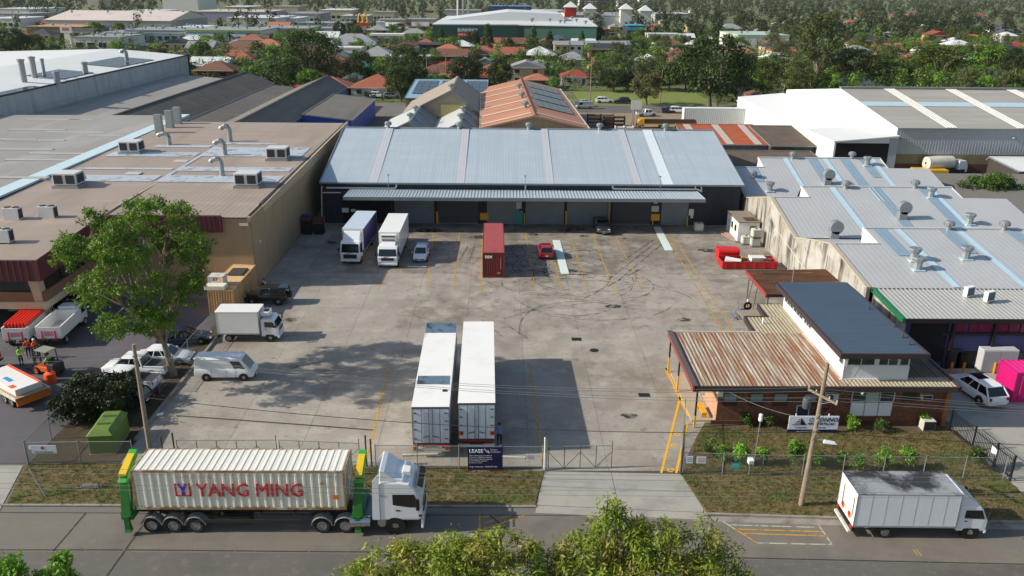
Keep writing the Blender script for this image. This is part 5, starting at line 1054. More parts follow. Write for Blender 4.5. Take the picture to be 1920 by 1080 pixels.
# upper storey
uw = M('white_board', 'd8dadb', .5, var=.03)
MB().box(25.2,30.0,54.75,68.6,3.4,5.62).build('upper_wall', uw, of2)
for i in range(12):
    MB().box(25.17,30.03,54.71,54.75,3.5+i*.085,3.57+i*.085).build('weatherboard', uw, of2) if i < 12 else None
ur = MB().corr((24.65,54.15,5.72), (24.65,69.2,5.86), (30.85,54.3,5.72), (30.85,69.3,5.86), .25, .025).build('upper_roof', M('slate_blue_roof','4a5a6c',.5,metal=.15,var=.07,scale=.4), of2, recalc=False)
for (x0,x1,y0,y1) in ((24.5,31.0,54.0,54.16),(24.5,24.66,54.16,69.3),(30.84,31.0,54.16,69.3),(24.5,31.0,69.2,69.36)): MB().box(x0,x1,y0,y1,5.42,5.82).build('upper_fascia', dkf, of2)
MB().box(24.66,30.84,54.16,69.2,5.5,5.6).build('upper_soffit', M('soffit_pale'), of2)
wf = M('window_frame_white','c9cdd0',.4); gl2 = M('office_glass','2e3d40',.08,var=.1,scale=1,spec=.8)
def window(x0, x1, z0, z1, y, parent, n=1, side=None, g=gl2, fr=wf):
    if side is None:
        w_ = MB().box(x0,x1,y-.03,y+.02,z0,z1).build('window', g, parent)
        for i in range(n+1): x = x0+(x1-x0)*i/n; MB().box(x-.03,x+.03,y-.05,y+.02,z0-.03,z1+.03).build('mullion', fr, w_)
        for z in (z0,z1): MB().box(x0,x1,y-.05,y+.02,z-.03,z+.03).build('window_rail', fr, w_)
    else:
        w_ = MB().box(side-.03,side+.02,x0,x1,z0,z1).build('window', g, parent)
        for i in range(n+1): x = x0+(x1-x0)*i/n; MB().box(side-.05,side+.02,x-.03,x+.03,z0-.03,z1+.03).build('mullion', fr, w_)
        for z in (z0,z1): MB().box(side-.05,side+.02,x0,x1,z-.03,z+.03).build('window_rail', fr, w_)
    return w_
for a, c, n in ((25.4,27.4,2),(27.7,29.1,2),(29.25,29.9,1)): window(a, c, 4.6, 5.3, 54.74, of2, n)
for a, c, n in ((54.9,55.6,1),(61.6,63.2,3),(63.6,65.8,3),(66.0,68.2,3)): window(a, c, 4.5, 5.4, 0, of2, n, side=25.19)
MB().path([(25.15,54.68,5.4),(25.15,54.68,3.45)], .04).build('downpipe', pvc, of2)
MB().box(25.0,30.0,54.6,54.75,3.42,3.52).build('flashing', wf, of2)
# ground floor windows and doors
blind = M('window_blind','7e8c90',.4,var=.05); 
for a, c in ((16.4,17.35),(18.35,19.3),(20.1,21.1),(22.35,23.25)): window(a, c, 1.95, 2.58, 54.09, of2, 1, g=blind, fr=M('dark_window_frame','5b4436',.6)); MB().box(a-.05,c+.05,54.0,54.1,1.6,1.9).build('window_sill', M('dark_brick2','41281f',.9), of2)
window(21.9,22.8,.3,1.6,54.09,of2,1,g=M('door_glass','314048',.2))
w2 = window(25.85,28.95,1.95,2.75,54.09,of2,3); 
for i in range(3): MB().box(25.87+i*1.03,26.83+i*1.03,54.0,54.1,.8,1.88).build('white_panel', uw, of2)
MB().box(26.85,27.8,54.02,54.07,1.98,2.72).build('pale_blind', M('blind_green','9db0aa',.5), of2)  # pale green blind over the middle pane
MB().box(29.6,30.6,54.05,54.12,2.0,2.7).build('window', M('louvre_dark','2b2320',.5), of2)
ac = MB().box(30.85,31.6,53.7,54.1,2.25,2.68).build('window_air_conditioner', whd, of2, bevel=.02); MB().box(30.9,31.55,53.68,53.7,2.3,2.63).build('grille', louv, ac)
ac = MB().box(23.8,24.7,53.7,54.05,2.2,2.75).build('split_condenser', whd, of2, bevel=.02); MB().lathe([(.22,-.02),(.22,0),(.02,.0)], (24.1,53.69,2.47), 'y', 16).build('fan_grille', fanm, ac)
MB().path([(24.6,53.95,2.2),(24.45,53.98,1.4),(23.2,53.98,1.35),(23.2,53.98,.4)], .04).build('conduit', blk, of2)
MB().box(31.0,31.9,53.1,53.8,.05,.85).build('ground_air_conditioner', whd, of2, bevel=.03); MB().box(31.05,31.85,53.07,53.1,.12,.8).build('dark_grille', louv, of2)
MB().box(32.75,33.05,53.9,54.2,0,3.2).build('corner_pier', M('orange_brick2','9a5a34',.9,var=.15,scale=6), of2)
for x in (26.2,15.7): MB().lathe([(.06,0),(.12,.12),(.11,.2),(.02,.22)], (x,53.35,2.9), n=8).build('flood_lamp', wht, of2)
MB().box(14.35,14.75,53.2,53.35,2.85,3.05).build('camera_housing', wht, of2); MB().box(15.9,16.3,53.98,54.1,2.35,2.75).build('wall_notice', wht, of2)
for px,py in ((1430,607),): p = G(px,py,3.65); MB().cyl(p, p+Vector((0,0,.5)), .06).build('roof_pipe', pvc, of2)
for a in ((1628,580),(1692,632),(1704,645),(1676,613)): p = G(*a,5.8); MB().cyl(p, p+Vector((0,0,.28)), .07).build('roof_pipe', M('pipe_dark','3c4a58',.5), of2)
# awning posts, half yellow
for (x,y,zb) in ((14.3,53.6,1.0),(14.15,59.2,1.5),(14.1,62.7,1.5)):
    p = MB().box(x-.06,x+.06,y-.06,y+.06,-.02,3.3).build('awning_post', M('post_dark','2b2624',.7), of2); MB().box(x-.065,x+.065,y-.065,y+.065,0,zb).build('yellow_sleeve', yel2, p)
MB().box(14.3,15.95,54.5,62.8,-.02,.12).build('verandah_slab', M('verandah_slab','a5998a',.85,var=.08), of2)
# yellow bench rack under the awning
t = thing('bench', 'yellow slatted bench under the office awning', 'bench', (15.3,55.6,.12), p_/2)
for i in range(4): MB().box(-.8,.8,-.2+i*.11,-.12+i*.11,.4,.45).build('seat_slat', yel2, t)
for x in (-.7,.65): MB().box(x,x+.06,-.2,.2,0,.4).build('leg', yel2, t)
# ------------------------------------------------------------------ rusty carport behind the office
cp = thing('carport', 'open carport with dark rusted corrugated roof behind the office', 'carport', (30,73,0), 0, None, True)
rb_ = M('dark_rust_roof','5b3a24',.85,var=.2,scale=1,streak=[('3a281c',(.25,5,.1),.5,.62),('8b5c34',(.3,4,.1),.58,.7)])
MB().corr((25.0,72.5,3.5), (25.0,79.3,3.5), (33.0,72.6,3.7), (33.0,79.3,3.7), .42, .06).build('roof', rb_, cp, recalc=False)
MB().box(24.85,25.0,72.4,79.4,3.2,3.58).build('side_fascia', ered, cp); MB().box(25.0,33.0,72.35,72.5,3.25,3.55).build('front_fascia', dkf, cp); MB().box(25,33,79.3,79.4,3.3,3.6).build('rear_fascia', M('soffit_pale'), cp)
for x, y in ((25.2,72.7),(25.2,79),(29,79),(32.8,79)): MB().box(x-.06,x+.06,y-.06,y+.06,0,3.4).build('post', steel, cp)
MB().box(25.3,33,70.4,70.5,0,3.0).build('black_sheet', M('bay_dark'), cp)  # near-black upright sheet on the office side of the carport
MB().cyl((27.0,71.9,0),(27.0,71.9,6.4),.05,n=8).build('service_mast', steel, cp); MB().cyl((32.9,79,3.4),(32.9,79,5.3),.04,n=6).build('service_mast', steel, cp); MB().cyl((25.5,77.6,0),(25.9,77.6,4.3),.04,n=6).build('lean_pole', M('pole_rust','5b4a3a',.8), cp)
# tyre on a yellow post, steps and blue drum trolley
t = thing('hose_post', 'yellow post with black hose reel hung on it beside the service steps', 'post', G(1399,592), 0)
MB().cyl((0,0,0),(0,0,1.5),.06).build('post', yel2, t); MB().cyl((0,0,1.5),(0,0,1.75),.1).build('cap', wht, t); MB().lathe([(.22,-.08),(.4,-.1),(.42,0),(.4,.1),(.22,.08)], (0,-.15,1.1), 'y', 18).build('hose_reel', tyre, t, smooth=True); MB().cyl((0,0,1.6),(.35,0,4.2),.035,n=6).build('mast', M('pole_rust'), t)
t = thing('service_steps', 'galvanised mobile service steps beside the blue drum', 'steps', G(1380,597), .3)
for i in range(3): MB().box(-.5+i*.25,-.25+i*.25,-.3,.3,.25+i*.25,.28+i*.25).build('tread', steel, t)
for y in (-.3,.3):
    MB().beam((-.55,y,0),(.3,y,.85),.05,.08).build('stringer', steel, t); MB().beam((.3,y,0),(.3,y,1.7),.05,.05).build('upright', steel, t); MB().beam((.3,y,1.7),(-.5,y,.95),.04,.04).build('handrail', steel, t)
t = thing('blue_drum', 'blue plastic drum next to the hose post', 'drum', G(1391,596), 0); MB().lathe([(.05,0),(.3,0),(.31,.3),(.29,.35),(.31,.65),(.29,.9),(.05,.92)], n=16).build('body', M('drum_blue','1c3f8f',.4), t, smooth=True); MB().lathe([(.05,.92),(.06,.96),(.01,.97)], (.15,0,0), n=8).build('cap', blk, t)
# ------------------------------------------------------------------ hut, bins and IBCs at the right edge
t = thing('site_hut', 'white flat roofed site hut against the stained wall', 'hut', (31.45,103.6,0), 0)
MB().box(-1.35,1.35,-2.7,2.7,.1,2.6).build('wall', wht, t); MB().box(-1.42,1.42,-2.78,2.78,2.6,2.72).build('roof', M('hut_roof','83796a',.85,var=.15), t); MB().ob((.4,-1.5,2.76), (1.5,1.6,.05), .1).build('roof_debris', M('hut_rust','4a3726',.9), t)
for y in (-1.5,.1): w_ = MB().box(-1.38,-1.34,y-.35,y+.35,1.2,2.0).build('window', glass, t); MB().box(-1.40,-1.34,y-.4,y+.4,1.12,1.2).build('sill', wht, t)
MB().box(-1.39,-1.34,1.2,2.0,.12,2.1).build('door', M('hut_door','a9c0d2',.5), t); MB().box(.1,.9,-2.74,-2.7,1.6,2.2).build('window', M('brown_board','7b6a50',.8), t); MB().box(-1.3,1.3,-2.6,2.6,0,.1).build('base', chass, t)
ibcw = M('ibc_white','d2d1c4',.5,var=.06)
def ibc(p, lab, rz=0):
    t = thing('bulk_container', lab, 'tank', p, rz)
    MB().box(-.55,.55,-.48,.48,.15,1.1).build('tank', ibcw, t, bevel=.08); MB().box(-.6,.6,-.5,.5,0,.14).build('pallet', M('pallet_grey','77756e',.8), t); MB().lathe([(.14,1.1),(.14,1.16),(.02,1.17)], n=12).build('lid', blk, t)
    for z in (.3,.6,.9,1.1):
        for s_ in (-1,1): MB().box(-.6,.6,s_*.5-.015,s_*.5+.015,z-.015,z+.015).build('cage_bar', steel, t); MB().box(s_*.6-.015,s_*.6+.015,-.5,.5,z-.015,z+.015).build('cage_bar', steel, t)
    for x in (-.6,-.3,0,.3,.6):
        for s_ in (-1,1): MB().box(x-.012,x+.012,s_*.5-.012,s_*.5+.012,.14,1.12).build('cage_post', steel, t)
ibc((31.9,99.2,0), 'white bulk liquid container at the bottom of the stack by the hut'); ibc((31.9,99.2,1.18), 'white bulk liquid container stacked on another by the hut', .1); ibc((31.0,100.1,0), 'white bulk liquid container squeezed against the hut corner', .05)
ibc(G(1309,433), 'white bulk liquid container standing alone in front of the navy wall')
t = thing('timber_stack', 'bundle of long weathered planks beside the hut', 'timber', G(1370,445), p_/2+.25)
for i in range(4): MB().box(-2.2,2.2,-.5+i*.27,-.26+i*.27,.02,.16).build('plank', M('pink_plank','9a8078',.8,var=.2), t)
for i in range(2): MB().box(-2.0,1.8,-.4+i*.3,-.16+i*.3,.16,.28).build('plank', M('pink_plank'), t)
def hookbin(lab, p, rz, L, W, H, m_, fill):
    t = thing('skip_bin', lab, 'skip', p, rz)
    for s_ in (-1,1): 
        MB().hexa([(-L/2,s_*W/2-.04,.15),(L/2,s_*W/2-.04,.15),(L/2,s_*W/2+.04,.15),(-L/2,s_*W/2+.04,.15),(-L/2,s_*W/2-.04,H),(L/2,s_*W/2-.04,H),(L/2,s_*W/2+.04,H),(-L/2,s_*W/2+.04,H)]).build('side', m_, t); MB().box(-L/2,L/2,s_*W/2-.07,s_*W/2+.07,H,H+.1).build('top_rail', m_, t)
        MB().box(s_*L/2-.04,s_*L/2+.04,-W/2,W/2,.15,H).build('end', m_, t)
        for i in range(6): x = -L/2+.4+i*(L-.8)/5; MB().box(x-.05,x+.05,s_*(W/2+.07)-.04,s_*(W/2+.07)+.04,.15,H).build('stiffener', m_, t)
    MB().box(-L/2,L/2,-W/2,W/2,.05,.2).build('floor', m_, t); MB().box(-L/2+.1,L/2-.1,-W/2+.1,W/2-.1,.2,.45).build('debris', soil, t)
    for (x,y,z,a,c,d,mm) in fill: MB().ob((x,y,z), (a,c,d), .2*x, .1, .08).build('rubbish', mm, t)
    return t
rbin = M('bin_red','b01f22',.5,var=.1,stain=[('7d1a1c',1.,.6,.75)])
hookbin('long low red skip bin full of rubbish', (28.7,91.2,0), 0, 6.3, 2.2, .85, rbin, ((-1.8,-.3,.8,1.8,.9,.4,wht),(1.2,.4,.85,1.9,.9,.5,wht),(.1,.1,.6,1.6,1.2,.3,blk),(-.2,.6,.8,.8,.5,.4,M('cardboard','a9805a',.8)),(2.3,-.4,.7,.7,.7,.5,blk),(2.6,.3,.7,.5,.5,.4,rbin)))
b_ = hookbin('short bright red skip bin behind the long one', (27.0,93.8,0), 0, 2.4, 1.7, 1.15, M('bin_red_bright','c81f1c',.5,var=.08), ())
MB().prism([(-.9,1.2),(.9,1.2),(.75,1.42),(-.75,1.42)], 'x', -1.25, 1.25).build('lid', M('bin_red_bright'), b_)
# pallet stacks in the gap by the warehouse
cols = [M('pallet_red','7a2420',.7,var=.2), M('pallet_blue','1e3a78',.7,var=.2), M('pallet_wood','8b6a45',.85,var=.25), M('pallet_dark','2b2523',.9)]
for k, (x, n, lab) in enumerate(((-25.1,17,'tall stack of dark pallets topped with red and blue beside the tan wall'),(-23.6,15,'tall stack of dark pallets topped with timber beside the navy wall'))):
    t = thing('pallet_stack', lab, 'pallets', (x,103.8,0), 0)
    for i in range(n):
        m_ = cols[3] if i < n-5 else cols[(i+k) % 3]
        b = MB()
        for y in (-.55,0,.45): b.box(-.6,.6,y,y+.1,0,.1)
        for j in range(5): b.box(-.6+j*.26,-.46+j*.26,-.6,.6,.1,.13)
        o = b.build('pallet', m_, t); o.location = (R.uniform(-.04,.04), R.uniform(-.05,.05), i*.145); o['kind'] = 'stuff'
for k, (x,y) in enumerate(((-25.5,84.0),(-25.2,83.6))):
    t = thing('traffic_cone', 'red and white traffic cone at the tan wall corner', 'cone', (x,y,0), 0, 'traffic cones at the tan wall')
    MB().lathe([(.17,.05),(.13,.3),(.07,.62),(.03,.75)], n=14).build('cone', M('cone_red','a5281c',.6), t, smooth=True); MB().lathe([(.125,.33),(.085,.55)], n=14).build('band', wht, t); MB().box(-.22,.22,-.22,.22,0,.05).build('base', blk, t)
# ------------------------------------------------------------------ fences, gates, signs
mesh_m = M('fence_wire', '8b9494', .5, metal=.4, var=.05); fpost = M('fence_post', '8d9496', .5, metal=.4, var=.1); dpost = M('dark_post2', '3d4245', .6, metal=.2)
def wiremesh(a, c, h, parent, sp=.13, wd=.009, z0=.05, mat=None):
    a, c = Vector(a), Vector(c); L = (c-a).length; u = (c-a)/L; b = MB(); n = Vector((-u.y,u.x,0))*.002
    k = -h
    while k < L:
        for s_ in (1,-1):
            q0, q1 = (k, k+h) if s_ > 0 else (k+h, k)
            pts = []
            lo, hi = max(0., min(q0,q1)), min(L, max(q0,q1))
            if hi-lo < .02: continue
            def zz(x): return z0+(x-k if s_ > 0 else k+h-x)
            A = a+u*lo+Vector((0,0,zz(lo))); B = a+u*hi+Vector((0,0,zz(hi)))
            w_ = Vector((0,0,wd/1.4)); b.quad(A-w_+n*s_, B-w_+n*s_, B+w_+n*s_, A+w_+n*s_)
        k += sp
    o = b.build('wire_mesh', mat or mesh_m, parent, off=parent.location, recalc=False); o['kind'] = 'stuff'; return o
def chain_fence(label, pts, h, step=2.9, rail=True, name='chain_fence', post=fpost, sp=.13, wd=.009):
    t = thing(name, label, 'fence', (*pts[0], 0), 0, None, True)
    for p, q in zip(pts, pts[1:]):
        p, q = Vector((*p,0)), Vector((*q,0)); L = (q-p).length; n = max(1, round(L/step))
        for i in range(n+1): x = p.lerp(q, i/n); MB().cyl(x, x+Vector((0,0,h+.12)), .035, n=8).build('post', post, t)
        if rail: MB().cyl(p+Vector((0,0,h)), q+Vector((0,0,h)), .022, n=6).build('top_rail', fpost, t)
        MB().cyl(p+Vector((0,0,.06)), q+Vector((0,0,.06)), .01, n=5).build('bottom_wire', fpost, t)
        wiremesh(p, q, h, t, sp, wd)
    return t
kb = M('plinth_dark','5b554c',.9,var=.15)
chain_fence('chain wire fence behind the lease board and box trailers', [(-8.3,48.05),(2.85,47.9)], 1.75)
tag(MB().box(-8.4,2.9,47.95,48.12,-.05,.12).build('plinth', kb), 'low concrete plinth under the fence by the lease board', 'plinth')
chain_fence('chain wire fence in front of the green cabinet with sign', [(-31.6,48.4),(-24.6,48.55)], 1.7)
chain_fence('chain wire fence returning along the car park hedge', [(-31.6,48.5),(-31.9,58.0)], 1.7, 3.2)
chain_fence('chain wire fence in front of the office lawn', [(12.2,47.5),(17.4,47.2),(33.4,46.9)], 1.6)
chain_fence('low chain wire fence along the dirt strip by the white utilities', [(-26.9,58.8),(-26.9,75.5)], 1.6, 3.3)
# sliding and swing gates
def gate(label, p, q, h, bays, parent_posts=True):
    p, q = Vector((*p,0)), Vector((*q,0)); t = thing('yard_gate', label, 'gate', p, 0, None, True); u = (q-p)/bays
    z0, z1 = Vector((0,0,.08)), Vector((0,0,h))
    MB().cyl(p+z0, q+z0, .03, n=8).build('bottom_rail', fpost, t); MB().cyl(p+z1, q+z1, .03, n=8).build('top_rail', fpost, t)
    for i in range(bays+1): MB().cyl(p+u*i+z0, p+u*i+z1+(Vector((0,0,.35)) if i in (bays,) else Vector()), .025, n=8).build('upright', dpost, t)
    for i in range(bays): a, c = (z0,z1*.75) if i % 2 else (z1*.75,z0); MB().cyl(p+u*i+a, p+u*(i+1)+c, .018, n=6).build('brace', dpost, t)
    wiremesh(p, q, h-.1, t, .16, .007); return t
gate('open yard gate leaf with diagonal braces by the driveway', (3.25,47.95), (7.5,48.1), 1.75, 4)
gate('closed double gate with braces beyond the white container', (-21.6,48.6), (-15.0,48.7), 1.75, 5); gate('closed gate leaf joining the fence beside the prime mover', (-14.8,48.7), (-9.4,48.3), 1.75, 4)
gate('yard gate leaf swung back against the yellow walkway line', (12.05,47.6), (13.6,54.0), 1.8, 4)
for k, (x,y,h,m_,lab) in enumerate(((2.98,47.85,2.45,wht,'white pipe gate post beside the lease fence'),(3.12,47.85,2.3,fpost,'grey steel gate post at the open yard gate'),(-8.95,48.3,2.3,dpost,'dark steel gate post close to the prime mover'),(-8.6,48.2,2.1,dpost,'second dark gate post close to the prime mover'),(-21.8,48.6,2.3,dpost,'dark steel gate post behind the container roof'),(-22.6,48.6,2.0,dpost,'short dark gate post behind the container roof'),(12.05,47.4,2.1,dpost,'dark gate post beside the office lawn notices'))):
    t = thing('gate_post', lab, 'post', (x,y,0)); MB().cyl((0,0,0),(0,0,h),.055,n=10).build('post', m_, t); MB().lathe([(.06,h),(.06,h+.03),(.01,h+.06)], n=10).build('cap', m_, t)
# palisade fence on the right
t = thing('palisade_fence', 'black steel picket fence between office lawn and forecourt', 'fence', (33,50,0), 0, None, True)
A, B = Vector((33.0,53.2,0)), Vector((33.75,46.7,0)); bkf = M('picket_black','24262a',.5,metal=.3); n = 44
for i in range(n+1): p = A.lerp(B,i/n); MB().box(p.x-.015,p.x+.015,p.y-.015,p.y+.015,.08,1.75).build('picket', bkf, t)
for z in (.25,1.5): MB().beam(A+Vector((0,0,z)), B+Vector((0,0,z)), .04,.05).build('rail', bkf, t)
for f in (0,.4,.75,1): p = A.lerp(B,f); MB().box(p.x-.05,p.x+.05,p.y-.05,p.y+.05,0,1.9).build('post', bkf, t)
p = A.lerp(B,.72); MB().box(p.x-.06,p.x-.04,p.y-.3,p.y+.3,.9,1.4).build('notice', wht, t)
# signs
navy2 = M('sign_navy','14164a',.5,var=.04); wtx = M('sign_white','d9dbe2',.5,var=.03)
t = thing('lease_board', 'navy lease board with white lettering wired to the front fence', 'sign', (-2.13,47.72,0), 0)
MB().box(0,2.32,-.02,.02,.12,1.82).build('panel', navy2, t); MB().box(0,2.32,-.024,.024,.0,.12).build('red_strip', M('sign_red','8c1526',.5), t)
text('LEASE', 'lettering', wtx, t, (.1,-.026,1.42), .36, fat=.012)
text('Sutton', 'lettering', wtx, t, (1.5,-.026,1.6), .17); text('Anderson', 'lettering', wtx, t, (1.5,-.026,1.43), .17)
for k, s_ in enumerate(('Office Warehouse Hardstand','Workshed 2,225 sqm approx.','Warehouse 2,025 sqm approx.','Land 5,059 sqm approx.','By Sutton House.')): text(s_, 'lettering', wtx, t, (.09,-.026,1.16-k*.135), .125)
text('Hugh Anderson  0438 007 922', 'lettering', wtx, t, (.09,-.026,.3), .15); text('suttonanderson.com.au', 'lettering', wtx, t, (.3,-.03,.02), .12)
b = MB(); b.prism([(1.08,1.72),(1.16,1.72),(1.3,1.44),(1.3,1.62),(1.36,1.62),(1.46,1.38),(1.38,1.38),(1.34,1.5),(1.28,1.4)], 'y', -.03, -.024); b.build('logo', wtx, t)
t = thing('company_board', 'white company board with navy triangle on the office lawn', 'sign', (20.95,52.85,0), 0)
MB().box(0,3.62,-.03,.03,.05,1.4).build('panel', M('board_white','e6ecf5',.5,var=.03), t); MB().box(0,3.62,-.034,.034,.05,.32).build('navy_strip', navy2, t)
text("O'CONNOR", 'lettering', navy2, t, (1.42,-.036,.98), .43, shear=.22, fat=.008); text('HAULAGE Pty Ltd', 'lettering', navy2, t, (1.38,-.036,.72), .25, fat=.006)
text('02 9755 7877', 'lettering', navy2, t, (.5,-.036,.43), .15); text('0418 224 866', 'lettering', navy2, t, (1.9,-.036,.43), .15); text('www.oconnorhaulage.com.au', 'lettering', wtx, t, (.65,-.04,.12), .14)
b = MB(); b.prism([(.85,.68),(1.3,.68),(.87,1.28)], 'y', -.04, -.034)
b.build('logo_sail', navy2, t)
for k in range(4): MB().box(.28+k*.14,.83,-.04,-.034,.68+k*.14,.74+k*.14).build('logo_stripe', navy2, t)
for x in (.45,2.85): MB().box(x,x+.08,.03,.1,0,1.55).build('leg', wtx, t)
t = thing('company_board', 'white sign with red emblem on the cabinet fence', 'sign', (-31.2,48.28,0), 0); MB().box(.1,1.75,-.02,.02,.95,1.55).build('panel', M('board_white2','b8c0cc',.5), t)
MB().lathe([(.01,-.02),(.13,-.02),(.13,-.028),(.01,-.03)], (.85,-.005,1.36), 'y', 6).build('emblem', M('emblem_red','a5313c',.5), t); text('RCE HANDLING', 'lettering', M('sign_grey','5d6a78',.5), t, (.25,-.028,1.0), .17); MB().box(-.05,.12,-.02,.02,1.25,1.5).build('tab', wtx, t)
def notice(lab, p, w_, h_, z, m_, lines, rz=0):
    t = thing('notice_board', lab, 'sign', p, rz); MB().box(-w_/2,w_/2,-.01,.01,z,z+h_).build('panel', m_, t)
    for k in range(3): MB().box(-w_/2*.75,w_/2*.75,-.016,-.01,z+h_*(.7-.22*k),z+h_*(.8-.22*k)).build('print_line', lines, t)
pk_ = M('print_pink','b08a92',.6); bl_ = M('print_blue','7c8fb5',.6)
notice('small white notice with faint print on the gate end of the fence', (2.05,47.82,0), .6, .5, .75, wtx, pk_)
notice('white notice with blue print next to the gate post', (12.55,47.38,0), .45, .55, .85, wtx, bl_); notice('white notice with red print on the lawn fence', (13.3,47.3,0), .62, .5, .9, wtx, pk_)
notice('teal notice hung low on the lawn fence', (15.6,47.2,0), .65, .45, .55, M('teal_sign','2e9a94',.5), M('teal_light','7fc2be',.5))
# posts on the verge
t = thing('letter_box', 'white letter box on a grey post in the verge', 'letter box', G(1404,893), .1); MB().box(-.03,.03,-.03,.03,0,1.1).build('post', fpost, t); MB().hexa([(-.17,-.15,1.0),(.17,-.15,1.0),(.17,.15,1.0),(-.17,.15,1.0),(-.17,-.15,1.25),(.17,-.15,1.25),(.17,.15,1.4),(-.17,.15,1.4)]).build('box', wht, t)
t = thing('lamp_pole', 'slim grey lamp pole with white head on the office lawn', 'lamp', (16.9,47.6,0)); MB().cyl((0,0,0),(.1,0,3.9),.035,n=8).build('pole', fpost, t); MB().lathe([(.05,3.85),(.14,3.95),(.14,4.15),(.1,4.2),(.14,4.25),(.12,4.4),(.02,4.45)], (.1,0,0), n=10).build('lamp_head', wht, t, smooth=True)
t = thing('leaning_post', 'leaning grey steel post in the verge by the driveway', 'post', G(86,932), 0); MB().cyl((0,0,0),(-1.0,.6,1.6),.045,n=8).build('post', fpost, t); MB().lathe([(.05,0),(.05,.02),(.01,.04)], (-1.0,.6,1.6), n=8).build('cap', fpost, t)
for k, px in enumerate((146,183)):
    t = thing('steel_hoop', 'bent steel hoop standing in the verge beside the pit cover', 'hoop', G(px,916), .3, 'steel hoops in the verge'); pts = [(-.22,0,0),(-.22,0,.75),(-.15,0,.98),(0,0,1.07),(.15,0,.98),(.22,0,.75),(.22,0,0)]
    MB().path([Vector(q) for q in pts], .03, 6).build('hoop', M('hoop_tan','8d7f63',.6), t)
t = tag(MB().prism([(q.x,q.y) for q in (G(148,917),G(186,917),G(184,907),G(155,907))], 'z', .02, .07).build('pit_cover', M('pit_grey','6c6a66',.8,var=.15)), 'grey concrete pit cover in the verge', 'pit cover')
# green substation kiosk
gk = M('kiosk_green','5f7a2b',.5,var=.1,stain=[('4c6322',1.,.5,.7)]); t = thing('substation_kiosk', 'olive green electricity kiosk with hipped lid', 'kiosk', (-27.35,51.2,.02), p_/2+.1)
MB().box(-1.55,1.55,-.82,.82,0,1.45).build('cabinet', gk, t, bevel=.03); MB().hexa([(-1.65,-.9,1.45),(1.65,-.9,1.45),(1.65,.9,1.45),(-1.65,.9,1.45),(-1.35,-.55,1.8),(1.35,-.55,1.8),(1.35,.55,1.8),(-1.35,.55,1.8)]).build('lid', gk, t, bevel=.03)
for x in (-.5,.6): MB().box(x-.12,x+.12,-.45,.45,1.8,1.815).build('lid_vent', M('kiosk_dark','33431c',.6), t)
for y in (-.4,.4): MB().box(-1.57,-1.55,y-.36,y+.36,.15,1.35).build('door', gk, t)
MB().box(-1.6,1.6,-.87,.87,-.05,.06).build('plinth', kerbm, t)
# litter
t = tag(MB().ob(G(300,779)+Vector((0,0,.08)), (.5,.3,.16), .3).build('white_bag', wht, None, bevel=.06), 'crumpled white bag lying on the yard edge', 'bag')
lt = MB(); 
for i in range(220):
    p = G(R.gauss(130,45), R.uniform(949,957), -.085); a = R.uniform(0,6); s_ = R.uniform(.03,.1); lt.quad(p+Vector((-s_,-s_,0)), p+Vector((s_,-s_*.5,.02)), p+Vector((s_,s_,.01)), p+Vector((-s_,s_,.02)))
tag(lt.build('fallen_leaves', M('dead_leaf','7a4a30',.9,var=.3), None, recalc=False), 'brown fallen leaves gathered in the gutter', 'leaves', None, 'stuff')
# ------------------------------------------------------------------ power poles and wires
tim = M('pole_timber','8b7d6c',.85,var=.15,scale=2,streak=[('6b5f50',(4,4,.2),.5,.7)])
def pole(lab, x, y, h, lean=(0,0), arms=(), name='power_pole', mat=tim, r=.17):
    t = thing(name, lab, 'power pole', (x,y,0)); top = Vector((lean[0],lean[1],h)); MB().cyl((0,0,0),top,r,r*.62,n=12).build('pole', mat, t)
    for z, l_, rz in arms:
        c = top*(z/h); d = Vector((math.cos(rz),math.sin(rz),0))*l_/2; a = MB().beam(c-d+Vector((0,-.15,0)), c+d+Vector((0,-.15,0)), .1,.12).build('crossarm', tim, t)
        for f in (-.95,-.45,.45,.95): p = c+d*f+Vector((0,-.15,.06)); MB().lathe([(.03,0),(.05,.05),(.03,.1),(.05,.15),(.01,.18)], p, n=8).build('insulator', M('insulator','c8c4bb',.3), a)
        MB().beam(c+Vector((0,-.1,-.5)), c+d*.6+Vector((0,-.15,-.05)), .03,.03).build('arm_brace', fpost, t)
    return t
rp = pole('timber power pole with crossarm and lamp in front of the office', 18.9, 43.9, 9.8, (.32,0), ((7.7,2.2,rad(-62)),))
MB().lathe([(.22,0),(.25,.1),(.25,.6),(.22,.68),(.05,.7)], (-.45,.3,6.7), n=14).build('transformer', M('transformer_grey','4a5258',.5), rp, smooth=True)
MB().beam((.12,0,4.75),(.7,-.3,4.85),.05,.05).build('lamp_arm', fpost, rp); MB().hexa([(.55,-.55,4.75),(1.35,-.75,4.75),(1.4,-.5,4.75),(.6,-.3,4.75),(.6,-.5,4.95),(1.2,-.68,4.9),(1.25,-.52,4.9),(.65,-.36,4.95)]).build('lamp_head', M('lamp_white','cfd6dc',.4), rp, bevel=.03)
for z in (5.2,5.5,6.1,6.5): MB().ob((.13*z/6+.05,-.2,z), (.12,.18,.12)).build('clamp', fpost, rp)
lp = pole('weathered timber power pole behind the container truck', -22.2, 46.0, 9.9, (.05,0))
for z in (8.9,9.2): MB().ob((.05,-.18,z), (.1,.2,.1)).build('clamp', fpost, lp)
wirem = M('cable_dark','2a2c2c',.6); wireg = M('cable_grey','6f7674',.5)
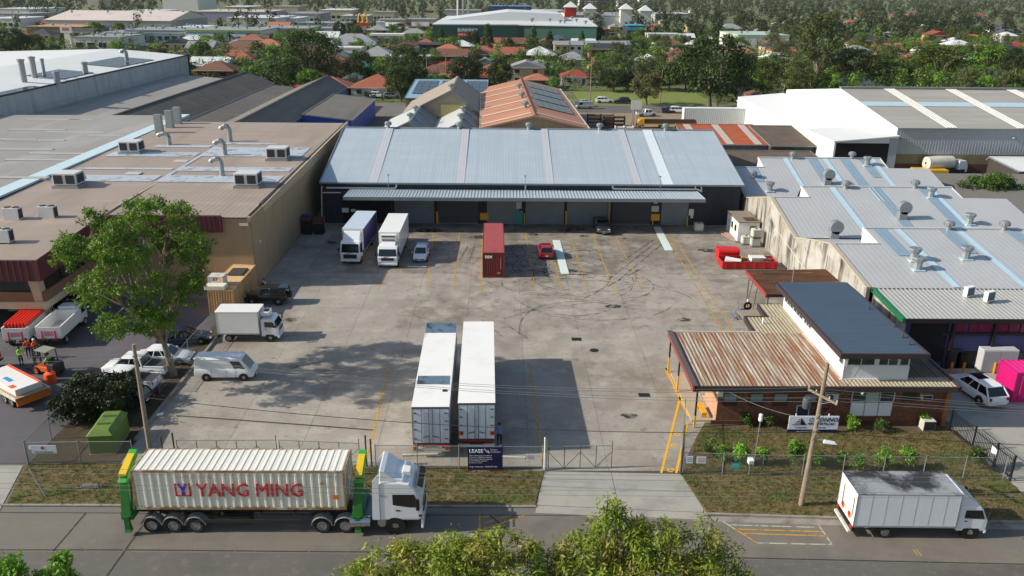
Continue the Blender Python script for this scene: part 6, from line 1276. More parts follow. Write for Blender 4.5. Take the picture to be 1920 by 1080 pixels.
def wire(lab, a, c, sag, r=.014, mat=wirem, n=18, grp='overhead wires'):
    a, c = Vector(a), Vector(c); pts = [a.lerp(c,i/n)-Vector((0,0,4*sag*(i/n)*(1-i/n))) for i in range(n+1)]
    o = MB().path(pts, r, 5, 0).build('overhead_wire', mat, None, recalc=False); tag(o, lab, 'wire', grp); return o
wl = 'thin overhead wire strung between the two timber poles'
d = Vector((math.cos(rad(-62)),math.sin(rad(-62)),0))
for f in (-1,-.45,.45,1): c = Vector((19.15,43.75,7.85))+d*f*1.0; wire(wl, (-22.15,46+.1*f,9.2-.12*f), c, .9, .012, wireg); wire('thin overhead wire running on past the office pole', c, (75,41.5+f*.8,7.6), 1.0, .012, wireg)
wire('dark low cable strung between the two timber poles', (-22.15,45.9,6.4), (19.05,43.8,5.3), .85, .022); wire('dark low cable running on past the office pole', (19.05,43.8,5.3), (75,41.2,5.4), .8, .022)
for f in (-.4,.4): wire('thin overhead wire running from the container truck pole over the car park', (-22.15,46,9.1+f*.4), (-85,48.5+f,8.9), .9, .012, wireg)
for k, f in enumerate((0,.4,1.3,1.7)): wire('thin overhead wire above the street in front of the trucks', (-75,33.5+f,9.2+.0*k), (75,31.2+f,9.3), .7, .008, wireg, 30)
p1 = Vector((19.15,43.6,6.2)); wire('service cable dropping to the brick office wall', p1, (16.5,53.3,3.1), .35, .014, wireg, 12); wire('service cable dropping to the white upper storey', p1, (26.4,54.1,5.4), .3, .014, wirem, 12)
wire('long cable lying slack on the yard behind the container', G(330,779,.05), G(700,806,.05), -.02, .03, wirem, 12, None)
# ------------------------------------------------------------------ people
skin = M('skin','a87458',.6,var=.05); hair = M('hair_dark','1a1512',.7); trous = M('dark_trousers','14161d',.8); boot = M('boots','1c1712',.7)
def person(label, loc, rz, top, legs=trous, pose='stand', hat=None, vest=None):
    """one continuous skinned body; +x is the way the person faces"""
    V = {'pelvis':(0,0,.95,.145,.115),'waist':(.0,0,1.08,.14,.1),'chest':(.01,0,1.3,.17,.12),'neckb':(0,0,1.46,.085,.075),'neck':(.01,0,1.53,.055,.055),'headb':(.03,0,1.6,.075,.07),'head':(.025,0,1.68,.09,.08),'crown':(.02,0,1.75,.065,.06)}
    E = [('pelvis','waist'),('waist','chest'),('chest','neckb'),('neckb','neck'),('neck','headb'),('headb','head'),('head','crown')]
    for s_, n in ((1,'l'),(-1,'r')):
        V['hip'+n] = (0,s_*.1,.88,.1,.1)
        if pose == 'sit':
            V['knee'+n] = (.42,s_*.12,.9,.07,.07); V['ankle'+n] = (.45,s_*.12,.52,.045,.045); V['toe'+n] = (.62,s_*.13,.48,.04,.035)
        else:
            st = .06*s_ if pose == 'walk' else 0
            V['knee'+n] = (.03+st,s_*.11,.5,.065,.065); V['ankle'+n] = (-.01+st*1.4,s_*.11,.1,.045,.045); V['toe'+n] = (.16+st*1.4,s_*.13,.035,.04,.03)
        V['sho'+n] = (0,s_*.19,1.42,.065,.065)
        if pose == 'reach': el, wr = (.2,s_*.26,1.2), (.42,s_*.18,1.25)
        elif pose == 'sit': el, wr = (.12,s_*.27,1.15), (.36,s_*.2,1.12)
        else: el, wr = (-.02,s_*.27,1.14), (.08,s_*.27,.9)
        V['elb'+n] = (*el,.045,.045); V['wri'+n] = (*wr,.03,.03)
        dx = Vector(wr)-Vector(el); dx.normalize(); sd = Vector((0,1,0))
        V['palm'+n] = (*(Vector(wr)+dx*.07),.032,.02)
        E += [('pelvis','hip'+n),('hip'+n,'knee'+n),('knee'+n,'ankle'+n),('ankle'+n,'toe'+n),('neckb','sho'+n),('sho'+n,'elb'+n),('elb'+n,'wri'+n),('wri'+n,'palm'+n)]
        for k, (oy,ln) in enumerate(((-.024,.075),(-.008,.085),(.008,.08),(.024,.062))):
            f0 = Vector(wr)+dx*.1+sd*oy; f1 = f0+dx*ln*.5+Vector((.004,0,-.006)); f2 = f0+dx*ln+Vector((.016,0,-.02))
            for q, p in enumerate((f0,f1,f2)): V[f'f{n}{k}{q}'] = (*p,.0095-.001*q,.0095-.001*q)
            E += [('palm'+n,f'f{n}{k}0'),(f'f{n}{k}0',f'f{n}{k}1'),(f'f{n}{k}1',f'f{n}{k}2')]
        t0 = Vector(wr)+dx*.05+Vector((.03,-s_*.0,0)); V['t'+n] = (*t0,.011,.011); V['u'+n] = (*(t0+dx*.045+Vector((.012,0,0))),.009,.009); E += [('palm'+n,'t'+n),('t'+n,'u'+n)]
    ks = list(V); me = bpy.data.meshes.new('body'); me.from_pydata([V[k][:3] for k in ks], [(ks.index(a),ks.index(c)) for a, c in E], [])
    o = bpy.data.objects.new('body', me); COL.objects.link(o); sm = o.modifiers.new('s','SKIN'); sm.use_smooth_shade = True
    for i, k in enumerate(ks): me.skin_vertices[0].data[i].radius = V[k][3:5]
    me.skin_vertices[0].data[0].use_root = True
    o.modifiers.new('d','SUBSURF').levels = 1
    dg = bpy.context.evaluated_depsgraph_get(); m2 = bpy.data.meshes.new_from_object(o.evaluated_get(dg)); bpy.data.objects.remove(o)
    m2.materials.clear()
    for x in (top, legs, skin, boot): m2.materials.append(x)
    for f in m2.polygons:
        c = f.center; z = c.z
        if z > 1.5: k = 2
        elif pose == 'sit': k = 0 if (z > 1.0 and not (c.x > .3 and abs(c.y) > .15 and z > 1.08)) else (3 if z < .55 else 1)
        else: k = 0 if z > .96 else 1
        if pose != 'sit' and abs(c.y) > .215 and z < 1.12: k = 2
        if pose == 'reach' and c.x > .3 and z > 1.1: k = 2
        if pose != 'sit' and z < .1: k = 3
        f.material_index = k
    t = thing('person', label, 'person', loc, rz); put('body', m2, t)
    if hat: MB().lathe([(.13,1.71),(.115,1.73),(.108,1.78),(.07,1.83),(.01,1.845)], (.02,0,0), n=14).build('hard_hat', hat, t, smooth=True)
    else: MB().lathe([(.098,1.66),(.104,1.72),(.085,1.79),(.04,1.82),(.005,1.825)], (.005,0,0), n=14).build('hair', hair, t, smooth=True)
    for s_ in (-1,1):
        MB().ob((.112,s_*.032,1.685), (.012,.022,.012)).build('eye', hair, t); MB().ob((.02,s_*.092,1.67), (.04,.02,.06)).build('ear', skin, t, bevel=.006)
    MB().ob((.122,0,1.66), (.03,.022,.04)).build('nose', skin, t, bevel=.006); MB().ob((.108,0,1.625), (.01,.045,.01)).build('mouth', M('lip','7a4438',.6), t)
    if vest: MB().loft([[(x*1.14+.005,y*1.14,z) for x, y in ((.12,.1),(.13,0),(.12,-.1),(.0,-.185),(-.11,-.1),(-.12,0),(-.11,.1),(0,.185))] for z in (1.02,1.2,1.4)], cap=False).build('vest', vest, t)
    return t
person('person in light blue shirt and dark trousers standing beside the white trailer', G(936.5,835), p_/2, M('shirt_blue','5f8fd0',.8,var=.06), pose='reach')
hvo, hvg = M('hivis_orange','e8551a',.7,emit=0,var=.05), M('hivis_lime','7fd61e',.7,var=.05)
person('bareheaded person in orange hi-vis behind the forklift', (-40.6,65.4,-.02), -1.0, hvo, vest=None)
person('person in orange hi-vis and white hard hat behind the forklift', (-39.9,65.3,-.02), -.6, hvo, pose='reach', hat=wht)
person('person in lime hi-vis leaning beside the forklift mast', (-40.3,63.7,-.02), -.5, hvg, pose='reach')
# ------------------------------------------------------------------ forklift with driver, flatbed, traffic trucks in the car park
FK = Vector((-37.4,62.4,-.02)); t = thing('forklift', 'dark forklift with open cage roof working beside the flatbed', 'forklift', FK, p_-.35)
fo = M('forklift_orange','c8571a',.5,var=.1); fd = M('forklift_dark','1f2124',.6)
MB().box(-1.3,-.5,-.55,.55,.3,1.15).build('counterweight', fd, t, bevel=.1); MB().box(-.5,.8,-.5,.5,.3,.75).build('body', fo, t, bevel=.05); MB().box(-.55,-.1,-.3,.3,.75,.95).build('seat', blk, t, bevel=.04); MB().box(-.6,-.5,-.3,.3,.9,1.4).build('seat_back', blk, t)
for x, y in ((-.75,-.48),(-.75,.48),(.65,-.48),(.65,.48)): MB().beam((x,y,.75),(x*.85,y*.95,2.15),.06,.06).build('cage_post', fd, t)
MB().box(-.7,.6,-.5,.5,2.12,2.18).build('cage_roof', M('cage_grey','8a8a80',.6), t)
for y in (-.3,.3): MB().box(.95,1.07,y-.06,y+.06,.1,2.3).build('mast', fd, t); MB().box(1.07,2.1,y-.07,y+.07,.15,.2).build('fork', fd, t)
for z in (.4,1.3,2.2): MB().box(.95,1.05,-.36,.36,z,z+.12).build('mast_rail', fd, t)
for x in (-.85,.7):
    for s_ in (-1,1): wheel(t, x, s_*.48, .33, .24, False, fo)
q = Matrix.Rotation(p_-.35,3,'Z') @ Vector((-.3,0,0)); person('person in lime hi-vis seated at the forklift controls', (FK.x+q.x,FK.y+q.y,-.02), p_-.35, hvg, pose='sit', vest=None).location.z = .05
t = thing('gas_bottle', 'orange barrel standing beside the forklift', 'barrel', (-36.4,60.8,-.02)); MB().lathe([(.05,0),(.42,0),(.45,.3),(.42,.75),(.1,.9),(.02,.92)], n=16).build('body', hvo, t, smooth=True); MB().lathe([(.1,.9),(.1,1.0),(.02,1.02)], n=10).build('cap', blk, t)
wood = M('flatbed_timber','a98a63',.8,var=.15); t = thing('flatbed_trailer', 'timber flatbed trailer loaded with white panels', 'trailer', (-37.6,58.2,-.02), -.62)
MB().box(-3.4,2.6,-1.25,1.25,.95,1.08).build('deck', wood, t); 
for s_ in (-1,1): MB().box(-3.4,2.6,s_*1.27-.04,s_*1.27+.04,.85,1.1).build('side_rail', whd, t)
for i in range(5): MB().box(-2.9,2.1,-1.0,1.0,1.08+i*.1,1.16+i*.1).build('white_panel', wht, t)
MB().box(-.8,.3,-.55,-.2,1.57,1.575).build('blue_mark', M('tape_blue','3b8fc8',.6), t); MB().box(1.0,1.6,-1.0,-.6,1.57,1.575).build('orange_mark', hvo, t); MB().box(-2.9,2.1,.75,.95,1.575,1.6).build('orange_strap', hvo, t)
MB().box(2.55,2.66,-1.25,1.25,.45,.9).build('tail_board', M('tail_orange','d8731a',.5), t)
for x in (.4,1.4):
    for s_ in (-1,1): wheel(t, x, s_*1.0, .42, .36, True)
for s_ in (-.4,.4): MB().box(-3.3,2.5,s_-.06,s_+.06,.7,.95).build('chassis_rail', chass, t)
brm = M('barrier_red','e0301c',.5,var=.06)
def tray_truck(lab, loc, rz, kind):
    t = thing('tray_truck', lab, 'truck', loc, rz); L = 4.3
    MB().box(-L/2,L/2,-1.05,1.05,.85,.95).build('tray_floor', whd, t)
    for s_ in (-1,1): MB().box(-L/2,L/2,s_*1.05-.04,s_*1.05+.04,.95,1.95).build('tray_side', wht, t); MB().box(s_*L/2-.04,s_*L/2+.04,-1.01,1.01,.95,1.95).build('tray_end', wht, t); MB().box(-L/2-.02,L/2+.02,s_*1.05-.06,s_*1.05+.06,1.95,2.02).build('top_rail', wht, t)
    for y in (-.55,.55): MB().box(-L/2-.12,-L/2-.06,y-.05,y+.05,.75,1.65).build('red_bar', brm, t); MB().box(-L/2-.2,-L/2-.06,y-.3,y+.3,.7,.8).build('step', blk, t)
    MB().box(-L/2-.06,-L/2-.045,-.4,.4,1.15,1.6).build('rear_print', M('pink_print','c98fa0',.6), t)
    if kind == 'barrier':
        for i in range(7): MB().hexa([(-2.0,-1.0+i*.285,1.2),(1.9,-1.0+i*.285,1.2),(1.9,-.76+i*.285,1.2),(-2.0,-.76+i*.285,1.2),(-1.95,-.97+i*.285,2.35),(1.85,-.97+i*.285,2.35),(1.85,-.79+i*.285,2.35),(-1.95,-.79+i*.285,2.35)]).build('water_barrier', brm, t, bevel=.06)
    cb = MB().prism([(L/2+.1,.55),(L/2+1.65,.55),(L/2+1.7,1.3),(L/2+1.35,2.15),(L/2+.15,2.2)], 'y', -.95, .95).build('cab', tm, t, bevel=.06)
    MB().add([(L/2+1.69,-.85,1.36),(L/2+1.69,.85,1.36),(L/2+1.4,.8,2.05),(L/2+1.4,-.8,2.05)], [(0,1,2,3)]).build('windscreen', glass, t)
    for s_ in (-1,1):
        MB().prism([(L/2+.45,1.35),(L/2+1.45,1.35),(L/2+1.2,2.0),(L/2+.45,2.0)], 'y', s_*.955-.01, s_*.955+.01).build('side_window', glass, t)
        for x in (-1.2,L/2+.9): wheel(t, x, s_*.85, .4, .3)
    return t
tray_truck('white tray truck with red bars and open empty tray', (-39.9,69.6,-.02), p_/2+.08, 'empty'); tray_truck('white tray truck loaded with red water barriers', (-42.7,69.3,-.02), p_/2+.1, 'barrier'); tray_truck('pale tray truck with slatted sides near the flatbed', (-43.9,62.6,-.02), .15+p_, 'empty')
# ------------------------------------------------------------------ foliage
NR = np.random.default_rng(11)
def leafmesh(name, centers, radii, per, l, w_, droop, mats, rng=NR, flat=.75, up=.3, coh=0.):
    """many rhombic leaves scattered in clumps; returns mesh data"""
    N = len(centers)*per
    c = np.repeat(np.asarray(centers,float), per, 0); rr = np.repeat(np.asarray(radii,float), per)
    d = rng.normal(size=(N,3)); d /= np.linalg.norm(d,axis=1)[:,None]
    rad_ = rng.random(N)**.45
    off = d*(rr*rad_)[:,None]; off[:,2] *= flat; p = c+off
    ax = d*.6+rng.normal(size=(N,3))*.6; ax[:,2] -= droop; ax /= np.linalg.norm(ax,axis=1)[:,None]
    sd_ = np.cross(ax, rng.normal(size=(N,3))+np.array([0,0,up])); sd_ /= np.linalg.norm(sd_,axis=1)[:,None]+1e-9
    if coh:      # leaves face outwards from their clump, so clumps show a lit and a shaded side
        nn = d*coh+rng.normal(size=(N,3))*(1-coh)*.6; nn[:,2] += .25*coh; nn /= np.linalg.norm(nn,axis=1)[:,None]
        ax = ax-nn*np.sum(ax*nn,1)[:,None]; ax /= np.linalg.norm(ax,axis=1)[:,None]+1e-9; sd_ = np.cross(nn,ax)
    s_ = rng.uniform(.7,1.3,N)[:,None]
    a = p; t = p+ax*l*s_; m1 = p+ax*l*.45*s_+sd_*w_*.5*s_; m2 = p+ax*l*.45*s_-sd_*w_*.5*s_
    v = np.stack([a,m1,t,m2],1).reshape(-1,3)
    me = bpy.data.meshes.new(name); me.vertices.add(4*N); me.vertices.foreach_set('co', v.ravel().astype(np.float32))
    me.loops.add(4*N); me.loops.foreach_set('vertex_index', np.arange(4*N,dtype=np.int32))
    me.polygons.add(N); me.polygons.foreach_set('loop_start', np.arange(0,4*N,4,dtype=np.int32)); me.polygons.foreach_set('loop_total', np.full(N,4,dtype=np.int32))
    for m_ in mats: me.materials.append(m_)
    if len(mats) > 1: me.polygons.foreach_set('material_index', np.repeat(rng.choice(len(mats),len(centers)),per).astype(np.int32))
    me.update(calc_edges=True); return me
def limbs2(base, lobes, r0, rng, fork=.25):
    """branching in three orders: trunk, main limbs, branches into each lobe"""
    b = MB(); base = Vector(base); lobes = [Vector(l) for l in lobes]; cen = sum(lobes, Vector())/len(lobes); fk = base.lerp(cen, fork)
    b.cyl(base, fk, r0*1.15, r0*.8, 10, cap=False); dirs = []
    for k in range(7):
        a = k*2*math.pi/7+rng.uniform(-.3,.3); e = rng.uniform(.5,1.1); dirs.append(Vector((math.cos(a)*math.cos(e),math.sin(a)*math.cos(e),math.sin(e))))
    dirs.append(Vector((0,0,1))); grp = {}
    for l in lobes: grp.setdefault(max(range(8), key=lambda i: (l-fk).normalized().dot(dirs[i])), []).append(l)
    for i, ls in grp.items():
        c = sum(ls, Vector())/len(ls); el = fk.lerp(c,.45)+Vector((rng.uniform(-.4,.4),rng.uniform(-.4,.4),.5)); e2 = fk.lerp(c,.8)+Vector((rng.uniform(-.3,.3),rng.uniform(-.3,.3),.3))
        b.cyl(fk, el, r0*.5, r0*.36, 8, cap=False); b.cyl(el, e2, r0*.36, r0*.24, 7, cap=False)
        for l in ls:
            s0 = el if rng.random() < .5 else e2; m1 = s0.lerp(l,.5)+Vector((rng.uniform(-.3,.3),rng.uniform(-.3,.3),.25)); b.cyl(s0, m1, r0*.19, r0*.12, 6, cap=False); b.cyl(m1, l, r0*.12, r0*.06, 5, cap=False)
            for j in range(4): t = l+Vector((rng.uniform(-1,1),rng.uniform(-1,1),rng.uniform(.2,1))); b.cyl(m1.lerp(l,rng.random()), t, r0*.06, r0*.03, 4, cap=False)
    return b
def limbs(base, tips, r0, rng, fork=.45):
    """trunk and limbs reaching the clumps"""
    b = MB(); base = Vector(base); cen = sum((Vector(t) for t in tips), Vector())/len(tips); fk = base.lerp(Vector((cen.x,cen.y,cen.z)), fork)
    b.cyl(base, base.lerp(fk,.5)+Vector((.02,0,0)), r0, r0*.85, 9, cap=False); b.cyl(base.lerp(fk,.5)+Vector((.02,0,0)), fk, r0*.85, r0*.65, 9, cap=False)
    for t in tips:
        t = Vector(t); k = rng.uniform(.3,.7); m1 = fk.lerp(t,k)+Vector((rng.uniform(-.3,.3),rng.uniform(-.3,.3),.12*(t-fk).length))
        s_ = fk.lerp(base, rng.uniform(0,.5)); b.cyl(s_, m1, r0*.38, r0*.2, 6, cap=False); b.cyl(m1, t, r0*.2, r0*.05, 5, cap=False)
    return b
bark = M('bark','6b5b4a',.9,var=.25,scale=2,bump=.4,bscale=8); barkp = M('bark_pale','9d8f7c',.85,var=.2,scale=2)
lf = {'big': leafmat('leaf_big','6f8e2c','50701f',.05), 'fg': leafmat('leaf_fg','8f9a38','6f8a2a',.1), 'fgo': leafmat('leaf_fg_olive','a39d48','858c38',.1), 'dark': leafmat('leaf_dark','384b22','2a3b1c'), 'mid': leafmat('leaf_mid','557329','415d22'), 'bright': leafmat('leaf_bright','7aa530','5d8629'), 'gum': leafmat('leaf_gum','5f6b40','4d5936'), 'olive': leafmat('leaf_olive','65672f','4f5626'), 'hedge': leafmat('leaf_hedge','2c3f1b','1f2e15'), 'shrub': leafmat('leaf_shrub','65932c','7fae36'), 'brown': leafmat('leaf_brown','59503a','453f2e'), 'pink': leafmat('leaf_pink','8b4a78','a05a88')}
# big tree over the car park
PR = random.Random(5)
def blobtree(name, label, base, blobs, per, l, w_, droop, mats, r0, brk, clr=(.7,1.1), dens=1., cat='tree', group=None, fork=.4, flat=.7, shell=.55, three=False):
    """blobs: (centre, radius) lobes; clumps sit towards each lobe's surface"""
    t = thing(name, label, cat, base, 0, group); cs, rs, tips = [], [], []
    B = Vector(base)
    for c, r_ in blobs:
        c = Vector(c)-B; n = max(4, int(dens*r_**2*3)); tips.append(c)
        for i in range(n):
            d = Vector((PR.gauss(0,1),PR.gauss(0,1),PR.gauss(0,1)+.35)).normalized(); q = c+Vector((d.x,d.y,d.z*.75))*r_*PR.uniform(shell,1); cs.append(q); rs.append(PR.uniform(*clr))
            if i % 7 == 0: tips.append(q)
    put('crown', leafmesh('crown', [tuple(c) for c in cs], rs, per, l, w_, droop, mats, flat=flat, coh=.5), t)
    (limbs2((0,0,0), [Vector(c)-B for c, _ in blobs], r0, PR, fork) if three else limbs((0,0,0), tips, r0, PR, fork)).build('trunk', brk, t, recalc=False, smooth=True); return t
bt = []
CT = Vector((-28.2,61.3,10.2))
for i in range(62):
    d = Vector((PR.gauss(0,1),PR.gauss(0,1),PR.gauss(0,1))).normalized(); k = PR.uniform(.72,1.)
    q = CT+Vector((d.x*4.9*k, d.y*6.0*k, d.z*5.6*k if d.z > 0 else d.z*6.9*k))
    bt.append((q, PR.uniform(.75,1.3)))
for i in range(15): d = Vector((PR.uniform(-1,1),PR.uniform(-1,1),PR.uniform(-1.,.6))); bt.append((CT+Vector((d.x*3.4,d.y*3.8,d.z*4.2)), 1.2))
blobtree('gum_tree', 'large leafy tree with pale branching limbs between car park and yard', tuple(G(326,704)), bt, 66, .23, .1, .1, [lf['big'],lf['big'],lf['mid']], .27, M('bark_tree','857866',.85,var=.2,scale=2), (.32,.55), 2.7, fork=.28, shell=.62, flat=.7, three=True)
# street trees below the camera
fb = []
for px,py,Y,r_ in ((1180,1000,30,1.1),(1150,985,30,.9),(1240,1010,30,1.3),(1300,1020,30.5,1.3),(1100,1030,30,1.5),(1040,1040,30,1.5),(1190,1060,29.5,1.8),(1330,1060,30,1.3),(980,1050,29.5,1.3),(1270,1080,29,1.8),(1110,1090,29,1.8),(1150,955,30,.55),(1205,1000,30.5,.9),(1370,1085,29.5,.9)):
    fb.append((AY(px,py,Y), r_))
blobtree('street_tree', 'tall yellow green street tree with drooping leaves opposite the driveway', (4.6,29.5,-.1), fb, 80, .27, .075, .7, [lf['fg'],lf['fgo'],lf['fg']], .25, bark, (.35,.65), 2.6, fork=.5, shell=.35)
fb = []
for px,py,Y,r_ in ((930,1030,29,1.2),(880,1040,29,1.3),(830,1040,29,1.1),(780,1055,29,1.2),(730,1060,28.5,1.2),(690,1075,28.5,1.0),(860,1080,28,1.7),(780,1095,28,1.6),(940,1085,28,1.5),(660,1090,28,.7)):
    fb.append((AY(px,py,Y), r_))
blobtree('street_tree', 'bushy yellow green street tree beside the taller one', (-3.2,28.4,-.1), fb, 80, .27, .075, .7, [lf['fg'],lf['fgo'],lf['fg']], .22, bark, (.35,.65), 2.6, fork=.5, shell=.35)
fb = [(AY(px,py,Y), r_) for px,py,Y,r_ in ((118,1052,27,.32),(95,1062,27,.4),(110,1075,27,.45),(75,1085,27,.5),(122,1090,27,.4))]
blobtree('street_tree', 'small green sapling crown at the road side', (-15.0,27,-.1), fb, 50, .26, .1, .2, [lf['bright']], .08, bark, (.2,.35), 9, fork=.6)
fb = [(AY(px,py,Y), r_) for px,py,Y,r_ in ((14,1068,27,.5),(-5,1085,27,.7),(28,1088,27,.4))]
blobtree('street_tree', 'green sapling crown at the road corner', (-17.4,27,-.1), fb, 50, .26, .1, .2, [lf['bright']], .08, bark, (.2,.35), 9, fork=.6)
# hedge and shrubs
hb = []
for i in range(5):
    for j in range(4):
        for k in (0,1): hb.append((Vector((-32.0+i*.95,54.0+j*1.15,.8+k*.9)), .8))
blobtree('hedge_shrub', 'large dense dark green shrub beside the flatbed and parked cars', (-30.2,55.6,0), hb, 40, .2, .11, .1, [lf['hedge']], .12, bark, (.3,.5), 6.5, 'shrub', fork=.3, flat=.9, shell=.6)
sh0 = None
gs = [((1388,872),.75,'rounded green shrub inside the lawn fence by the gate notices'),((1430,872),.6,'leafy green shrub behind the slim lamp pole'),((1490,873),.85,'round topped green shrub between lamp pole and power pole'),((1535,880),.55,'low green shrub just behind the power pole'),((1575,880),.5,'sparse shrub on the lawn past the power pole'),((1605,885),.55,'small yellow green shrub in the middle of the lawn fence'),((1655,880),.7,'upright green shrub above the pantech truck roof'),((1702,880),.75,'green shrub with dark base above the pantech truck cab'),((1825,880),.8,'brownish shrub beside the black picket fence'),((1660,878),.4,'tiny shrub between the two shrubs above the truck')]
for k, (p, r_, lab) in enumerate(gs):
    b0 = G(*p); hb = [(b0+Vector((R.uniform(-.35,.35)*r_,R.uniform(-.3,.3)*r_,.35+r_*(.5+.28*i))), r_*.5) for i in range(4)]
    blobtree('garden_shrub', lab, b0, hb, 26, .16, .08, .15, [lf['shrub'] if k != 8 else lf['brown'], lf['mid']], .04, bark, (.2,.32), 26, 'shrub', fork=.5)
for k, (px, py, r_) in enumerate(((1380,775,.8),(1395,785,.6),(1440,790,.5),(1590,795,.6),(1690,775,.75),(1715,780,.7),(1735,790,.5),(1610,770,.5),(1650,797,.5),(1345,852,.7),(1330,840,.4))):
    b0 = G(px,py+12); hb = [(b0+Vector((R.uniform(-.4,.4),R.uniform(-.3,.3),.3+.3*i)), r_*.45) for i in range(3)]
    blobtree('garden_shrub', 'green garden plant growing along the brick office wall' if k < 9 else 'low bright green plant inside the lawn gate corner', b0, hb, 24, .2, .09, .3, [lf['mid'] if k % 3 else lf['bright']], .03, bark, (.2,.32), 24, 'shrub', 'plants along the office wall' if k < 9 else 'plants in the gate corner', fork=.5)
hb = [(AY(px,py,117)+Vector((0,dy,0)), r_) for px,py,dy,r_ in ((1810,362,0,1.6),(1835,352,1,2.0),(1865,346,0,2.1),(1890,350,2,1.9),(1905,362,0,1.6),(1850,368,-1,1.8),(1880,370,0,1.7))]
blobtree('bushy_tree', 'dense dark green bushy tree beyond the sawtooth roofs', (hb[2][0].x,117.5,-.05), hb, 40, .34, .16, .1, [lf['mid'],lf['dark']], .25, bark, (.5,.8), 4., fork=.4)
# grass tufts on the verges
gm = [leafmat('grass_green','55652a','6d7034',.0), leafmat('grass_dry','7d6f46','655a35',.0)]
pts = []
for poly in (verge, [(12.85,43.1),(33.8,42.3),(33.6,47.0),(12.05,47.45)], [(12.3,47.6),(33.3,47.1),(33.0,53.0),(15.4,53.6),(14.3,52.2)]):
    xs_ = [p[0] for p in poly]; ys_ = [p[1] for p in poly]; k = 0
    def inside(x, y):
        c = False
        for (x0,y0),(x1,y1) in zip(poly, poly[1:]+poly[:1]):
            if (y0 > y) != (y1 > y) and x < (x1-x0)*(y-y0)/(y1-y0)+x0: c = not c
        return c
    n = int((max(xs_)-min(xs_))*(max(ys_)-min(ys_))*34)
    for i in range(n):
        x, y = R.uniform(min(xs_),max(xs_)), R.uniform(min(ys_),max(ys_))
        if inside(x,y): pts.append((x,y,.03))
me = leafmesh('grass', pts, [.12]*len(pts), 5, .12, .035, -1.2, gm, flat=.15)
g = put('grass', me); tag(g, 'short patchy dry grass on the verges and office lawn', 'grass', None, 'stuff')
# ------------------------------------------------------------------ suburb behind the estate
def dep(p): return float((Vector(p)-Vector((0,0,CH))).dot(Vector(_f)))
RC = {'terracotta': M('tile_terracotta','94543f',.8,var=.14,scale=.6), 'red': M('tile_red','8a3a2f',.8,var=.12,scale=.6), 'brown': M('tile_brown','6e4a3c',.8,var=.15,scale=.6), 'charcoal': M('tile_charcoal','33353a',.75,var=.12,scale=.6), 'slate': M('tile_slate','4a5260',.7,var=.1,scale=.6), 'grey': M('metal_grey','8a8d8e',.6,var=.08,scale=.4), 'blue': M('metal_blue','4d6f9c',.5,var=.06), 'green': M('metal_green','3f8a66',.5,var=.06), 'white': M('metal_white','c9cdce',.5,var=.05), 'salmon': M('tile_salmon','a5674f',.8,var=.12,scale=.6)}
WCs = [M('house_white','cfccc2',.8,var=.05), M('house_cream','b8a585',.8,var=.06), M('house_brick','86604a',.9,var=.12,scale=4), M('house_brickred','7a4a3a',.9,var=.12,scale=4), M('house_grey','8d8d8a',.8,var=.05)]
FOOT = []
HG = {}
def house(px, py, wpx, rc, kind='hip', wall=0, rz=0., h=2.7, dr=.85, st=1, lab=None, chim=False):
    p = G(px,py,-.1); w_ = wpx*dep(p)/FX; d = w_*dr; d = max(7., min(d,16.)); h = h*st; c = p+Vector((0,d/2,0)); FOOT.append((c.x,c.y,max(w_,d)*.62))
    grp = None; 
    if lab is None: lab = f'{"two storey" if st > 1 else "single storey"} suburban house with {rc} {"hipped" if kind == "hip" else "gabled" if kind.startswith("gable") else "flat"} roof'; grp = f'houses with {rc} {"gabled" if kind.startswith("gable") else kind} roofs in the suburb'+('' if st == 1 else ' of two storeys'); 
    t = thing('house', lab, 'house', c, rz, grp); wm = WCs[wall]; a, b_ = w_/2, d/2; o = .5; rh = min(w_,d)*.24
    MB().box(-a,a,-b_,b_,0,h).build('wall', wm, t)
    if kind == 'hip':
        k = min(a,b_); ra, rb2 = max(0.,a-k), max(0.,b_-k)
        rf = MB().add([(-a-o,-b_-o,h),(a+o,-b_-o,h),(a+o,b_+o,h),(-a-o,b_+o,h),(-ra-.01,-rb2,h+rh),(ra+.01,-rb2,h+rh),(ra+.01,rb2,h+rh),(-ra-.01,rb2,h+rh)], [(0,1,5,4),(1,2,6,5),(2,3,7,6),(3,0,4,7),(4,5,6,7),(3,2,1,0)]).build('roof', RC[rc], t)
    elif kind == 'gable': rf = MB().prism([(-b_-o,h),(0,h+rh),(b_+o,h)], 'x', -a-o, a+o).build('roof', RC[rc], t)
    elif kind == 'gabley': rf = MB().prism([(-a-o,h),(0,h+rh),(a+o,h)], 'y', -b_-o, b_+o).build('roof', RC[rc], t)
    else: rf = MB().box(-a-.2,a+.2,-b_-.2,b_+.2,h,h+.3).build('roof', RC[rc], t)
    MB().box(-a-o,a+o,-b_-o-.06,-b_-o,h-.12,h+.06).build('gutter', WCs[0], rf)
    if chim: MB().box(a*.3,a*.3+.8,-.4,.4,h,h+rh+.7).build('chimney', WCs[3], rf)
    n = max(2,int(w_/4))
    for s_ in range(st):
        for i in range(n):
            x = -a+(i+.5)*w_/n; z = .9+s_*2.7
            if i == n//2 and s_ == 0: MB().box(x-.45,x+.45,-b_-.04,-b_+.02,0,2.1).build('door', M('door_dark','4a3a30',.6), t)
            else:
                q = MB().box(x-.75,x+.75,-b_-.04,-b_+.02,z,z+1.25).build('window', glass, t); MB().box(x-.85,x+.85,-b_-.1,-b_,z-.12,z).build('sill', WCs[0], q)
    for s_ in range(st): MB().box(-a-.04,-a+.02,-.8,.8,.9+s_*2.7,2.1+s_*2.7).build('window', glass, t)
    return t
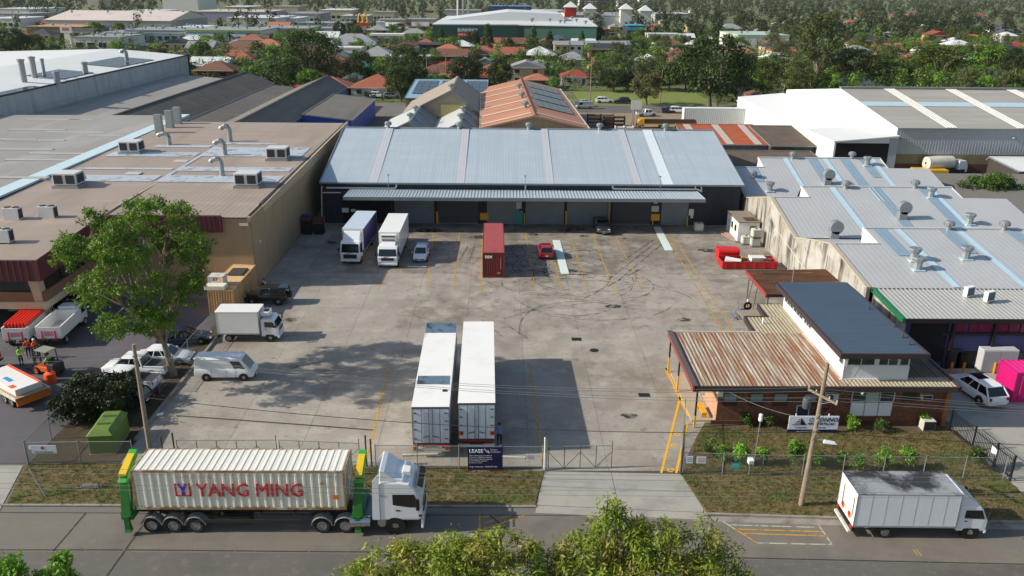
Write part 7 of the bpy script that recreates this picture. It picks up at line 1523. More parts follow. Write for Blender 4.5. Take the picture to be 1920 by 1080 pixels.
H = [(438,129,88,'terracotta','hip',0),(450,107,95,'brown','hip',2),(472,96,46,'terracotta','hip',0,0,2.7,.8,2),(422,151,56,'brown','hip',2),(510,133,24,'slate','hip',0),(545,161,66,'brown','hip',3),(388,128,24,'white','flat',0),
 (660,89,88,'grey','hip',4),(711,113,26,'red','hip',3),(731,105,34,'terracotta','hip',3),(681,141,46,'green','hip',1),(660,163,30,'white','gabley',0),(906,107,42,'terracotta','hip',0),(910,130,30,'grey','gabley',0),(837,161,44,'salmon','hip',2),(912,161,40,'red','hip',3),
 (965,107,32,'charcoal','hip',0),(1022,111,40,'charcoal','hip',0),(1021,135,27,'terracotta','hip',0),(962,136,24,'brown','gabley',0),(933,143,50,'terracotta','hip',2),(1000,151,42,'blue','hip',0),(1080,160,56,'red','hip',0),(1122,133,36,'brown','hip',1),(1202,137,28,'slate','gable',4),(1008,166,46,'salmon','hip',2),
 (1222,91,44,'brown','hip',2),(1372,70,46,'grey','hip',4,0,2.7,.8,2),(1411,65,20,'terracotta','hip',0),(1436,66,30,'brown','hip',2),(1468,67,30,'terracotta','hip',1),(1254,158,24,'red','hip',0),(1222,54,26,'salmon','hip',0),(1262,68,16,'terracotta','hip',0),(1245,45,16,'grey','hip',1),(1258,105,24,'white','hip',0),(1300,24,14,'grey','hip',0),
 (1577,77,46,'charcoal','hip',0,0,2.7,.8,2),(1606,79,36,'slate','hip',0),(1863,169,100,'slate','hip',4),(1748,167,44,'brown','hip',2),(1673,70,18,'white','hip',0),(1721,68,26,'white','hip',0),(1744,78,20,'terracotta','hip',2),(1612,36,18,'red','hip',0),(1597,47,20,'terracotta','hip',1),(1638,44,16,'salmon','hip',0),(1713,33,20,'terracotta','hip',2),(1784,44,22,'salmon','hip',2),(1836,36,30,'red','hip',0),(1690,34,26,'terracotta','hip',2),(1655,24,16,'terracotta','hip',0),(1475,50,26,'red','hip',0),(1545,46,24,'grey','hip',0),(1515,36,24,'slate','hip',0),(1562,58,20,'terracotta','hip',2),(1580,55,18,'grey','hip',1),(1665,80,18,'charcoal','hip',0),(1700,88,24,'slate','hip',4),(1770,92,20,'brown','hip',2),(1830,90,22,'brown','hip',3),(1905,26,18,'terracotta','hip',2),(1860,52,20,'terracotta','hip',2),(1895,60,18,'grey','hip',0),(1740,48,16,'brown','hip',0),(1680,120,20,'white','hip',0),(1680,112,18,'grey','hip',0),
 (1600,92,22,'terracotta','hip',0),(1420,198,28,'brown','hip',2),(1460,52,18,'white','gable',0),(760,58,20,'brown','hip',2),(805,24,14,'brown','hip',3),(745,25,14,'brown','hip',3),(498,58,26,'grey','gable',4)]
for q in H: house(*q)
house(653,116,50,'white','flat',0,0,2.8,.8,2,'modern white two storey house with flat roof beside the dark fig tree'); house(796,106,58,'charcoal','flat',4,0,2.8,.6,2,'black flat roofed two storey building behind the brick flats'); house(766,137,80,'white','flat',4,0,2.9,.5,2,'grey brick block of flats with white roof panels'); house(1243,83,58,'white','flat',0,0,2.8,.6,2,'modern white cube house with dark windows near the big tree')
for c_ in [o for o in bpy.data.objects if o.get('label','').startswith('black flat roofed')][0].children:
    if c_.name.startswith('wall'): c_.data.materials[0] = M('black_clad','23242a',.6,var=.06)
# row of townhouses
for i in range(6): house(1052+i*27, 108.5-i*.1, 26, 'grey', 'gable', 0 if i % 2 else 1, 0, 2.9, 1.2, 2, 'grey roofed townhouse in the long row before the green store')
for o in bpy.data.objects:
    if o.get('label') == 'grey roofed townhouse in the long row before the green store': o['group'] = 'row of townhouses'
# commercial blocks: photo x0,x1, base y, height, depth
def block(name, lab, px0, px1, py, h, d, wm, rm, cat='building', roof='flat', bands=(), wins=None, rz=0, n=8):
    a, c = G(px0,py,-.1), G(px1,py,-.1); w_ = (c-a).length; m_ = (a+c)/2+Vector((0,d/2,0)); FOOT.append((m_.x,m_.y,max(w_,d)*.6))
    for k in range(int(w_/12)): FOOT.append((a.x+(c.x-a.x)*k*12/w_, m_.y, d*.6+4))
    t = thing(name, lab, cat, m_, rz); MB().box(-w_/2,w_/2,-d/2,d/2,0,h).build('wall', wm, t)
    if roof == 'flat': rf = MB().box(-w_/2-.3,w_/2+.3,-d/2-.3,d/2+.3,h,h+.35).build('roof', rm, t)
    else: rf = MB().prism([(-d/2-.3,h),(0,h+d*.07),(d/2+.3,h)], 'x', -w_/2-.3, w_/2+.3).build('roof', rm, t)
    for i in range(n): 
        x = -w_/2+(i+.5)*w_/n; o = put('roof_vent', vent_me, t); o.location = (x,R.uniform(-d/3,d/6),h+.5+(d*.05 if roof != 'flat' else 0)); o.scale = (1.4,1.4,1.4)
    for z0, z1, m2 in bands: MB().box(-w_/2-.05,w_/2+.05,-d/2-.08,-d/2,z0,z1).build('band', m2, t)
    if wins:
        k = wins
        for i in range(k): x = -w_/2+(i+.5)*w_/k; MB().box(x-w_/k*.32,x+w_/k*.32,-d/2-.1,-d/2+.02,.8 if h < 5 else 1.0,min(h-1.2,3.2)).build('window', glass, t)
    return t
cW, cG_, cB = M('comm_white','cfcfca',.7,var=.05), M('comm_grey','9a9b9b',.8,var=.07), M('comm_beige','b3a58c',.8,var=.07)
pinkr = M('pink_white_roof','c9bdb4',.6,var=.06,scale=.05)
block('warehouse', 'long warehouse with pinkish white roof behind the tan roofed brick factory', 78, 328, 63, 8, 70, cG_, pinkr, 'warehouse', 'gable', n=12)
block('factory_building', 'tan roofed brick factory in front of the pinkish roof', 48, 160, 67, 5, 30, M('brick_dull','7d6a58',.9), M('tan_flat','b08a60',.8,var=.1), n=4)
block('workshop', 'white workshop with dark openings and parapet beyond the white roof', 138, 228, 93, 5.5, 30, cW, M('metal_grey'), wins=4, n=8); block('workshop', 'grey service garage beside the dark pole', 190, 258, 80, 5, 26, cG_, M('metal_grey'), wins=5, n=6)
block('factory_unit', 'blue trimmed factory units adjoining the lime striped store', 232, 352, 79, 6, 34, M('comm_blue','7f93b0',.7), M('metal_grey'), wins=8, bands=((4.6,5.4,cW),), n=8)
block('factory_unit', 'white store with blue window frames and lime green parapet', 348, 492, 81, 6.5, 40, cW, M('metal_grey'), wins=9, bands=((5.6,6.4,M('lime','9ac23a',.5)),(5.0,5.6,M('store_blue','3d76b5',.5))), n=10)
block('factory_unit', 'cream and green fronted unit beside the dark fig', 482, 580, 74, 6, 34, cB, M('metal_grey'), bands=((2.2,3.8,M('unit_green','5d8a3a',.6)),), n=6)
block('warehouse', 'long low white roofed warehouse beyond the lime striped store', 425, 522, 53, 7, 60, cW, M('metal_white'), 'warehouse', n=10); block('warehouse', 'long beige roofed warehouse beyond the white one', 355, 502, 41, 8, 70, M('comm_mauve','8d87a0',.7), M('beige_roof2','b9b09f',.6), 'warehouse', n=6)
block('warehouse', 'white domed plant building beside the red oval sign', 305, 375, 27, 16, 60, cW, M('metal_white'), 'warehouse', 'gable', n=4); block('warehouse', 'pale silo like block rising behind the pinkish roof', 165, 196, 22, 22, 20, M('silo_beige','b5ab98',.7), M('beige_roof2'), 'warehouse', n=2); block('factory_unit', 'low white shed beside the pinkish roofed warehouse', -10, 75, 32, 7, 50, cW, M('metal_white'), n=3)
block('shop', 'row of grey shops beyond the fig tree', 560, 650, 58, 5, 30, cG_, M('metal_grey'), wins=6, n=6); block('shop', 'cream restaurant block beyond the car yard', 708, 760, 53, 6, 24, cB, M('metal_grey'), wins=4, n=3); block('shop', 'cream shop block beside the cream restaurant', 757, 815, 52, 6, 26, cB, M('metal_grey'), wins=4, n=3); block('shop', 'small white kiosk shop with tall front', 706, 720, 62, 7, 8, cW, cW, n=1)
# big green store
gsM, gsD = M('store_green','2b5b52',.6,var=.06), M('store_green_dark','20403a',.6,var=.06)
A0, A1, A2 = G(812,88,-.1), G(972,88,-.1), G(1118,92,-.1); st_h = 11.
gsn = thing('hardware_store', 'large dark green retail store with white roof and red white sign', 'store', (A1.x,A1.y,-.1), 0, None, True)
MB().prism([(A0.x,A0.y),(A1.x,A1.y),(A2.x,A2.y+2),(A2.x+6,A2.y+120),(A0.x,A0.y+130)], 'z', -.1, st_h).build('wall', gsM, gsn); MB().box(A1.x,A2.x,A1.y-.6,A1.y+3,0,st_h-.1).build('dark_wall', gsD, gsn); MB().box(A0.x,A2.x,A1.y-.9,A1.y-.5,0,2.6).build('pale_base', cW, gsn)
MB().prism([(A0.x-.3,A0.y-.3),(A1.x,A1.y-.9),(A2.x+.3,A2.y+1.5),(A2.x+6.3,A2.y+121),(A0.x-.3,A0.y+131)], 'z', st_h, st_h+.5).build('roof', M('metal_white'), gsn); MB().prism([(A0.x+2,st_h+.5),(A0.x+40,st_h+5.5),(A0.x+72,st_h+4.5),(A0.x+74,st_h+.5)], 'y', A0.y+55, A0.y+115).build('raised_roof', M('metal_white'), gsn)
for k in range(14): o = put('roof_vent', vent_me, gsn); o.location = (R.uniform(5,45),R.uniform(10,90),st_h+1.); o.scale = (2,2,1.6)
sgx = G(861,70,0).x*0+AY(858,63,A0.y-.6).x; sz = AY(858,68,A0.y-.6).z
MB().box(sgx,sgx+8.6,A0.y-.7,A0.y-.5,sz-.3,sz+2.4).build('sign_red', M('sign_red2','b8302c',.5), gsn); MB().box(sgx-.2,sgx+8.6,A0.y-.72,A0.y-.5,sz+2.4,sz+4.6).build('sign_back', gsM, gsn)
q = text('BUNNINGS', 'lettering', wtx, gsn, Vector((sgx,A0.y-.8,sz+2.5))-Vector((A1.x,A1.y,-.1)), 2.1, bold=.04); q = text('warehouse', 'lettering', wtx, gsn, Vector((sgx+.4,A0.y-.8,sz+.5))-Vector((A1.x,A1.y,-.1)), 1.8, bold=.02)
block('warehouse', 'navy blue warehouse with white sign beyond the green store', 915, 994, 40, 13, 50, M('navy_store','2a4878',.6), M('metal_blue'), 'warehouse', bands=(), n=6); block('shopping_centre', 'white shopping centre with pyramid roofs and red tower', 1068, 1190, 60, 11, 90, cW, M('metal_grey'), 'shopping centre', n=14)
t = [o for o in bpy.data.objects if o.get('label','').startswith('white shopping centre')][0]
for x, z, m2 in ((-24,12,M('sign_red2')),(-10,11,cW),(16,11,cW),(30,10,cW)):
    MB().box(x-4,x+4,-50,-42,0,z+5).build('tower', m2, t); MB().add([(x-5,-51,z+5),(x+5,-51,z+5),(x+5,-41,z+5),(x-5,-41,z+5),(x,-46,z+9)], [(0,1,4),(1,2,4),(2,3,4),(3,0,4),(3,2,1,0)]).build('pyramid_roof', M('metal_white'), t)
block('shop', 'teal and black corner shop beside the shopping centre', 1176, 1208, 78, 9, 20, M('shop_dark','2b3240',.6), M('shop_teal','2f93a5',.5), bands=((6.5,8.5,M('shop_teal')),), n=1); block('warehouse', 'white walled warehouse with pale green roof among the trees', 1384, 1475, 92, 7, 40, cW, M('pale_green_roof','a9bfae',.6), 'warehouse', n=4)
block('apartment_building', 'white apartment block on the skyline', 1088, 1118, 14, 26, 30, cW, cW, wins=6, n=2); block('apartment_building', 'bluish glass apartment block on the skyline', 1118, 1148, 14, 24, 30, M('apt_blue','8fa3c0',.4), cW, wins=6, n=2); block('apartment_building', 'pale apartment block standing apart on the skyline', 1160, 1176, 12, 22, 24, cW, cW, wins=4, n=1); block('apartment_building', 'low pale apartment block beyond the teal corner shop', 1200, 1222, 10, 18, 24, cW, cW, wins=4, n=1)
for t in [o for o in bpy.data.objects if o.get('category') == 'building' and o.name.startswith('apartment')]:
    wl_ = [c for c in t.children if c.name.startswith('wall')][0]; v = [Vector(c) for c in wl_.bound_box]; w_ = max(q.x for q in v); d_ = min(q.y for q in v); h_ = max(q.z for q in v)
    for z in range(4,int(h_)-1,3):
        MB().box(-w_+.5,w_-.5,d_-.1,d_+.02,z,z+1.5).build('window_band', glass, t)
# masts, sign pylons, canopy
for px in (859,868.5,878.5):
    p = G(px,62,0); t = thing('striped_mast', 'tall white mast with red top behind the green store', 'mast', p, 0, 'tall masts behind the store'); MB().cyl((0,0,0),(0,0,40),.75,.6,n=10).build('shaft', cW, t, smooth=True); MB().cyl((0,0,29.2),(0,0,31.2),.85,n=10).build('red_band', M('sign_red2'), t); MB().box(-1.5,1.5,-.3,.3,25,25.4).build('platform', cG_, t)
p = G(682,72,0); t = thing('sign_pylon', 'tall red pylon sign with yellow arched letter', 'sign', p); MB().box(-.8,.8,-.4,.4,0,9).build('post', cG_, t); MB().box(-3.4,3.4,-.5,.5,7.2,9.2).build('panel', M('pylon_red','b5342a',.5), t); 
b = MB(); 
for s_ in (-1,1): b.path([Vector((s_*.15-.0+s_*1.35-1.25*s_*0,-.3,9.2))]+[Vector((s_*1.45+1.35*math.cos(a),-.3,9.2+5.2*math.sin(a))) for a in [p_*k/8 for k in range(9)]][::1], .38, 6)
b.build('arched_letter', M('arch_yellow','e8b31c',.5), t)
p = G(130,92,0); t = thing('sign_pylon', 'white pylon sign with red lettering panel by the workshop', 'sign', p); MB().box(-1.2,1.2,-.5,.5,0,9).build('post', wht, t); MB().box(-2.6,2.6,-.6,.6,7.5,11).build('panel', wht, t); MB().box(-1.6,1.6,-.65,-.6,8.5,10).build('emblem', M('pale_red','c0706a',.5), t)
p = G(390,24,0); t = thing('sign_pylon', 'red oval pylon sign near the white domed building', 'sign', p); MB().box(-.6,.6,-.4,.4,0,9).build('post', cG_, t); MB().lathe([(.1,-.5),(3.6,-.5),(3.6,.5),(.1,.5)], (0,0,11), 'y', 16).build('oval_panel', M('sign_red2'), t)
p = G(728,86,0); t = thing('fuel_canopy', 'white flat fuel station canopy on a post', 'canopy', p); MB().box(-9,9,-5,5,5.4,6.3).build('roof', cW, t); MB().box(1.5,3.5,-1,1,0,5.4).build('column', cW, t); MB().box(-6.2,-5.6,-1,1,0,5.4).build('column', cG_, t)
p = G(757,72,0); t = thing('flag_banner', 'yellow vertical banner near the fuel canopy', 'banner', p); MB().cyl((0,0,0),(0,0,7),.1).build('pole', cG_, t); MB().box(0,1.6,-.05,.05,2.5,7).build('flag', M('banner_yellow','d9c71c',.6), t)
p = G(70,95,0); t = thing('crane_boom', 'orange lattice crane boom among dark trees', 'crane', p); MB().box(-2,2,-1.5,1.5,0,2).build('carrier', fo, t); MB().beam((-1,0,2),(-3,0,9.5),.6,.6).build('mast', fo, t); MB().beam((-3,0,9.5),(4,0,3),.4,.5).build('boom', fo, t)
# rows of further houses along the suburban streets
RH = random.Random(4)
def clear(x, y, r_): return all((x-a)**2+(y-c)**2 > (r_+d)**2 for a, c, d in FOOT)
def px_of(x, y, z=0):
    d = Vector((x,y,z-CH)); zz = d.dot(Vector(_f)); return 960+FX*d.dot(Vector(_r2))/zz, 540-FX*d.dot(Vector(_u2))/zz
nh = 0; row = 0
for Y in [246,264,284,304,326,348,372,396,424,452,484,516,552,590,632,676,724,780,840,910]:
    row += 1; x = -.64*Y+RH.uniform(0,10)
    while x < .66*Y:
        x += RH.uniform(13,18)*(1 if Y < 500 else 1.35); f = x/Y
        pr_ = .0 if (f < -.36 and Y < 420) else .75 if -.36 <= f < .16 else .6 if Y > 330 else .12
        if Y > 560: pr_ *= .75
        y = Y+RH.uniform(-3,3)
        if -22 < x < 64 and y < 264: continue
        if RH.random() > pr_ or not clear(x,y+5,5.5) or nh > 175: continue
        q = px_of(x,y,-.1); w_ = RH.uniform(10,14)*FX/dep((x,y,0)); nh += 1
        house(q[0], q[1], w_, RH.choice(('terracotta','red','brown','brown','grey','salmon','charcoal','white','terracotta','slate','grey','charcoal','white')), RH.choice(('hip','hip','hip','gable','gabley')), RH.randrange(5), 0, 2.7, RH.uniform(.7,1.), 2 if RH.random() < .18 else 1)
# further pale commercial blocks on the left
for k, (a, c, y, h, dd, rm) in enumerate(((-30,40,52,6,40,'metal_white'),(0,60,44,7,40,'metal_grey'),(330,380,68,5,30,'metal_white'),(500,560,50,6,40,'metal_white'),(540,600,42,7,50,'metal_grey'),(600,660,36,8,50,'metal_white'),(590,640,70,5,22,'metal_grey'),(640,690,44,6,30,'metal_white'),(700,740,38,7,30,'metal_grey'),(1000,1060,36,8,40,'metal_white'),(830,900,36,8,40,'metal_grey'),(420,470,31,9,50,'metal_white'),(230,300,40,8,50,'metal_white'),(1230,1290,40,7,40,'metal_white'),(510,560,30,9,40,'metal_grey'))):
    block('factory_unit', 'pale low commercial building in the distant business area', a, c, y, h, dd, (cW,cG_,cB)[k % 3], M(rm), wins=6, n=4)['group'] = 'distant commercial buildings'
# second street behind the sheds
struct(sheet('road', [(18,217),(120,217),(120,229),(18,229)], -.03, asphalt, None), 'back street with parked cars behind the salmon warehouse'); struct(sheet('lawn', [(22,232),(60,232),(60,262),(22,262)], -.04, M('lawn_green','6f7a34',.9,var=.2,scale=.4), None), 'green lawn across the back street'); struct(sheet('storage_yard', [(18,150),(58,150),(58,216),(18,216)], -.03, M('dirt_yard','8a7a64',.9,var=.15,scale=.3), None), 'bare dirt storage yard behind the warehouse')
k = 0
for px,py,kind,rz,pt,lab in ((1094,199,'ute',.0,psv,'silver utility parked on the back street'),(1133,193,'suv',.0,pw_,'white SUV parked on the back street kerb'),(1166,194,'suv',p_,pbk,'black SUV parked on the back street kerb'),(1271,212,'suv',0,pw_,'white SUV parked near the storage yard gate'),(1254,212,'hatch',0,pnv,'navy hatchback parked near the storage yard gate'),(1212,218,'ute',.2,pw_,'white utility inside the dirt storage yard'),(1096,204,'van',p_,psv,'grey van behind the salmon warehouse corner'),(1300,208,'sedan',0,pgr,'charcoal sedan half hidden by white sheds'),(366,161,'hatch',.3,pw_,'white car beside the concrete panel wall end'),(709,183,'suv',0,pw_,'white wagon parked in the lane'),(735,184,'suv',.1,psv,'silver wagon parked in the lane under the dark tree')):
    car(kind, 'parked_car', lab, 'car', G(px,py,-.05), rz, pt)
for i in range(15): q = G(320+i*6.6+R.uniform(-1,1), 84+(i % 3)*2.3,-.1); car(('sedan','hatch','suv')[i % 3], 'parked_car', 'parked car in the crowded car yard before the lime striped store', 'car', q, R.choice((0,p_,.3)), (pw_,psv,pnv,pw_)[i % 4], group='cars in the car yard')
t = thing('timber_truck', 'yellow flat truck stacked with long steel bars', 'truck', G(1255,240,-.03), 0)
MB().box(-6,6,-1.2,1.2,.9,1.1).build('deck', M('machine_yellow','d1a21c',.5), t); MB().prism([(-7.6,.6),(-6,.6),(-6,2.2),(-7.0,2.2),(-7.6,1.4)], 'y', -1.1, 1.1).build('cab', M('machine_yellow'), t, bevel=.08)
for i in range(6): MB().box(-5.8,6,-1.1+i*.37,-.85+i*.37,1.1,1.5+.2*(i % 3)).build('steel_bar', M('bar_rust','4a382c',.8), t)
for x in (-6.6,-2,3,4.2):
    for s_ in (-1,1): wheel(t, x, s_*1.0, .45, .3)
wcn = M('container_pale','c6cccc',.5,var=.05); container('shipping_container', 'white shipping container behind the orange rusted shed', (G(1340,234,-.05).x,G(1340,234,-.05).y,-.05), 0, 15.5, 2.5, 4.0, wcn, M('metal_white'), wcn); container('shipping_container', 'white shipping container close to the white skillion shed', (G(1395,250,-.05).x+1,G(1395,250,-.05).y+14,-.05), 0, 12.2, 2.5, 3.0, wcn, M('metal_white'), wcn)
for k, (px,py,h) in enumerate(((1187,238,8.),(1345,205,15.),(1106,200,13.),(1238,192,9.),(483,170,9.),(837,165,11.),(198,120,12.),(1895,178,8.),(801,160,9.),(1193,240,5.))):
    pole(('plain timber pole inside the dirt storage yard','tall bare timber pole beside the big dark tree','timber pole on the back street corner','street lamp pole under the big tree','timber pole behind the blue shed roofs','timber pole behind the solar panel roof','dark timber pole near the grey garage','short pole near the slate roofed house','timber pole beside the grey brick flats','short sign pole in the dirt storage yard')[k], *G(px,py)[:2], h, (0,0), (((h*.93,2.,.3),) if k in (5,4,6,8) else ()), r=.16)
t = thing('sign_board', 'white board raised on posts in the storage yard', 'sign', G(1191,240,0)); MB().box(-1.2,1.2,-.1,.1,4.2,6.2).build('panel', cW, t)
for x in (-.8,.8): MB().box(x-.08,x+.08,-.08,.08,0,4.2).build('post', cG_, t)
for k, (px,py,w_) in enumerate(((1125,236,6),(1150,240,5),(1170,246,4))):
    t = thing('material_rack', ('dark steel rack of machine parts in the dirt yard','rack of pipes and frames in the dirt yard','stack of pale blocks wrapped in the dirt yard')[k], 'rack', G(px,py,-.03)); m_ = (chass,M('bar_rust'),whd)[k]
    for x in (-w_/2,0,w_/2): MB().box(x-.08,x+.08,-.8,.8,0,2.8 if k < 2 else 1.2).build('frame', m_, t)
    for z in (.6,1.4,2.3)[:3 if k < 2 else 1]: MB().box(-w_/2,w_/2,-.8,.8,z,z+.35).build('load', m_ if k else M('load_tan','7a5a3c',.8), t)
t = thing('tank_truck', 'white tanker with round drum behind the sawtooth roof', 'truck', G(1765,330,-.02), .2); MB().lathe([(.2,-2.6),(1.1,-2.5),(1.2,0),(1.1,2.5),(.2,2.6)], (-1,0,2.4), 'x', 16).build('tank', whd, t, smooth=True); MB().box(-4,3.5,-1.2,1.2,.8,1.3).build('chassis', chass, t); MB().prism([(2.2,.8),(4,.8),(4,1.9),(3.6,2.8),(2.2,2.8)], 'y', -1.15, 1.15).build('cab', tm, t, bevel=.08)
t = thing('silo_tank', 'small steel silo tank beside the white tanker', 'tank', G(1803,325,-.02)); MB().lathe([(.1,0),(1.1,0),(1.1,3.2),(.3,3.8),(.3,4.2),(.05,4.2)], n=16).build('shell', steel, t, smooth=True); MB().box(-.1,.1,-1.2,-1.1,0,3.4).build('ladder', steel, t)
t = shed('shed', 'open fronted shed with white roof beside the steel silo', 'shed', G(1835,330,0).x, G(1835,330,0).x+14, 131, 140, 3.2, 3.8, 'x', M('shed_dark'), M('white_roof'), off=.95); tag(MB().box(G(1665,312,0).x,G(1720,312,0).x,139,141.5,0,1.6).build('yellow_skip', M('machine_yellow'), None, bevel=.05), 'yellow skip against the brick base of the huge warehouse', 'skip')
# ------------------------------------------------------------------ trees of the suburb
def crown_me(name, kind, R0, H0, n, per, l, mats, seed, flat=.8):
    r_ = np.random.default_rng(seed); cs, rs = [], []
    for i in range(n):
        a = r_.uniform(0,6.283); u = r_.random()
        if kind == 'round': z = H0*(.28+.72*u); rr = R0*math.sqrt(max(.05,1-((z-H0*.6)/(H0*.46))**2))*r_.uniform(.55,1)
        elif kind == 'gum': z = H0*(.4+.6*u); rr = R0*r_.uniform(.3,1)*(1-.45*abs(u-.5))
        elif kind == 'cone': z = H0*(.12+.88*u); rr = R0*(1.05-u)*r_.uniform(.6,1)
        else: z = H0*(.3+.7*u); rr = R0*r_.uniform(.4,1)*(1-.3*u)
        cs.append((rr*math.cos(a),rr*math.sin(a),z)); rs.append(r_.uniform(.16,.28)*R0)
    return leafmesh(name, cs, rs, per, l, l*.55, .2, mats, r_, flat, coh=.65), cs
KIND = []
for nm, kd, R0, H0, n, per, l, mt, brk in (('dark evergreen','round',4.2,9.5,130,46,.42,['dark'],bark),('leafy green','round',4.,8.5,110,44,.44,['mid','bright'],bark),('bright green','round',3.4,6.5,80,42,.42,['bright'],bark),('grey green gum','gum',4.6,13.,105,46,.44,['gum','gum','olive'],barkp),('olive gum','gum',4.2,11.,100,46,.44,['olive','mid'],barkp),('slender dark','cone',2.4,11.,95,38,.4,['dark','mid'],bark),('brown leaved','round',3.8,8.,95,40,.42,['brown','olive'],bark),('dark spreading','round',5.4,11.,165,48,.42,['dark','dark','mid'],bark)):
    me, cs = crown_me('crown', kd, R0, H0, n, per, l, [lf[q] for q in mt], len(KIND)+3); o = limbs((0,0,0), cs[::7], .32, PR, .45).build('trunk', brk, None, recalc=False); KIND.append((nm, me, o.data, R0, H0)); bpy.data.objects.remove(o)
NT = [0]
def tree(k, p, s_, lab=None, grp=None, sz=None):
    nm, cm, tmm, R0, H0 = KIND[k]; lab = lab or f'{nm} tree among the suburban houses'; grp = grp or f'{nm} trees of the suburb'
    t = thing('tree', lab, 'tree', p, R.uniform(0,6.28), grp); put('trunk', tmm, t); put('crown', cm, t); t.scale = (s_,s_,sz or s_*R.uniform(.9,1.1)); NT[0] += 1; return t
def tpx(k, px, py, top, lab=None, wpx=None):      # base pixel and pixel row of the tree top
    p = G(px,py,-.1); h = AY(px,top,p.y).z; s_ = h/KIND[k][4]; w_ = (wpx*dep(p)/FX/2/KIND[k][3]) if wpx else s_
    t = tree(k, p, w_, lab, f'single tree {px}' if False else None, s_); FOOT.append((p.x,p.y,KIND[k][3]*w_*.6)); return t
for a in ((7,583,165,62,'large dark fig tree behind the fibro roofs',115),(7,752,190,125,'dark spreading tree in the lane beside the blue shed',62),(0,1330,206,68,'huge dark evergreen by the tall bare pole',130),(6,1212,197,138,'brown leaved round tree over the back street',60),(3,1385,200,100,'pale limbed gum beside the huge dark evergreen',60),(0,22,112,55,'dark evergreen beyond the white roof and its flues',70),(0,872,165,107,'dark dense tree behind the salmon roofed house',70),(1,820,168,140,'yellow green tree behind the solar roof',50),(0,1150,172,130,'dense green tree beside the back street lawn',62),(1,1130,130,103,'rounded green tree behind the red hipped house',40),(0,1110,112,82,'dark conical tree before the townhouses',26),(5,828,95,52,'slender dark tree in front of the store sign',24),(5,915,100,45,'slender dark tree at the green store corner',34),(5,955,105,70,'dark bushy tree at the green store corner',36),(5,1000,100,48,'tall slender gum before the dark green wall',26),(5,1030,102,55,'tall slender gum second along the dark green wall',26),(5,1090,98,58,'tall slender gum near the end of the dark green wall',22),(2,838,100,72,'bright green bushy tree before the green store',50),(2,790,178,140,'lime green tree beside the solar roof corner',44),(3,1525,170,25,'tall bushy tree beside the navy house',80),(3,1600,172,95,'grey green gum behind the huge warehouse',100),(4,1590,168,90,'olive green tree behind the huge warehouse ridge',70),(1,1650,168,112,'fresh green tree behind the huge warehouse ridge',60),(4,1750,165,85,'broad olive tree crown behind the beige roof',120),(4,1690,168,118,'low olive tree in front of the broad crown',60),(1,1775,170,135,'dense green bush tree beside the brown hipped roof',44),(1,1850,150,85,'green tree above the slate roofed house',80),(0,1900,160,90,'dark tree above the slate roofed house',60),(3,1470,175,100,'grey gum with pale limbs by the white skillion shed',80),(4,1430,180,110,'olive gum close to the white skillion shed',60),(7,60,110,65,'dark spreading tree beside the crane boom',60),(5,122,90,56,'dark narrow tree beside the white pylon',24),(2,455,135,108,'small bright tree before the terracotta house',30),(2,490,137,112,'small lime tree beside the slate cottage',30),(2,690,155,130,'bright tree beside the green roof',36)): tpx(a[0],a[1],a[2],a[3],a[4],a[5])
# palms
def palm(px, py, top, lab):
    p = G(px,py,-.1); h = AY(px,top,p.y).z; t = thing('palm_tree', lab, 'palm', p); MB().cyl((0,0,0),(0,0,h-1.2),.35,.28,n=9).build('trunk', bark, t, smooth=True); b = MB()
    for i in range(26):
        a = i*2.4; el = R.uniform(-.6,1.2); L = R.uniform(2.4,3.2); pts = []
        for k in range(6): f = k/5; rr = L*f*math.cos(el*.8); pts.append(Vector((rr*math.cos(a),rr*math.sin(a),h-1.2+L*f*math.sin(el)-1.6*f*f)))
        sd_ = Vector((-math.sin(a),math.cos(a),0))
        for k in range(5):
            w0, w1 = .45*math.sin(p_*(k+.3)/5.6), .45*math.sin(p_*(k+1.3)/5.6); dz = Vector((0,0,-.15)); b.quad(pts[k]-sd_*w0+dz, pts[k], pts[k+1], pts[k+1]-sd_*w1+dz); b.quad(pts[k], pts[k]+sd_*w0+dz, pts[k+1]+sd_*w1+dz, pts[k+1])
    b.build('fronds', lf['mid'], t, recalc=False)
palm(362,160,112,'tall palm beside the concrete panel wall end'); palm(243,90,66,'short palm beside the grey service garage'); palm(432,88,58,'palm before the lime striped store')
# random fill, leaving houses free
def free(x, y, r_): return all((x-a)**2+(y-c)**2 > (r_*.4+d*.9)**2 for a, c, d in FOOT)
RR = random.Random(21); tries = 0
while NT[0] < 296 and tries < 8000:
    tries += 1; y = 234+(RR.random()**1.15)*330; x = RR.uniform(-.66,.66)*y
    if -20 < x < 62 and y < 262: continue
    if x < -90 and y < 250: continue
    if not free(x,y,2.2): continue
    right = x > .12*y
    if not right and RR.random() < .35: continue
    k = RR.choice((0,1,3,4,4,3,7,1,2) if right else (0,1,2,2,6,0,1,7)); s_ = RR.uniform(.55,.92) if right else RR.uniform(.6,1.0)
    tree(k, (x,y,-.1), s_); FOOT.append((x,y,2.2*s_))
def free2(x, y, r_): return all((x-a)**2+(y-c)**2 > (r_*.3+d*.85)**2 for a, c, d in FOOT[:NF])
NF = len(FOOT)
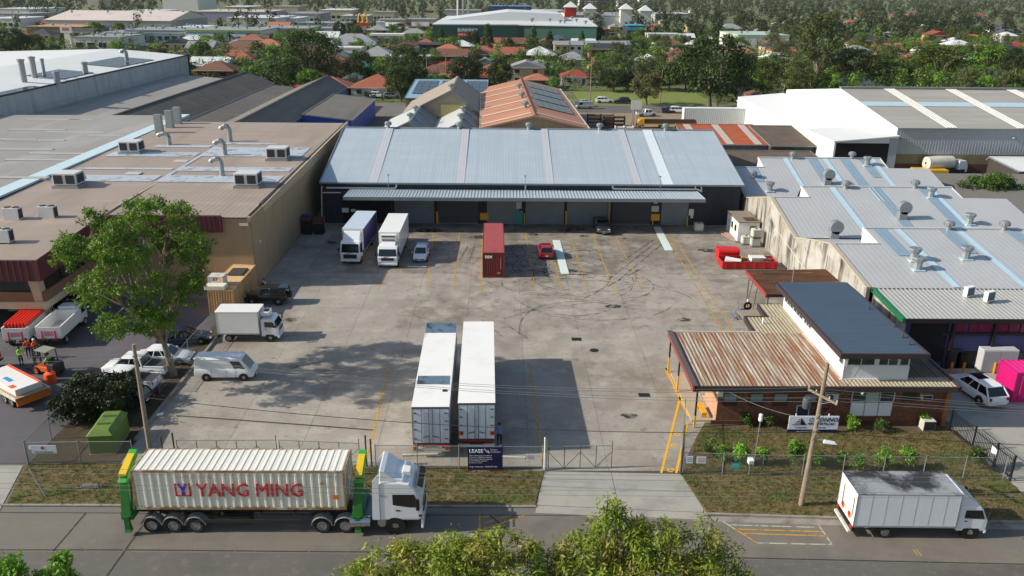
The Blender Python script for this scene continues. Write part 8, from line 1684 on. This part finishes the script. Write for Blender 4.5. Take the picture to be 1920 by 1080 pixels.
# garden bushes and small trees between the houses: nobody could count them
cs, rs = [], []
while len(cs) < 7000:
    y = 234+(RR.random()**1.1)*420; x = RR.uniform(-.67,.67)*y
    if -22 < x < 62 and y < 263: continue
    if x < -88 and y < 252: continue
    if not free2(x,y,1.): continue
    h = RR.choice((1.2,1.8,2.5,3.5,5.,6.5)); r_ = min(2.6,h*.55)
    for j in range(1 if h < 2 else 2 if h < 4 else 4): cs.append((x+RR.uniform(-.6,.6)*r_,y+RR.uniform(-.6,.6)*r_,max(.5,h*(.3+.2*j)))); rs.append(r_*RR.uniform(.6,.9))
me = leafmesh('greenery', cs, rs, 26, .62, .36, .0, [lf['mid'],lf['dark'],lf['bright'],lf['mid'],lf['olive'],lf['dark']], NR, .85, coh=.65); g = put('garden_greenery', me); tag(g, 'thick garden bushes and hedges between the suburban houses', 'bushes', None, 'stuff')
# the trees past the three hundred largest: one mass
cs, rs, n_ = [], [], 0
while n_ < 360:
    y = 238+(RR.random()**.9)*340; x = RR.uniform(-.66,.67)*y; f = x/y
    if (-22 < x < 62 and y < 263) or (x < -88 and y < 300): continue
    if RR.random() > ((.95 if y < 320 else .4) if f > .13 else .2 if f > -.3 else .08) or not free2(x,y,1.5): continue
    n_ += 1; h = RR.uniform(5,9.5); r_ = h*RR.uniform(.36,.5)
    for j in range(11): a = RR.uniform(0,6.28); u = RR.random(); cs.append((x+r_*RR.uniform(.2,.75)*math.cos(a),y+r_*RR.uniform(.2,.75)*math.sin(a),h*(.35+.55*u))); rs.append(r_*RR.uniform(.34,.5))
me = leafmesh('suburb', cs, rs, 40, .62, .36, .0, [lf['mid'],lf['dark'],lf['gum'],lf['bright'],lf['olive']], NR, .8, coh=.65); g = put('suburb_trees', me); tag(g, 'thick belt of further trees growing between the suburban houses', 'trees', None, 'stuff')
# the far wood and garden trees beyond: one mass
cs, rs = [], []
while len(cs) < 17000:
    y = 520+(RR.random()**1.25)*2300; x = RR.uniform(-.68,.68)*y
    dens = .6+.45*math.sin(x*.013+1.3)*math.sin(y*.009)+(.5 if y > 850 else 0)+(.25 if x > .1*y else 0)-(.45 if x < .08*y and y < 950 else 0)
    if RR.random() > dens or not free2(x,y,2): continue
    h = RR.uniform(6,15)*(1.2 if y > 1000 else 1.); r_ = h*RR.uniform(.28,.42)
    for j in range(5): cs.append((x+RR.uniform(-.7,.7)*r_,y+RR.uniform(-.6,.6)*r_,h*(.35+.14*j)+RR.uniform(-.5,.5))); rs.append(r_*RR.uniform(.45,.75))
me = leafmesh('wood', cs, rs, 26, 1.5, .95, .0, [leafmat('leaf_far_a','4a5a32','3d4c2b'), leafmat('leaf_far_b','333f24','28341f'), leafmat('leaf_far_c','5a6536','4a5530'), leafmat('leaf_far_b','333f24','28341f')], NR, .8, coh=.85); g = put('distant_trees', me); tag(g, 'hazy mass of distant trees filling the horizon', 'trees', None, 'stuff')
# ------------------------------------------------------------------ air
hz = bpy.data.materials.new('haze'); hz.use_nodes = True; n = hz.node_tree; n.nodes.remove(n.nodes['Principled BSDF'])
pv = n.nodes.new('ShaderNodeVolumePrincipled'); pv.inputs['Color'].default_value = (.86,.92,1,1); pv.inputs['Density'].default_value = .00004; pv.inputs['Anisotropy'].default_value = .2
n.links.new(pv.outputs[0], n.nodes['Material Output'].inputs['Volume'])
o = MB().box(-4300,4300,-100,6600,-1.3,48).build('haze', hz); o['kind'] = 'stuff'; o['label'] = 'thin pale haze over the suburb'
